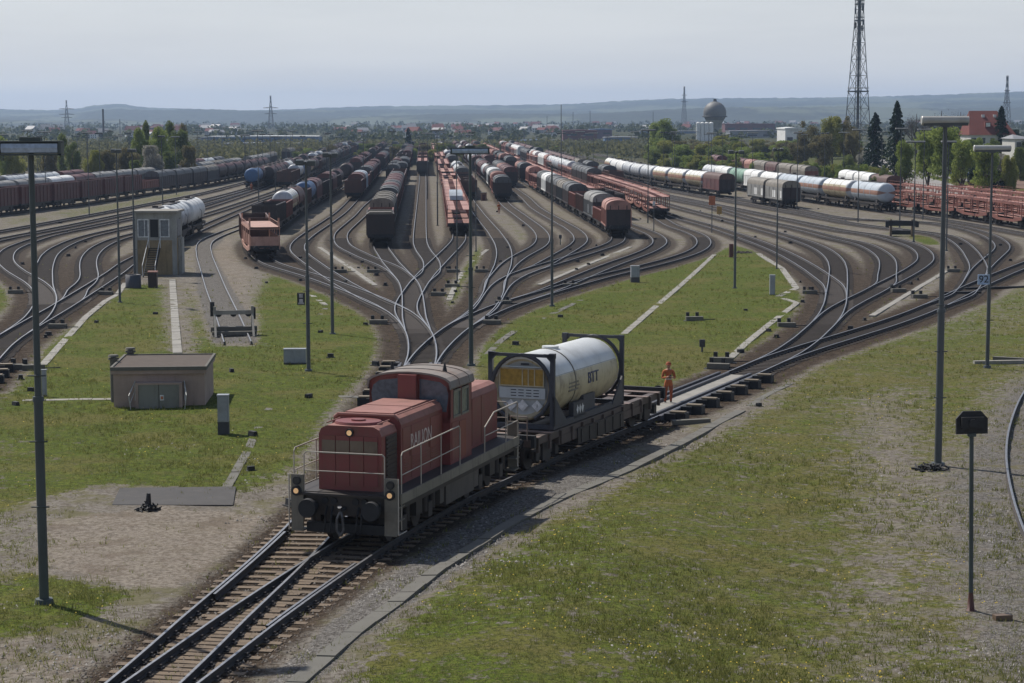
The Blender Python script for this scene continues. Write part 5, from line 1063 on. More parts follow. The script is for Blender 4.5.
def sign(par, s, x0, w, h, zc, face, txtmat, size, frame='black', sx=1.):
    e = empty('sign_board', (0, 0, 0)); e.parent = par
    mb = MB(); mb.box(x0-w/2, x0+w/2, -.14, -.12, zc-h/2, zc+h/2); mb.build('sign_face', face, e)
    mb = MB()
    for a, b, c, d in ((x0-w/2-.04, x0+w/2+.04, zc+h/2, zc+h/2+.04), (x0-w/2-.04, x0+w/2+.04, zc-h/2-.04, zc-h/2), (x0-w/2-.04, x0-w/2, zc-h/2, zc+h/2), (x0+w/2, x0+w/2+.04, zc-h/2, zc+h/2)): mb.box(a, b, -.16, -.10, c, d)
    mb.build('sign_frame', frame, e); text('sign_text', s, size, txtmat, e, (x0, -.146, zc), (R(90), 0, 0), .004, sx=sx); return e
z0 = m2.location.z; sign(m2, 'H', -.31, .30, .52, zat(298, m2.location.y)-z0, 'signw', 'ink', .62, sx=.8)
z0 = m9.location.z; sign(m9, '92', -.31, .50, .42, zat(280.5, m9.location.y)-z0, 'sign', 'ink', .50, frame='sign')

# dwarf signal seen from behind in the right foreground
X, Y, z = G(969.5, 614)
sg = empty('yard_signal', (X, Y, z), 0, label='dark signal with black clipped corner backplate on a thin post in the right foreground', cat='signal')
H = zat(412, Y)-z; mb = MB(); mb.cyl((0, 0, .3), (0, 0, H-.35), .055, .05, 10); mb.build('post', 'mastg', sg)
mb = MB(); mb.lathe_z([(0, .14), (.06, .14), (.07, .09), (.42, .06), (.5, .055)]); mb.box(-.16, .16, -.16, .16, -.05, .03); mb.build('foot', 'rustfoot', sg)
mb = MB(); w, h = .37, .27; zc = H-.27; mb.ext([(-w, zc-h), (w, zc-h), (w, zc+h*.35), (w-.16, zc+h), (-w+.16, zc+h), (-w, zc+h*.35)], -.05, 0.03); mb.box(-.26, .26, -.16, -.05, zc-.12, zc+.14); mb.cyl((0, -.05, zc), (0, -.2, zc), .1, .1, 10); mb.build('backplate', 'black', sg)
mb = MB(); mb.box(-.09, .09, -.1, .08, H-.60, H-.53); mb.build('bracket', 'mastg', sg); sg.rotation_euler.y = R(-1.1)
X, Y, z = G(1001, 622); mb = MB(); mb.cbox((0, 0, .07), (.42, .2, .16), 0, Matrix.Rotation(.2, 4, 'Z')); tag(mb.build('stone_block', 'brickst', None, (X, Y, z)), 'small brown block lying on the gravel beside the dark signal', 'block')

# ------------------------------------------------------------------ cabinets, sheds, tower
def cabinet(x, y, w, h, d, label, mat='lampg', base=True, doors=1):
    X, Y, z = G(x, y); e = empty('equipment_cabinet', (X, Y, z), random.uniform(-.08, .08), label=label, cat='cabinet')
    mb = MB(); zb = h*.32 if base else .06
    mb.box(-w/2, w/2, 0, d, zb, h-.05); mb.build('housing', mat, e); mb = MB(); mb.box(-w/2-.02, w/2+.02, -.02, d+.02, h-.05, h); mb.build('lid', mat, e)
    mb = MB(); mb.box(-w/2-.005, w/2+.005, .01, d-.01, -.1, zb); mb.build('plinth', 'frame', e)
    for i in range(doors): mb = MB(); a = -w/2+.03+i*(w-.03)/doors; mb.box(a, a+(w-.06)/doors-.02, -.015, 0, zb+.04, h-.1); mb.box(a+.05, a+.08, -.035, -.015, h*.6, h*.66); mb.build('door', mat, e)
cabinet(222.5, 434, .42, 1.55, .35, 'narrow grey cabinet with dark base standing right of the small hut')
cabinet(294, 363.5, 1.12, .78, .45, 'low wide grey cabinet with two doors beside the mast with the H sign', base=False, doors=2)
cabinet(635, 283, .68, 1.35, .5, 'pale grey cabinet standing alone on the middle grass above the tank container')
cabinet(772, 296, .38, 1.5, .35, 'narrow pale grey cabinet at the right corner of the middle grass', base=False)
cabinet(34.5+9, 395, .2, 1.2, .15, 'small grey post box just right of the left foreground mast', base=False)
# relay hut
Xl, Yl, zl = G(112, 406.5); Xr, Yr, _ = G(205.5, 405.7); W = math.hypot(Xr-Xl, Yr-Yl)
hut = empty('relay_hut', ((Xl+Xr)/2, (Yl+Yr)/2, zl), math.atan2(Yr-Yl, Xr-Xl), label='low flat roofed grey rendered hut with steel double doors and gravel roof', cat='hut')
D, Hh = 4.5, 1.72; hw = W/2-.05
mb = MB(); mb.box(-hw, hw, 0, .2, -.3, Hh-.28); mb.box(-hw, -hw+.2, .2, D, -.3, Hh-.28); mb.box(hw-.2, hw, .2, D, -.3, Hh-.28); mb.box(-hw+.2, hw-.2, D-.2, D, -.3, Hh-.28); mb.build('wall', 'hutwall', hut)
mb = MB(); mb.box(-hw-.08, hw+.08, -.12, D+.1, Hh-.28, Hh-.12); mb.build('roof_slab', 'hutwall', hut)
mb = MB(); o = .11
for a, b, c, d in ((-hw-o, hw+o, -.16, -.06), (-hw-o, hw+o, D+.04, D+.14), (-hw-o, -hw-o+.1, -.06, D+.04), (hw+o-.1, hw+o, -.06, D+.04)): mb.box(a, b, c, d, Hh-.125, Hh+.03)
rf = mb.build('roof_edge', 'dconcrete', hut); mb = MB(); mb.box(-hw-o+.1, hw+o-.1, -.06, D+.04, Hh-.12, Hh-.02); mb.build('gravel_roof', 'roofgravel', hut)
mb = MB(); x0 = -hw+1.1; x1 = x0+1.72; mb.box(x0-.12, x0, -.5, 0, -.5, 1.02); mb.box(x1, x1+.12, -.5, 0, -.5, 1.02); mb.box(x0-.12, x1+.12, -.5, 0, 1.02, 1.1); mb.build('porch', 'hutwall', hut)
for a, b in ((x0, (x0+x1)/2-.01), ((x0+x1)/2+.01, x1)): mb = MB(); mb.box(a, b, -.47, -.42, -.5, 1.02); mb.box(a+.03, b-.03, -.48, -.47, -.4, .98); mb.build('door', 'hutdoor', hut)
mb = MB(); mb.box((x0+x1)/2+.05, (x0+x1)/2+.22, -.5, -.48, .35, .58); mb.build('notice_plate', 'windowf', hut); mb = MB(); mb.box((x0+x1)/2+.08, (x0+x1)/2+.19, -.506, -.5, .4, .53); mb.build('notice_mark', 'orangebox', hut)
mb = MB(); mb.box(x0-.35, x1+.35, -1.0, -.5, -.35, -.12); mb.build('doorstep', 'concrete', hut)
for s, xx in ((-1, x0-.3), (1, x1+.3)):
    mb = MB(); mb.tube([(xx-.05*s, -.95, -.12), (xx+.05*s, -.95, .62), (xx-.12*s, -.06, 1.12), (xx-.12*s, -.06, .3)], .022); mb.tube([(xx, -.95, .3), (xx-.1*s, -.1, .7)], .018); mb.build('handrail', 'lamp', hut)
for x, y in ((-hw+.15, D+.3), (-hw-.25, D-2.4)): mb = MB(); mb.cyl((x, y, -.2), (x, y, Hh+.1), .16, .16, 12); mb.cyl((x, y, Hh+.1), (x, y, Hh+.16), .24, .24, 12); mb.cyl((x, y, Hh+.22), (x, y, Hh+.30), .24, .2, 12); mb.cyl((x, y, Hh+.16), (x, y, Hh+.22), .12, .12, 10); mb.build('vent_pipe', 'dconcrete', hut)
# control tower
Xl, Yl, zl = G(135.6, 273.7); Xr, Yr, _ = G(176, 273.7); sc = (Xr-Xl)/45.4
tw = empty('control_tower', ((Xl+Xr)/2, Yl, zl), 0, label='narrow two storey yard control tower with ochre walls and outside steps', cat='tower')
w0, w1 = -(Xr-Xl)/2, (Xr-Xl)/2; w1s = w1; Ht = zat(211.8, Yl)-zl; D = 3.4; f = 1/12.1
mb = MB(); mb.box(w0, w1, .12, D, -.3, 2.95, 0); mb.build('lower_wall', 'towerwall', tw)
mb = MB(); mb.box(w0+.02, w1-.02, .14, D, Ht-.55, Ht, 0)
for a, b in ((w0, w0+.18), (-.56, -.46), (.24, .34), (1.22, w1)): mb.box(a, b, .10, .35, 2.95, Ht-.5, 0)
mb.box(w0+.01, w1-.01, .13, .3, 2.95, 3.2); mb.box(w0, w0+.15, D-.3, D, 2.95, Ht-.5); mb.box(w1-.3, w1, .3, .8, 2.95, Ht-.5); mb.box(w1-.15, w1, D-.8, D, 2.95, Ht-.5); mb.box(w0, w1, D-.12, D, 2.95, 3.7); mb.build('upper_wall', 'towergrey', tw)
mb = MB(); mb.box(w1-.32, w1+.02, .04, .5, -.3, Ht-.02); mb.build('pilaster', 'towergrey', tw); mb = MB(); mb.box(w0-.02, w0+.16, .04, .4, -.3, Ht-.02); mb.build('pilaster', 'towergrey', tw); mb = MB(); mb.box(w1+.0, w1+.3, 1.2, 2.6, -.3, 3.1); mb.build('side_duct', 'towergrey', tw)
for a, b in ((w0+.2, -.58), (.36, 1.2)):
    mb = MB(); mb.box(a, b, .12, .15, 3.22, Ht-.57); g_ = mb.build('window', 'towerglass', tw)
    mb = MB()
    for c, d, e_, h_ in ((a, b, 3.2, 3.28), (a, b, Ht-.64, Ht-.56), (a, a+.08, 3.28, Ht-.64), (b-.08, b, 3.28, Ht-.64)): mb.box(c, d, .06, .12, e_, h_)
    if a < 0: mb.box((a+b)/2+.1, (a+b)/2+.15, .07, .12, 3.28, Ht-.64)
    mb.build('window_frame', 'windowf', g_)
mb = MB(); mb.box(-.46, .24, .16, .2, 2.0, Ht-.57); mb.build('door', 'black', tw); mb = MB(); mb.box(w1+.001, w1+.02, .9, 2.6, 3.25, Ht-.6); mb.build('window', 'towerglass', tw)
mb = MB(); mb.box(w0-.14, w1+.22, -.22, D+.2, Ht, Ht+.17); mb.build('roof_slab', 'concrete', tw)
st = empty('staircase'); st.parent = tw; nS = 13
mb = MB()
for i in range(nS): z = 2.3*(nS-i)/nS; y = -.1-i*.23; mb.box(-.52, .34, y-.24, y, z-.05, z)
for xx in (-.56, .34): mb.extx([(0, 2.05), (0, 2.3), (-3.1, .15), (-3.1, -.1)], xx, xx+.04)
mb.build('steps', 'black', st)
mb = MB()
for xx in (-.56, .42): mb.tube([(xx, -.05, 2.3), (xx, -.05, 3.2), (xx*1.1, -3.05, 1.0), (xx*1.1, -3.05, 0)], .028)
mb.build('handrail', 'windowf', st)
mb = MB(); mb.cyl((w1+.25, .3, -.1), (w1+.25, .3, 3.0), .06, .06, 8); mb.cyl((w1+.25, .3, 3.0), (w1+.25, .3, 3.2), .11, .11, 8); mb.build('vent_pipe', 'concrete', tw)
X, Y, z = G(133, 287); mb = MB(); mb.lathe_z([(0, .62), (.05, .62), (1.05, .60), (1.05, .52), (.9, .50)], n=14); mb.cyl((0, 0, .9), (0, 0, .92), .5, .5, 12); tag(mb.build('water_barrel', 'frame', None, (X, Y, z)), 'dark round barrel on the grass below the control tower', 'barrel')
X, Y, z = G(152, 287); e = empty('grit_box', (X, Y, z), 0, label='rust red box with pale top in front of the tower steps', cat='box'); mb = MB(); mb.box(-.34, .34, 0, .5, 0, 1.2); mb.build('body', 'locodark', e); mb = MB(); mb.box(-.38, .38, -.03, .54, 1.2, 1.3); mb.build('lid', 'pink', e)

# ------------------------------------------------------------------ buffer stops
X0, Y0 = un(230, 331); s = LN['siding'].sY(Y0); hd = LN['siding'].head(s)
e = empty('buffer_stop', (*LN['siding'].at(s), rz(Y0)), -hd, label='pale steel buffer stop closing the curved siding behind the hut', cat='buffer stop')
mb = MB()
for x in (-1.1, 1.1): mb.box(x-.08, x+.08, 0, .16, -.15, 1.5); mb.extx([(.16, 1.2), (.16, .95), (-1.2, -.15), (-1.45, -.15)], x-.06, x+.06)
mb.box(-1.2, 1.2, .16, .26, 1.0, 1.25); mb.build('frame', 'concrete', e)
mb = MB(); mb.box(-1.35, 1.35, -.3, .1, .02, .32); mb.box(-1.3, 1.3, -.9, -.6, -.1, .1); mb.build('base_beam', 'dconcrete', e); mb = MB()
for x in (-.875, .0, .875): mb.cyl((x, .26, 1.05), (x, .55, 1.05), .2, .2, 12)
mb.box(-1.35, -1.1, .3, .6, .9, 1.75); mb.box(1.1, 1.3, .3, .5, .7, 1.4); mb.build('buffer', 'black', e)
X, Y, z = G(901, 237.5); e = empty('buffer_stop', (X, Y, z), -.1, label='heavy black timber buffer stop among the right hand tracks', cat='buffer stop')
mb = MB(); mb.box(-1.35, -1.1, -.3, .3, 0, 2.0); mb.box(1.1, 1.35, -.3, .3, 0, 2.0); mb.build('post', 'wood', e); mb = MB(); mb.box(-1.7, 1.7, -.5, -.3, 1.25, 1.85); mb.box(-1.1, 1.1, .2, 1.0, .2, .7); mb.box(-1.9, -1.5, -.8, -.5, 1.1, 1.8); mb.box(1.5, 1.9, -.8, -.5, 1.1, 1.8); mb.build('beam', 'black', e)

# ------------------------------------------------------------------ rail brakes (retarders)
def retarder(k, ya, yb, label, side, pitch=2.35):
    ln = LN[k]; s0, s1 = ln.sY(ya), ln.sY(yb); e = empty('rail_brake', label=label, cat='rail brake')
    for off in (-.98, -.55, .55, .98):
        pts = [ln.at(s) for s in np.arange(s0, s1+.1, .8)]
        P = np.array(pts); D = np.gradient(P, axis=0); D /= np.hypot(D[:, 0], D[:, 1])[:, None]; mb = MB(); vs = []
        for (x, y), (dx, dy) in zip(P, D):
            for a, z in ((-.07, -.14), (-.07, .07), (.07, .07), (.07, -.14)): vs.append((x+dy*(off+a), y-dx*(off+a), rz(y)+z))
        mb.add(vs, [(q*4+i, q*4+(i+1) % 4, q*4+4+(i+1) % 4, q*4+4+i) for q in range(len(P)-1) for i in range(4)]+[(0, 1, 2, 3), tuple(len(vs)-4+i for i in (3, 2, 1, 0))]); fixn(mb.build('brake_beam', ['frame'], e))
    mb = MB(); s = s0
    while s < s1-.8:
        x, y = ln.at(s+.4); h = ln.head(s+.4); T = Matrix.Translation((x, y, rz(y))) @ Matrix.Rotation(-h, 4, 'Z'); mb.box(-.46, .46, -.39, .39, -.2, -.05, 0, T); s += .8
    mb.build('deck_slab', 'concrete', e); s = s0+.8
    while s < s1:
        x, y = ln.at(s); h = ln.head(s)
        for sd_ in ((-1, 1) if side == 0 else (side,)):
            T = Matrix.Translation((x, y, rz(y))) @ Matrix.Rotation(-h, 4, 'Z'); mb = MB()
            a, b = sorted((sd_*1.25, sd_*1.9)); mb.box(a, b, -.28, .28, -.22, .14, 0, T); a, b = sorted((sd_*1.22, sd_*1.85)); mb.box(a, b, -.26, .10, .14, .20, 1, T); a, b = sorted((sd_*1.02, sd_*1.5)); mb.box(a, b, -.4, .4, -.18, .12, 0, T)
            mb.build('brake_cylinder', ['black', 'tanhut'], e)
        s += pitch
retarder('main', 79.5, 94.5, 'track brake with dark beams beside the standing worker', 1); retarder('L1', 84, 99.5, 'track brake with dark boxes behind the left side of the locomotive', -1)
retarder('La', 79, 100, 'track brake with dark boxes cut by the left picture edge', 0)

# ------------------------------------------------------------------ point machines, blocks, small signals
pm = None
for x, y in [(105,293.5),(57,326.8),(18,368),(378,323.5),(481,272),(452.7,272),(372.8,272),(438,295.3),(491.6,324),(786,327.5),(717.6,369),(809.4,294.5),(898,293),(919,299),(953,273),(722,363),(15,292),(33,368.5),(503,304),(570,287),(694,330-9),(340,272),(452,287)]:
    X, Y, z = G(x, y)
    if pm is None:
        pm = empty('point_machine'); mb = MB(); mb.box(-.55, .55, -.2, .2, .0, .26); mb.build('housing', 'dconcrete', pm); mb = MB(); mb.box(-.7, .7, -.26, .26, -.1, .0); mb.box(.55, 1.3, -.03, .03, .05, .1); mb.build('base', 'black', pm)
        mb = MB(); mb.box(-.5, -.3, .25, .45, 0, .5); mb.build('lantern_block', 'black', pm); mb = MB(); mb.box(.1, .3, .25, .45, 0, .5); mb.build('lantern_block', 'black', pm); index_kids(pm); o = pm
    else: o = copy_tree(pm)
    o.location = (X, Y, z); o.rotation_euler.z = random.uniform(-.3, .3); tag(o, 'low grey point machine with black blocks beside the switch rails', 'point machine', 'point machines beside the switches')
bl = None
bpx = [(22,263),(66,232),(75,247),(85,241),(68,255),(45,356-20),(155,314),(48,334),(245,258),(256,268),(266,283),(350,256),(362,262),(358,268),(376,275),(385,285),(365,325),(375,365),(320,333),(452,303),(455,292),(447,268),(497,212),(507,248),(500,262),(523,226),(570,250),(577,262),(588,265),(576,270),(596,246),(602,256),(619,229),(640,238),(655,240),(700,212),(722,222),(755,238),(790,244),(802,303),(810,290),(800,283),(776,338),(740,354),(745,312),(768,332),(864,321),(850,330),(891,288),(896,281),(910,285),(917,281),(845,222),(785,233),(818,210),(640,220),(930,236),(960,246),(1000,247),(1010,262),(231,372),(252,436),(96,322),(15,405),(30,390),(20,378),(290,505),(250,470),(308,398),(330,357),(300,280),(548,360),(630,395),(758,407),(560,318),(515,345),(668,260),(610,217),(140,262),(105,212),(60,222),(150,222),(30,232),(300,258),(345,282)]
for x, y in bpx:
    X, Y, z = G(x, y)
    if bl is None:
        mb = MB(); mb.extx([(-.14, 0), (.14, 0), (.10, .26), (-.10, .26)], -.2, .2); mb.box(-.28, .28, -.2, .2, -.05, .03); bl = mb.build('marker_block', 'black'); o = bl; KIDS[o.name] = []
    else: o = copy_tree(bl)
    o.location = (X, Y, z); o.rotation_euler.z = random.uniform(0, 3); s = random.uniform(.55, .95); o.scale = (s, s, s); tag(o, 'small black marker block on the ground between the tracks', 'marker block', 'black marker blocks between the tracks')
def smallsig(x, y, ty, w, h, mat, label, post='mast', name='signal_box'):
    X, Y, z = G(x, y); H = zat(ty, Y)-z; e = empty(name, (X, Y, z), 0, label=label, cat='signal'); mb = MB(); mb.cyl((0, 0, 0), (0, 0, H-h*.5), .06, .05, 8); mb.build('post', post, e)
    mb = MB(); mb.box(-w/2, w/2, -.06, .06, H-h, H); mb.box(-w/3, w/3, -.12, -.06, H-h*.8, H-h*.25); mb.build('signal_head', mat, e)
smallsig(711.5, 233.5, 196.5, .75, 1.1, 'orangebox', 'orange signal head on a thin post at the end of the curved track')
smallsig(719, 216, 207, .7, 1.1, 'yellow', 'small ochre yellow box beside the orange signal')
smallsig(653.5, 232, 202, .3, .5, 'windowf', 'thin white topped post near the red transporters')
smallsig(560, 245, 235, .3, .4, 'frame', 'short dark signal stub between the centre tracks')
smallsig(701.5, 375-22, 340, .3, .4, 'frame', 'short dark stub signal on the middle grass island')
def hutbox(x, y, w, h, mat, label):
    X, Y, z = G(x, y); e = empty('relay_box', (X, Y, z), 0, label=label, cat='relay box'); mb = MB(); mb.box(-w/2, w/2, 0, w*.8, 0, h-.12); mb.build('body', mat, e); mb = MB(); mb.box(-w/2-.06, w/2+.06, -.06, w*.8+.06, h-.12, h); mb.build('roof', 'tan', e); mb = MB(); mb.box(-w/4, w/4, -.03, 0, .1, h*.75); mb.build('door', 'maroon', e)
hutbox(483.5, 201, 1.0, 1.5, 'pinkbox', 'small tan pink relay hut left of the dark hooded wagon'); hutbox(653, 197.5, 1.1, 1.7, 'pinkbox', 'tan relay box behind the end of the red transporters')
for x, y, s, lab, ct in ((930, 472, 1.5, 'dark heap of tangled roots and scrap at the foot of the tallest right mast', 'heap'), (741, 254, 2.6, 'low black heap of old timber beside the mast on the middle grass', 'heap'), (147, 510, .9, 'burnt stump and scraps standing at the edge of the asphalt pad', 'stump')):
    X, Y, z = G(x, y); mb = MB(); rr = random.Random(x)
    for i in range(60 if s < 2 else 90):
        a = rr.uniform(0, 6.28); q = rr.uniform(0, .42*s); c = Vector((math.cos(a)*q, math.sin(a)*q*.8, rr.uniform(.0, .22)*(1.2-q/s*1.6 if s < 2 else .7))); d = Vector((rr.uniform(-1, 1), rr.uniform(-1, 1), rr.uniform(-.3, .6))).normalized()*rr.uniform(.1, .3)*s**.5; mb.cyl(c-d*.5, c+d*.5, .035*s**.5, .02*s**.5, 5)
    if x == 147: mb.cyl((0, 0, 0), (.03, 0, .55), .12, .06, 8)
    tag(mb.build('scrap_heap' if s != .9 else 'tree_stump', 'black' if x != 741 else 'dark', None, (X, Y, z)), lab, ct)
mb = MB(); mb.box(-.2, .2, 0, .4, 0, 1.3); X, Y, z = G(731, 258); e = mb.build('control_box', 'maroon', None, (X, Y, z)); tag(e, 'maroon control box beside the black timber heap', 'box')
for x, y, L, a, m_ in ((998, 365, 2.6, .1, 'concrete'), (1012, 362, 2.0, -.5, 'dconcrete'), (690, 424, 1.6, .3, 'dconcrete'), (960, 287+8, 3.2, .2, 'black'), (1000, 290, 6, .25, 'black')):
    X, Y, z = G(x, y); mb = MB(); mb.cbox((0, 0, .08), (L, .28, .18), 0, Matrix.Rotation(a, 4, 'Z'))
    tag(mb.build('concrete_beam' if 'conc' in m_ else 'timber', m_, None, (X, Y, z)), {998: 'pale concrete beam lying at the foot of the mast with the 92 sign', 1012: 'grey slab lying askew at the right edge', 690: 'grey slab beside the track below the standing worker', 960: 'short black sleeper on the grass below the 92 sign', 1000: 'long black beam on the grass at right below the 92 sign', 745: 'dark piece of timber on the right hand grass', 30: 'short timber on the trodden ground at left'}[x], 'beam')

# ------------------------------------------------------------------ people
def person(X, Y, z, face, label, h=1.82, low=False):
    J = {'pel': (0, 0, .93, .135), 'wst': (0, .0, 1.06, .125), 'chs': (0, .0, 1.28, .155), 'shl': (0, .01, 1.42, .12), 'nck': (0, .015, 1.50, .058), 'hd0': (0, -.01, 1.58, .082), 'hd1': (0, -.015, 1.66, .10), 'hd2': (0, 0, 1.73, .065),
         'hl': (-.10, 0, .86, .105), 'kl': (-.12, -.03, .49, .068), 'al': (-.13, .02, .10, .048), 'fl': (-.14, -.14, .045, .04), 'hr': (.10, 0, .86, .105), 'kr': (.12, -.02, .49, .068), 'ar': (.12, .05, .10, .048), 'fr': (.14, -.11, .045, .04),
         'sl': (-.20, .01, 1.40, .072), 'el': (-.27, -.03, 1.13, .055), 'wl': (-.12, -.26, 1.18, .038), 'dl': (-.06, -.33, 1.22, .036), 'sr': (.20, .01, 1.40, .072), 'er': (.27, -.03, 1.13, .055), 'wr': (.14, -.26, 1.16, .038), 'dr': (.07, -.33, 1.20, .036)}
    E_ = [('pel', 'wst'), ('wst', 'chs'), ('chs', 'shl'), ('shl', 'nck'), ('nck', 'hd0'), ('hd0', 'hd1'), ('hd1', 'hd2'), ('pel', 'hl'), ('hl', 'kl'), ('kl', 'al'), ('al', 'fl'), ('pel', 'hr'), ('hr', 'kr'), ('kr', 'ar'), ('ar', 'fr'), ('shl', 'sl'), ('sl', 'el'), ('el', 'wl'), ('wl', 'dl'), ('shl', 'sr'), ('sr', 'er'), ('er', 'wr'), ('wr', 'dr')]
    nm = list(J); me = bpy.data.meshes.new('person'); me.from_pydata([J[k][:3] for k in nm], [(nm.index(a), nm.index(b)) for a, b in E_], []); o = bpy.data.objects.new('person_tmp', me); C.objects.link(o)
    md = o.modifiers.new('s', 'SKIN'); o.modifiers.new('u', 'SUBSURF').levels = 2
    for i, k in enumerate(nm): me.skin_vertices[0].data[i].radius = (J[k][3],)*2; me.skin_vertices[0].data[i].use_root = (k == 'pel')
    bpy.context.view_layer.update(); m2_ = bpy.data.meshes.new_from_object(o.evaluated_get(bpy.context.evaluated_depsgraph_get())); bpy.data.objects.remove(o)
    m2_.materials.clear()
    for q in ('hivis', 'hividark', 'skin', 'boots', 'lamp'): m2_.materials.append(M[q])
    for p in m2_.polygons:
        c = p.center; p.use_smooth = True
        p.material_index = 3 if c.z < .14 else 2 if (c.z > 1.48 or (c.y < -.27 and c.z > 1.0)) else 4 if (1.08 < c.z < 1.12 and abs(c.x) < .19) else 1 if c.z < .80 else 0
    b = bpy.data.objects.new('person', m2_); C.objects.link(b); b.location = (X, Y, z); b.rotation_euler.z = face; s = h/1.78; b.scale = (s, s, s); tag(b, label, 'person')
    mb = MB(); mb.lathe_z([(1.675, .125), (1.70, .118), (1.76, .10), (1.80, .05), (1.81, .005)], (0, .0), 14); mb.extz([(-.09, -.09), (.09, -.09), (.07, -.19), (-.07, -.19)], 1.675, 1.69); mb.build('safety_cap', 'hividark', b)
    mb = MB()
    for x in (-.038, .038): mb.cbox((x, -.108, 1.655), (.022, .012, .014), 1)
    mb.extz([(-.014, -.105), (.014, -.105), (0, -.135)], 1.60, 1.645); mb.box(-.026, .026, -.104, -.098, 1.572, 1.580, 1); mb.build('face_features', ['skin', 'boots'], b)
    for s_ in (-1, 1):
        mb = MB(); cx = s_*.05
        for i, L in enumerate((.075, .085, .08, .065)): mb.tube([(cx, -.34-i*.0, 1.235-i*.018), (cx-s_*.03, -.375, 1.235-i*.018), (cx-s_*L*.8, -.365, 1.232-i*.018)], .0085, 5)
        mb.tube([(cx, -.33, 1.25), (cx-s_*.02, -.36, 1.275)], .010, 5); mb.build('fingers', 'skin', b)
    mb = MB(); mb.cbox((0, -.355, 1.22), (.09, .04, .14), 0); mb.cyl((.03, -.355, 1.29), (.03, -.355, 1.42), .006, .006, 5); mb.build('radio_control', 'black', b)
    return b
X, Y, z = G(667.5, 406.3); person(X, Y, rz(Y)-.14, .15, 'worker in orange high visibility clothing standing in the track behind the flat wagon')
X, Y, z = G(498.7, 214); person(X, Y, z, 2.8, 'distant figure in red and orange standing near the small tan relay hut', 1.7)
X, Y, z = G(251.3, 191); person(X, Y, z, .5, 'distant figure in orange standing beside the blue tank wagon', 1.75)

# ------------------------------------------------------------------ trees
def leafcloud(pts, size, r_, flat=.5):
    n = len(pts); P = np.array(pts); a = r_.normal(size=(n, 3)); a /= np.linalg.norm(a, axis=1)[:, None]; b = np.cross(a, r_.normal(size=(n, 3))); b /= np.linalg.norm(b, axis=1)[:, None]; s = r_.uniform(.5, 1.2, n)[:, None]*size
    V = np.stack([P-a*s, P+b*s*flat, P+a*s, P-b*s*flat], 1).reshape(-1, 3); return V, np.arange(4*n).reshape(-1, 4)
def limb(mb, p, d, L, r, lv, rr, tips):
    q = p+d*L; mb.cyl(p, q, r, r*.62, 5 if lv else 7, 0)
    if lv >= 3: tips.append(q); return
    for _ in range(3 if lv else 4):
        e = (d+Vector((rr.uniform(-1, 1), rr.uniform(-1, 1), rr.uniform(-.35, .55)))*.8).normalized(); limb(mb, q if rr.random() < .6 else p+d*L*rr.uniform(.5, .95), e, L*rr.uniform(.6, .8), r*.58, lv+1, rr, tips)
def tree_proto(kind, seed):
    rr = random.Random(seed); r_ = np.random.default_rng(seed); t = empty('tree'); mb = MB(); tips = []
    H = 1.0   # unit height, scaled on placing
    if kind in ('round', 'tall', 'bush', 'bare', 'ball'):
        th = {'round': .28, 'tall': .22, 'bush': .10, 'bare': .25, 'ball': .30}[kind]
        limb(mb, Vector((0, 0, -.02)), Vector((rr.uniform(-.05, .05), 0, 1)).normalized(), th+.02, .028, 0, rr, tips)
        mb.cyl((0, 0, th*.8), (.01, 0, .75), .02, .006, 6)
    else: mb.cyl((0, 0, -.02), (0, 0, .95), .025, .004, 7)
    mb.build('trunk', 'bark', t)
    if kind == 'con':
        pts = []
        for i in range(22):
            z = .08+.9*i/22; R_ = .23*(1-(z-.05)/.97)**.8+.01
            for j in range(7):
                an = rr.uniform(0, 6.28); RR = R_*rr.uniform(.6, 1.15)
                for k in range(24): f = rr.random(); pts.append((math.cos(an+rr.uniform(-.16, .16))*RR*f, math.sin(an+rr.uniform(-.16, .16))*RR*f, z-.06*f+rr.uniform(-.012, .012)))
        sz = .024
    elif kind == 'bare':
        pts = []
        mb = MB()
        for q in tips:
            for k in range(9):
                d = Vector((rr.uniform(-1, 1), rr.uniform(-1, 1), rr.uniform(-.2, 1))).normalized()*rr.uniform(.05, .14); mb.cyl(q, q+d, .0028, .001, 3, 0, True, False)
        c = mb.build('twigs', 'bark', t)
        for q in tips:
            for k in range(14): pts.append(tuple(q+Vector((rr.gauss(0, .06), rr.gauss(0, .06), rr.gauss(.03, .06)))))
        sz = .008
    else:
        cw = {'round': .38, 'tall': .19, 'bush': .6, 'ball': .27}[kind]; zb = {'round': .18, 'tall': .15, 'bush': .0, 'ball': .33}[kind]; nl = {'round': 30, 'tall': 24, 'bush': 24, 'ball': 26}[kind]
        pts = []
        for i in range(nl):
            u = rr.uniform(0, 1); z = zb+(1-zb)*(.1+.85*u); w = cw*math.sqrt(max(.05, 1-((z-zb)/(1-zb)*2-1)**2*(.85 if kind != 'ball' else .6)))*rr.uniform(.35, .95); a = rr.uniform(0, 6.28); c = (w*math.cos(a)*.8, w*math.sin(a)*.8, z); R_ = rr.uniform(.09, .17)*(1.6 if kind == 'bush' else 1)
            n = int(190*(R_/.1)**1.5)
            for k in range(n):
                v = Vector((rr.gauss(0, 1), rr.gauss(0, 1), rr.gauss(0, 1))).normalized()*R_*rr.random()**.45; pts.append((c[0]+v.x, c[1]+v.y, min(1.03, max(.0, c[2]+v.z*.8))))
        sz = {'bush': .03, 'ball': .022}.get(kind, .021)
    V, F = leafcloud(pts, sz, r_, .6); o = tri_object('crown', V, F, [L_['mid']]); o.parent = t; index_kids(t); return t
TP = {}
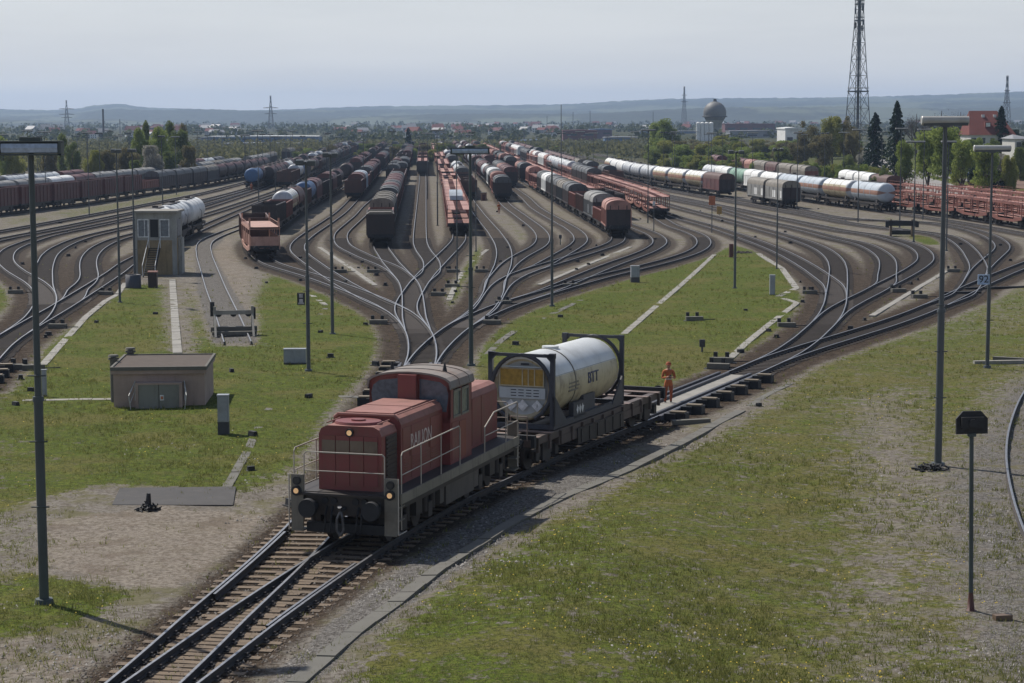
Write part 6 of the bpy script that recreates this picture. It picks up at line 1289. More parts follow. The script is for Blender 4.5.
def tree(kind, leaf, bx, Y, top, w_px, label, group=None, cat='tree', z=None):
    v = (kind, leaf, random.randint(0, 1)) if kind != 'con' else (kind, leaf, 0)
    if v not in TP:
        t = tree_proto(kind, len(TP)+11); TP[v] = t
        for c in KIDS[t.name]:
            if c.name.startswith('crown'): c.data.materials[0] = L_[leaf]
        o = t
    else: o = copy_tree(TP[v])
    X = at(bx, Y); zg = gz(X, Y) if z is None else z; H = zat(top, Y)-zg; wd = w_px/FL*Y
    nat = {'round': .78, 'tall': .42, 'bush': 1.25, 'bare': .75, 'ball': .6, 'con': .36}[kind]
    o.location = (X, Y, zg-.05); o.scale = (wd/nat, wd/nat, H); o.rotation_euler.z = random.uniform(0, 6.28); tag(o, label, cat, group)
    if w_px < 0: pass
    return o
T_ = tree
# left cluster behind the far rows
for x, top, w, kd, lf, Y, lab in [(147,121,7,'tall','mid',470,'slender poplar left in the green tree cluster at left'),(171,121,9,'tall','mid',480,'dark rounded poplar in the middle of the left tree cluster'),(184,124,8,'tall','olive',470,'brownish poplar at the right of the left tree cluster'),(141,128,18,'round','spring',455,'bright green tree at the left side of the tree cluster'),(160,127,22,'round','spring',440,'broad bright green tree in the left tree cluster'),(178,130,24,'round','mid',460,'mid green broad tree in the left tree cluster'),(152,146,24,'bush','blos',420,'pale blossoming tree in front of the left tree cluster'),(128,148,26,'bush','olive',430,'olive shrub left of the blossoming tree'),(108,150,28,'bush','olive',440,'olive brown shrub behind the maroon wagons'),(94,150,20,'bush','yel',430,'yellow green shrub behind the maroon wagons'),(73,142,16,'round','mid',450,'green tree between the left masts'),(63,133,10,'tall','mid',460,'narrow green tree right of the foreground mast'),(4,136,20,'round','spring',430,'green tree cut by the left picture edge'),(13,150,22,'bush','yel',430,'yellow green shrub by the left edge'),(190,146,20,'bush','olive',440,'olive shrub at the right foot of the left tree cluster'),(135,160,18,'bush','mid',420,'low green shrub in front of the tree cluster'),(170,152,20,'bush','mid',425,'mid green shrub in the middle of the cluster'),(50,148,18,'bush','olive',450,'dull shrub left of the narrow green tree')]:
    T_(kd, lf, x, Y, top, w*1.1, lab)
r = random.Random(3)
for i in range(46): x = 300+i*4.2+r.uniform(-3, 3); T_('bush', r.choice(['mid', 'yel', 'olive', 'spring', 'mid']), x, r.uniform(640, 860), r.uniform(143, 152), r.uniform(12, 22), 'green shrub in the bushy belt behind the centre rows', 'shrubs in the centre belt', 'shrub')
for i in range(22): x = 205+i*5+r.uniform(-3, 3); T_('bush', r.choice(['olive', 'mid', 'bare' if False else 'olive']), x, r.uniform(800, 1000), r.uniform(146, 150), r.uniform(8, 14), 'dull green shrub beyond the far left tracks', 'shrubs beyond the left tracks', 'shrub')
for x, top, w in ((352,138,22),(367,136,20),(383,137,22),(336,142,16),(344,141,18),(375,141,18)): T_('bare', 'bare', x, 880, top, w, 'leafless brown tree behind the centre shrub belt', 'bare trees behind the centre belt')
T_('con', 'con', 408.5, 820, 126, 12, 'lone dark conifer above the centre shrub belt')
T_('round', 'mid', 417, 850, 143, 10, 'small dark green tree right of the lone conifer'); T_('bush', 'yel', 441, 760, 143, 16, 'yellow green shrub behind the far centre masts'); T_('round', 'mid', 503, 840, 144, 12, 'small green tree left of the white far sheds')
for x, top, w, kd, lf, Y in [(655,122,14,'tall','spring',700),(664,120,16,'tall','spring',690),(672,130,20,'round','mid',690),(660,138,22,'round','spring',640),(680,142,26,'bush','olive',620),(668,158,20,'bush','blos',560),(694,140,28,'round','olive',640),(708,142,26,'round','olive',620),(722,136,24,'round','yel',660),(735,138,26,'round','mid',650),(742,140,16,'round','blos',640),(758,140,22,'round','yel',640),(770,141,24,'round','olive',640),(790,134,22,'bare','bare',560),(806,122,26,'round','olive',520),(818,117,26,'bare','bare',520),(832,118,28,'round','yel',500),(846,117,24,'round','olive',500),(852,132,22,'round','olive',480),(822,135,30,'round','olive',490),(798,140,26,'round','olive',520),(785,148,26,'bush','mid',520),(715,152,26,'bush','mid',560),(700,156,30,'bush','olive',560),(735,154,28,'bush','spring',540),(755,154,28,'bush','spring',520),(684,160,24,'bush','mid',560),(537,146,16,'round','mid',860),(556,146,16,'round','spring',850),(610,150,16,'bush','mid',830),(590,150,14,'bush','olive',830)]:
    T_(kd, lf, x, Y, top, w, {'tall': 'tall', 'round': 'broad', 'bush': 'bushy', 'bare': 'leafless'}[kd]+' '+{'spring': 'fresh green', 'mid': 'mid green', 'olive': 'brownish green', 'blos': 'pale blossoming', 'yel': 'yellow green', 'bare': 'brown'}[lf]+' tree in the wood behind the white tanks', 'trees in the right hand wood')
for i in range(110):
    x = 655+i*2.1+r.uniform(-2, 2); f = (x-655)/231; Y = 560-f*190+r.uniform(-10, 60); T_('bush', r.choice(['spring', 'mid', 'spring', 'yel']), x, Y, 157+f*14+r.uniform(-4, 3), r.uniform(10, 17), 'bright green shrub on the bank behind the covered wagons', 'shrubs along the right bank', 'shrub')
for i in range(75):
    x = r.uniform(652, 862); T_(r.choice(['bush', 'round', 'bush']), r.choice(['mid', 'olive', 'spring', 'yel', 'mid']), x, r.uniform(540, 720), r.uniform(140, 156), r.uniform(18, 32), 'shrub or small tree in the dense belt behind the long tank row', 'shrubs in the right hand wood', 'shrub')
T_('con', 'con', 874, 440, 110, 27, 'broad dark conifer left of the tallest conifer'); T_('con', 'con', 895.5, 430, 98, 25, 'tallest dark conifer right of the lattice tower'); T_('con', 'con', 1000, 470, 104, 22, 'dark conifer rising behind the red roofed house')
for x, top, w, Y in ((916,99,36,560),(940,95,44,570),(960,97,34,580),(925,105,30,560),(980,104,24,600)): T_('bare', 'bare', x, Y, top, w, 'large leafless tree behind the street trees', 'big bare trees left of the house')
for x, top, w, Y in ((904,140,22,345),(928,128,33,350),(945,128,36,340),(961,141,27,325),(985,146,31,312)): T_('ball', 'spring', x, Y, top, w, {904: 'smallest rounded street tree, leftmost of the row', 928: 'tall rounded street tree second in the row', 945: 'largest rounded street tree behind the tallest mast', 961: 'rounded street tree beside the parked cars', 985: 'rounded street tree at the right end of the row'}[x])
for x, top, w, Y, lf in ((865,152,18,470,'blos'),(850,156,20,440,'mid'),(1008,158,20,330,'yel'),(1000,156,22,360,'blos'),(1020,150,20,380,'mid'),(885,172,16,345,'mid'),(874,178,12,330,'mid'),(990,168,30,330,'con'),(975,170,18,345,'con'),(1016,132,18,520,'con'),(1030,140,30,420,'mid')): T_('bush', lf, x, Y, top, w, {865: 'pale blossoming bush by the white frame shelter', 850: 'green bush left of the white frame shelter', 1008: 'yellow green bush by the right edge', 1000: 'pale bush in front of the house', 1020: 'green bush at the right edge', 885: 'green bush at the end of the bank hedge', 874: 'small green bush beside the road', 990: 'dark clipped hedge beside the brown field', 975: 'dark clipped hedge behind the parked cars', 1016: 'dark evergreen bush behind the right edge', 1030: 'bush beyond the right edge'}[x], cat='bush')

# ------------------------------------------------------------------ road, field, parked cars and the house on the right bank
def bpt(x, y):
    Y = 300.
    for _ in range(60): X = at(x, Y); z = gz(X, Y); a = PITCH+math.atan((y-341.5)/FL); Yn = (CZ-z)/math.tan(a); Y = .6*Y+.4*Yn
    return at(x, Y), Y
def strip_(name, pts, w, mat, h=.02):
    P = [bpt(*p) for p in pts]; P = resamp(P, 3.); ln = Line(P); mb = MB(); vs = []
    for i, (x, y) in enumerate(P):
        a = ln.head(min(max(ln.s[i], .7), ln.L-.7)); 
        for k in range(5): s = (k/4-.5)*w; X, Y = x+math.cos(a)*s, y-math.sin(a)*s; vs.append((X, Y, gz(X, Y)+h+.05))
    mb.add(vs, [(i*5+k, i*5+k+1, i*5+k+6, i*5+k+5) for i in range(len(P)-1) for k in range(4)]); o = mb.build(name, [mat]); return tag(fixn(o), kind='structure')
strip_('road', [(985,207),(960,198),(935,190),(912,182),(894,173),(880,165),(868,158)], 6.5, 'asph', .03)
strip_('road', [(1060,190),(1000,187),(960,180.5),(930,176),(905,170),(888,163)], 3.2, 'asph', .04)
P = [bpt(*q) for q in ((1000,178),(1100,180),(1100,192),(1010,191),(985,186))]; mb = MB(); mb.extz(P, min(gz(*p) for p in P)-.2, max(gz(*p) for p in P)+.06); tag(fixn(mb.build('field', ['field'])), kind='structure')
def car(x, y, mat, label, a):
    X, Y = bpt(x, y); e = empty('parked_car', (X, Y, gz(X, Y)+.06), a, label=label, cat='car')
    mb = MB(); mb.extx([(-2.1, .35), (-2.15, .75), (-1.3, .92), (1.5, .98), (2.1, .92), (2.15, .4)], -.86, .86); mb.extx([(-1.25, .92), (-.6, 1.42), (.9, 1.45), (1.7, .98)], -.74, .74); b = mb.build('body', mat, e)
    mb = MB(); mb.extx([(-1.05, .98), (-.55, 1.36), (.85, 1.38), (1.4, 1.0)], -.76, .76); mb.add([(-.66, -1.22, .97), (.66, -1.22, .97), (.6, -.66, 1.38), (-.6, -.66, 1.38)], [(0, 1, 2, 3)]); mb.build('windows', 'glass', e)
    for yy in (-1.35, 1.35):
        for s in (-1, 1): mb = MB(); mb.cyl((s*.7, yy, .32), (s*.89, yy, .32), .32, .32, 14); mb.build('wheel', 'rubber', e)
    for s in (-1, 1): mb = MB(); mb.cbox((s*.62, -2.14, .66), (.3, .06, .14)); mb.build('headlight', 'windowf', e)
car(949.5, 176, 'carw', 'white car parked under the street trees, left of the dark car', .5); car(960, 177.5, 'carb', 'dark blue car parked under the street trees, right of the white car', .45)
def house(x0, x1, Y, ridge, eave, base_z, label, wall='housew', roof='tile', D=11, name='house', hip=True, win=4, dorm=0):
    X0, X1 = at(x0, Y), at(x1, Y); cx = (X0+X1)/2; w = (X1-X0)/2; ze, zr = zat(eave, Y), zat(ridge, Y); zb = base_z if base_z is not None else gz(cx, Y)
    e = empty(name, (cx, Y, zb), 0, label=label, cat='house'); ze -= zb; zr -= zb
    mb = MB(); mb.box(-w+.4, w-.4, 0, D, -.5, ze); mb.build('wall', wall, e)
    mb = MB(); q = D*.30 if hip else 0.05; ov = .3
    v = [(-w, -ov, ze-.05), (w, -ov, ze-.05), (w, D+ov, ze-.05), (-w, D+ov, ze-.05), (-w+q*.35, D/2, zr), (w-q, D/2, zr)]; mb.add(v, [(0, 1, 5, 4), (1, 2, 5), (2, 3, 4, 5), (3, 0, 4), (3, 2, 1, 0)]); rf = fixn(mb.build('roof', roof, e))
    for i in range(win):
        x = -w+1.2+i*(2*w-2.4)/max(1, win-1); mb = MB(); mb.box(x-.5, x+.5, -.04, 0.0, ze-2.0, ze-.7); g_ = mb.build('window', 'glass', e)
        mb = MB(); mb.box(x-.58, x-.5, -.06, 0, ze-2.05, ze-.65); mb.box(x+.5, x+.58, -.06, 0, ze-2.05, ze-.65); mb.box(x-.5, x+.5, -.06, 0, ze-.7, ze-.64); mb.build('window_frame', 'windowf', g_)
    for i in range(dorm):
        x = -w*.15+i*w*.55; f = .42; y = D/2*f-.3; z = ze+(zr-ze)*f; mb = MB(); mb.box(x-.7, x+.7, y-.9, y+2.0, z-.6, z+.55); d = mb.build('dormer', 'brick', rf) if False else mb.build('dormer', 'tile', e); mb = MB(); mb.box(x-.5, x+.5, y-.94, y-.9, z-.45, z+.4); mb.build('window', 'windowf', d)
    if dorm:
        for x in (-w*.25, w*.25): mb = MB(); mb.box(x-.35, x+.35, D/2-1.6, D/2-1, (ze+zr)/2, zr+.35 if False else (ze+zr)/2+1.9); mb.build('chimney', 'windowf', rf)
    return e
h1 = house(968, 1015, 470, 112, 136, None, 'large house with steep red tiled roof and dormers at the right', dorm=2, win=5); 
mb = MB(); w = (at(1015, 470)-at(968, 470))/2; mb.add([(-w+.3, -.3, zat(136, 470)-h1.location.z), (-w+.3, 11.3, zat(136, 470)-h1.location.z), (-w+1.6, 5.5, zat(113, 470)-h1.location.z)], [(0, 1, 2)]); mb.build('gable', 'pinkbox', h1)
house(1012, 1034, 420, 136, 140, None, 'low grey roofed building cut by the right edge', roof='roofg', win=2)
X = at(880, 560); e = empty('frame_shelter', (X, 560, gz(X, 560)), 0, label='white framed open shelter beside the road below the conifers', cat='shelter'); X0, X1 = at(865, 560)-X, at(896, 560)-X; zt = zat(150, 560)-gz(X, 560); mb = MB()
for i in range(5): x = X0+(X1-X0)*i/4; mb.box(x-.08, x+.08, 0, .16, 0, zt); mb.box(x-.08, x+.08, 4, 4.16, 0, zt)
mb.build('post', 'windowf', e); mb = MB(); mb.box(X0-.2, X1+.2, -.1, .25, zt, zt+.3); mb.box(X0-.2, X1+.2, 3.9, 4.25, zt, zt+.3)
for i in range(9): x = X0+(X1-X0)*i/8; mb.box(x-.05, x+.05, .25, 3.9, zt+.05, zt+.2)
mb.box(X0, X0+2.6, .17, .2, .2, zt-.4); mb.build('roof_frame', 'windowf', e)

for x in (968, 977, 986, 996, 1006, 1014): T_('bush', r.choice(['mid', 'spring', 'olive']), x, 445, r.uniform(139, 145), 18, 'green garden shrub in front of the red roofed house', 'garden shrubs before the house', 'bush')
# ------------------------------------------------------------------ structures on the skyline
def lattice(x, Y, top, wb, wt, label, mat='mast', legs=4, arms=(), name='lattice_tower', t=.12, base=None, plat=()):
    X = at(x, Y); zg = -3.2 if Y > 700 else gz(X, Y); H = zat(top, Y)-zg; e = empty(name, (X, Y, zg), .35, label=label, cat='tower')
    mb = MB(); W = lambda z: wb/2+(wt/2-wb/2)*min(1, z/(H*.86)); P_ = lambda i, z: (W(z)*(1 if i in (0, 3) else -1), W(z)*(1 if i in (0, 1) else -1), z)
    n = max(8, int(H/(wb*.75))); zs = [H*i/n for i in range(n+1)]
    for i in range(4):
        for a, b in zip(zs, zs[1:]): mb.tube([P_(i, a), P_(i, b)], t, 4)
    mb.build('legs', mat, e); mb = MB()
    for a, b in zip(zs, zs[1:]):
        for i in range(4): j = (i+1) % 4; mb.tube([P_(i, a), P_(j, b)], t*.55, 3); mb.tube([P_(j, a), P_(i, b)], t*.55, 3); mb.tube([P_(i, b), P_(j, b)], t*.55, 3)
    mb.build('bracing', mat, e)
    for z, hw in arms: mb = MB(); z *= H; mb.tube([(-hw, 0, z), (0, 0, z+hw*.12), (hw, 0, z)], t, 4); mb.tube([(-hw, 0, z), (hw, 0, z)], t, 4); a = mb.build('cross_arm', mat, e); a.rotation_euler.z = -.35
    for z, w in plat: mb = MB(); z *= H; mb.cyl((0, 0, z), (0, 0, z+.4), w, w, 10); mb.tube([(w*math.cos(q), w*math.sin(q), z+1.4) for q in np.linspace(0, 6.28, 9)], t*.6, 4); mb.build('platform', mat, e)
    return e
tt = lattice(857, 720, -6, 7.6, 2.2, 'tall lattice telecommunications tower rising out of the frame at right', t=.16, plat=((.40, 3.9), (.83, 1.9), (.93, 1.8)))
mb = MB(); mb.cyl((0, 0, 0), (0, 0, 56), .55, .45, 8)
for z, a in ((46, .3), (47, 2.), (49, 4), (51, 1), (52, 3), (53, 5), (48, 5.4)): mb.cyl((1.5*math.cos(a), 1.5*math.sin(a), z-1), (1.5*math.cos(a), 1.5*math.sin(a), z+1), .35, .35, 8)
mb.build('cable_core', 'mast', tt)
for x, Y, top, arms in ((67, 2200, 99, ((.72, 8.5), (.55, 8.5), (.45, 6))), (271, 2100, 95, ((.66, 8), (.5, 6.5))), (684, 2300, 87, ((.8, 3), (.65, 4))), (1006, 1500, 77, ((.55, 3.), (.75, 2.)))): lattice(x, Y, top, 6, 1.0, {67: 'power pylon with three cross arms left of the brick chimney', 271: 'power pylon with two cross arms on the left skyline', 684: 'slim pylon left of the spherical water tower', 1006: 'slim pylon behind the red roofed house'}[x], arms=arms, t=.22, name='power_pylon')
def stack(x, Y, top, r, mat, label):
    X = at(x, Y); H = zat(top, Y)+3.2; mb = MB(); mb.cyl((0, 0, 0), (0, 0, H), r, r*.8, 12); tag(mb.build('chimney', mat, None, (X, Y, -3.2)), label, 'chimney')
stack(103.5, 1500, 108, .85, 'dark', 'dark factory chimney between the left masts'); stack(120, 1900, 118, .5, 'mast', 'thin grey chimney right of the dark chimney'); stack(214, 950, 136, .4, 'dark', 'dark stub pole left of the blue hall'); stack(504+20, 1300, 128, .4, 'dark', 'dark thin chimney in the far centre')
for x, t in ((268+40, 120), (573, 112), (590, 111), (547, 116), (653, 112)): stack(x, 1700, t, .25, 'mast', {308: 'thin pole beside the crane', 573: 'thin pole first above the brick hall', 590: 'thin pole second above the brick hall', 547: 'thin pole left of the tall antenna', 653: 'thin pole left of the right wood'}[x])
X = at(714.5, 1150); e = empty('water_tower', (X, 1150, -3.2), 0, label='grey spherical water tower on the skyline beside four white silos', cat='water tower'); zc = zat(113.5, 1150)+3.2; rr_ = 11.5/FL*1150
mb = MB(); mb.lathe_z([(zc+rr_*math.sin(a), max(.01, rr_*math.cos(a))) for a in np.linspace(-1.57, 1.57, 16)], n=28); 
mb.build('sphere_tank', 'spheregrey', e)
mb = MB(); mb.cyl((0, 0, 0), (0, 0, zc-rr_*1.25), 3.0, 3.0, 16); mb.cyl((0, 0, zc-rr_*1.25), (0, 0, zc-rr_*.62), 3.0, rr_*.80, 20); mb.build('shaft', 'towergrey', e); mb = MB(); mb.cyl((0, 0, zc+rr_-.3), (0, 0, zc+rr_+1.4), 1.2, .9, 10); mb.build('lantern', 'darkgrey', e); mb = MB(); mb.lathe_z([(zc-rr_*.35, rr_*.95), (zc-rr_*.35, rr_*1.08), (zc-rr_*.25, rr_*1.08), (zc-rr_*.25, rr_*.96)], n=28); mb.build('gallery', 'darkgrey', e)
for i, x in enumerate((698, 702.3, 706.6, 711)): X = at(x, 1050); mb = MB(); H = zat(123.5, 1050)+3.2; mb.cyl((0, 0, 0), (0, 0, H), 1.12, 1.12, 14); mb.cyl((0, 0, H), (0, 0, H+.5), 1.12, .4, 14); tag(mb.build('silo', 'white', None, (X, 1050, -3.2)), ['leftmost', 'second', 'third', 'rightmost'][i]+' of the four white silos beside the water tower', 'silo')
def hall(x0, x1, Y, top, mat, label, roof='roofg', D=25, band=None, nm='warehouse'):
    X0, X1 = at(x0, Y), at(x1, Y); H = zat(top, Y)+3.2; w = (X1-X0)/2; e = empty(nm, ((X0+X1)/2, Y, -3.2), 0, label=label, cat='building')
    mb = MB(); mb.box(-w, w, 0, D, 0, H-.8); mb.build('wall', mat, e); mb = MB(); mb.ext([(-w-.3, H-.8), (w+.3, H-.8), (w+.3, H-.3), (0, H), (-w-.3, H-.3)], -.3, D+.3); mb.build('roof', roof, e)
    n = max(2, int(w/4)); mb = MB()
    for i in range(n): x = -w+(i+.5)*2*w/n; mb.box(x-w/n*.6, x+w/n*.6, -.08, 0, H*.45, H*.62)
    mb.build('window_band', band or 'glass', e)
hall(208, 318, 1150, 135, 'hallblue', 'long blue cladded warehouse left of the centre shrub belt', 'white'); hall(222, 300, 1000, 142, 'hallblue', 'nearer blue hall behind the far left masts', 'hallgrey'); hall(198, 232, 1300, 136, 'hallgrey', 'grey hall at the left end of the blue warehouse')
hall(512, 562, 1100, 140, 'hallblue', 'blue hall left of the dark red brick building', 'hallblue'); hall(498, 520, 1000, 145, 'hallblue', 'small blue hall behind the white sheds'); hall(563, 597, 1250, 130, 'brick', 'tall dark red brick building in the far centre', 'brick'); hall(590, 612, 1350, 129, 'purp', 'dark plum coloured block right of the red brick building', 'hallblue'); hall(605, 640, 1150, 137, 'hallblue', 'blue grey hall behind the tall centre pole')
hall(511, 533, 900, 148, 'white', 'long white shed in the far centre', 'white', 12); hall(485, 500, 930, 147.5, 'white', 'short white shed left of the long white shed', 'white', 12); hall(600, 660, 950, 150, 'hallblue', 'low blue hall left of the right hand wood', 'darkgrey'); hall(640, 700, 1500, 131, 'hallblue', 'blue plant below the slim pylon')
hall(785, 804, 800, 128, 'white', 'white office block behind the right hand wood', 'white'); hall(725, 775, 1600, 124, 'brick', 'long red brick block right of the water tower', 'brick'); hall(730, 790, 1200, 131, 'hallgrey', 'grey halls below the long red brick block'); hall(380, 420, 1300, 137, 'hallgrey', 'grey low hall behind the lone conifer'); hall(0, 60, 1500, 139, 'hallgrey', 'grey low hall at the left edge'); hall(60, 140, 1400, 140, 'hallblue', 'blue grey low hall behind the left masts', 'darkgrey'); hall(345, 372, 1200, 139, 'hallgrey', 'small grey hall behind the bare trees'); hall(420, 455, 1400, 136, 'hallgrey', 'grey hall behind the far centre masts')
# town: separate small houses
r = random.Random(9); th = {}
zones = [(150, 240, 128, 136), (20, 150, 131, 138), (330, 480, 126, 138), (480, 700, 122, 134), (720, 860, 120, 128), (400, 560, 128, 136), (910, 1024, 118, 126)]
for i in range(150):
    x0, x1, a, b = r.choice(zones); x = r.uniform(x0, x1); y = r.uniform(a, b); Y = (CZ+3.2)/math.tan(PITCH+math.atan((y-341.5)/FL)); Y = min(max(Y, 1000), 3300); key = r.choice([('housew', 'tile'), ('housew', 'roofg'), ('towergrey', 'tile'), ('hallgrey', 'roofg'), ('white', 'brick')])
    if key not in th:
        mb = MB(); mb.box(-5, 5, 0, 9, 0, 5.5, 0); mb.add([(-5.3, -.3, 5.4), (5.3, -.3, 5.4), (5.3, 9.3, 5.4), (-5.3, 9.3, 5.4), (-5.2, 4.5, 9.2), (5.2, 4.5, 9.2)], [(0, 1, 5, 4), (1, 2, 5), (2, 3, 4, 5), (3, 0, 4)], 1)
        for q in (-3.4, -1.1, 1.1, 3.4): mb.box(q-.5, q+.5, -.05, 0, 3.2, 4.6, 2); mb.box(q-.5, q+.5, -.05, 0, .9, 2.2, 2)
        o = mb.build('house', [key[0], key[1], 'glass']); th[key] = o; KIDS[o.name] = []
    else: o = copy_tree(th[key])
    o.location = (at(x, Y), Y, -3.25); s = r.uniform(.6, 1.05); o.scale = (s*r.uniform(.8, 1.4), s, s*r.uniform(.7, 1.0)); o.rotation_euler.z = r.uniform(-.7, .7)
    tag(o, 'small distant %s house with %s roof in the far town' % ({'housew': 'cream', 'towergrey': 'grey', 'hallgrey': 'dull grey', 'white': 'white'}[key[0]], {'tile': 'red', 'roofg': 'grey', 'brick': 'dark red'}[key[1]]), 'house', 'houses of the far town')

# low scrub just beyond the end of the yard
r_ = np.random.default_rng(8); PTS = []
while len(PTS) < 1500:
    Y = r_.uniform(520, 1080); x = r_.uniform(-60, 700); X = at(x, Y)
    if KT.find((X, Y, 0))[2] < 5 or X > 90 and Y < 560: continue
    h = r_.uniform(1.5, 4.2); v = r_.normal(size=(26, 3)); v /= np.linalg.norm(v, axis=1)[:, None]; R_ = h*r_.uniform(.5, 1.)
    PTS.append(np.stack([X+v[:, 0]*R_, Y+v[:, 1]*R_, -3.2+h*.5+v[:, 2]*h*.5], 1))
P = np.concatenate(PTS); V, F = leafcloud(P, .75, r_, .8); o = tri_object('scrub', V, F, [leafmat('scrub_leaf', (.06, .068, .028), (.20, .19, .09))]); tag(o, 'low mixed scrub covering the ground beyond the ends of the tracks', 'scrub', kind='stuff')
# far wood and scrub beyond the yard that reads as one mass
r_ = np.random.default_rng(5); PTS = []
for i in range(3600):
    y = 117.5+ (12.5+3.2)/1 * 0 + r_.uniform(5.5, 27)**1.0; Y = (CZ+3.2)/math.tan(PITCH+math.atan((y-341.5)/FL)); x = r_.uniform(-120, 1150)
    if math.sin(x*.043+Y*.0031)+math.sin(x*.017-Y*.0053+1)+r_.normal(0, .5) < -.5: continue
    if Y < 1000 or (Y < 1700 and r_.random() < .72): continue
    h = r_.uniform(3, 8.5)*(1 if Y > 1500 else .8); R_ = h*r_.uniform(.45, .8); n = 16; v = r_.normal(size=(n, 3)); v /= np.linalg.norm(v, axis=1)[:, None]
    PTS.append(np.stack([at(x, Y)+v[:, 0]*R_, Y+v[:, 1]*R_, -3.2+h*.5+v[:, 2]*h*.5], 1))
P = np.concatenate(PTS); V, F = leafcloud(P, 1.9, r_, .8); o = tri_object('far_wood', V, F, [leafmat('far_wood_leaf', (.03, .042, .018), (.12, .13, .055))]); tag(o, 'far off wood and scrub between the yard and the hills', 'wood', kind='stuff')

# ------------------------------------------------------------------ wooded hills
RID = [(-400,108),(-60,108.5),(0,107.8),(60,109),(85,106.5),(95,104.2),(110,103.4),(117,102.8),(125,102.4),(135,104.5),(150,106.6),(200,108.3),(240,109.7),(280,109),(340,106.8),(380,105.6),(440,105.3),(500,104.9),(560,104.3),(610,101.5),(640,100),(670,99),(720,98.6),(800,98.4),(860,97.6),(900,96.5),(940,95.4),(980,94),(1024,92.6),(1100,92),(1500,90)]
def build_hills():
    Ys = np.linspace(3400, 8000, 90); xs = np.linspace(-300, 1330, 420); mb = []
    ry = np.interp(xs, [a for a, b in RID], [b for a, b in RID])
    for Y in Ys:
        f = (Y-3400)/3800
        top = np.array([zat(v, 7200) for v in ry])*1.0+3.2
        g = np.clip(f, 0, 1); prof = g**1.5+.20*np.exp(-((f-.22)/.09)**2)*(1+.5*np.sin((xs-512)/170.)+.3*np.sin((xs-300)/61.))+.10*np.exp(-((f-.55)/.06)**2)*(1+.6*np.sin((xs-100)/120.))
        X = (xs-512)/FL*Y
        n1 = np.sin(X/420+1.3*np.sin(Y/600))*np.sin(Y/480+X/900)*.5+np.sin(X/150+Y/210)*.18+np.sin(X/61+Y/93)*.07+rng.normal(0, .02, len(X))
        back = np.where(Y > 7200, 1-((Y-7200)/800)*.5, 1.)
        z = -3.6+top*prof*back+n1*18*np.sin(np.clip(f, 0, 1)*math.pi)+rng.uniform(-2.2, 2.2, len(X))*np.clip(f*3, 0, 1)
        mb.append(np.stack([X, np.full_like(X, Y), z], 1))
    V = np.concatenate(mb); m = len(xs); n = len(Ys); i = np.arange(n-1)[:, None]*m+np.arange(m-1)[None]; F = np.stack([i, i+1, i+m+1, i+m], -1).reshape(-1, 4)
    mt, t, b = nt('wooded_hill'); geo = N(t, 'ShaderNodeNewGeometry'); P = geo.outputs['Position']
    n1 = noise(t, P, .0022, 5, .6, (1, .45, 1)); n2 = noise(t, P, .02, 4, .7); c = mixc(t, ramp(t, n2, .35, .65), (.008, .015, .012), (.028, .038, .024)); c = mixc(t, mth(t, 'MULTIPLY', ramp(t, n1, .52, .56), .8), c, (.085, .10, .06))
    t.links.new(c, b.inputs['Base Color']); b.inputs['Roughness'].default_value = 1
    o = tri_object('hills', V, F, [mt]); tag(o, kind='structure')
build_hills()

# ------------------------------------------------------------------ air, sky, sun, camera
SUN_AZ = R(-45); SUN_EL = R(51)
w = bpy.data.worlds.new('World'); S.world = w; w.use_nodes = True; t = w.node_tree; bg = t.nodes['Background']
sk = t.nodes.new('ShaderNodeTexSky'); sk.sky_type = 'NISHITA'; sk.sun_disc = False; sk.sun_elevation = SUN_EL; sk.sun_rotation = SUN_AZ; sk.air_density = 1.0; sk.dust_density = 1.2; sk.ozone_density = 1.5; sk.altitude = 200
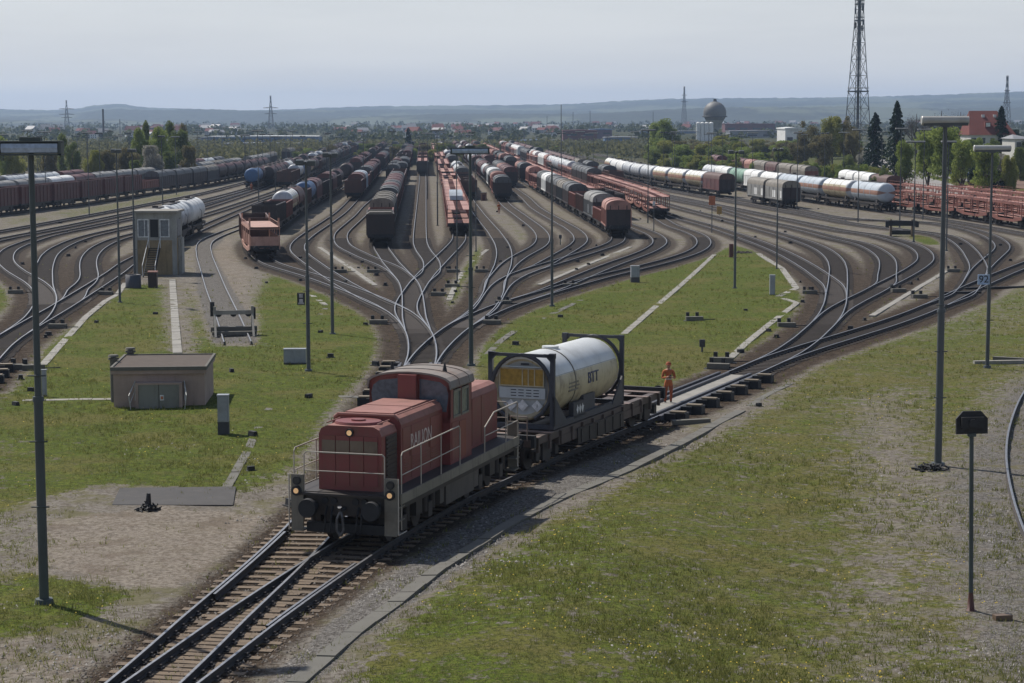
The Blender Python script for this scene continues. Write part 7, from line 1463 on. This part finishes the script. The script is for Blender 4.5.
# thin high veil that whitens the sky, strongest low down
tc = N(t, 'ShaderNodeTexCoord'); sx = N(t, 'ShaderNodeSeparateXYZ'); t.links.new(tc.outputs['Generated'], sx.inputs[0])
vf = t.nodes.new('ShaderNodeMapRange'); vf.inputs[1].default_value = 0.; vf.inputs[2].default_value = .38; vf.inputs[3].default_value = .9; vf.inputs[4].default_value = .05; t.links.new(sx.outputs[2], vf.inputs[0])
cl = noise(t, tc.outputs['Generated'], 3.5, 5, .55, (1, 1, 9)); vc = mixc(t, ramp(t, cl, .3, .7), (6.9, 7.05, 7.4), (7.9, 8.0, 8.2))
t.links.new(mixc(t, vf.outputs[0], sk.outputs[0], vc), bg.inputs[0]); bg.inputs[1].default_value = .1
sl = bpy.data.lights.new('sun', 'SUN'); sl.energy = 4.8; sl.angle = R(.6); sl.color = (1, .95, .87); so = bpy.data.objects.new('sun', sl); C.objects.link(so)
d = Vector((math.sin(SUN_AZ)*math.cos(SUN_EL), math.cos(SUN_AZ)*math.cos(SUN_EL), math.sin(SUN_EL))); so.rotation_euler = d.to_track_quat('Z', 'Y').to_euler()
hz = bpy.data.materials.new('haze_air'); hz.use_nodes = True; t = hz.node_tree; t.nodes.clear(); o_ = t.nodes.new('ShaderNodeOutputMaterial'); pv = t.nodes.new('ShaderNodeVolumePrincipled'); pv.inputs['Color'].default_value = (.54, .72, 1, 1); pv.inputs['Density'].default_value = 1.1e-4; pv.inputs['Anisotropy'].default_value = .2; t.links.new(pv.outputs[0], o_.inputs['Volume'])
mb = MB(); mb.box(-30000, 30000, -500, 9900, -8, 130); o = mb.build('haze', [hz]); tag(o, kind='stuff', label='thin pale blue haze filling the air over the yard', cat='haze')
cam = bpy.data.cameras.new('camera'); cam.lens = 70; cam.sensor_width = 36; cam.clip_end = 60000; cam.clip_start = .5; co = bpy.data.objects.new('camera', cam); C.objects.link(co); co.location = (0, 0, CZ); co.rotation_euler = (math.pi/2-PITCH, R(.15), 0); S.camera = co
S.view_settings.view_transform = 'Standard'; S.view_settings.look = 'None'; S.view_settings.exposure = 0; S.view_settings.gamma = 1
S.render.engine = 'CYCLES'; S.cycles.volume_bounces = 0; S.cycles.max_bounces = 6
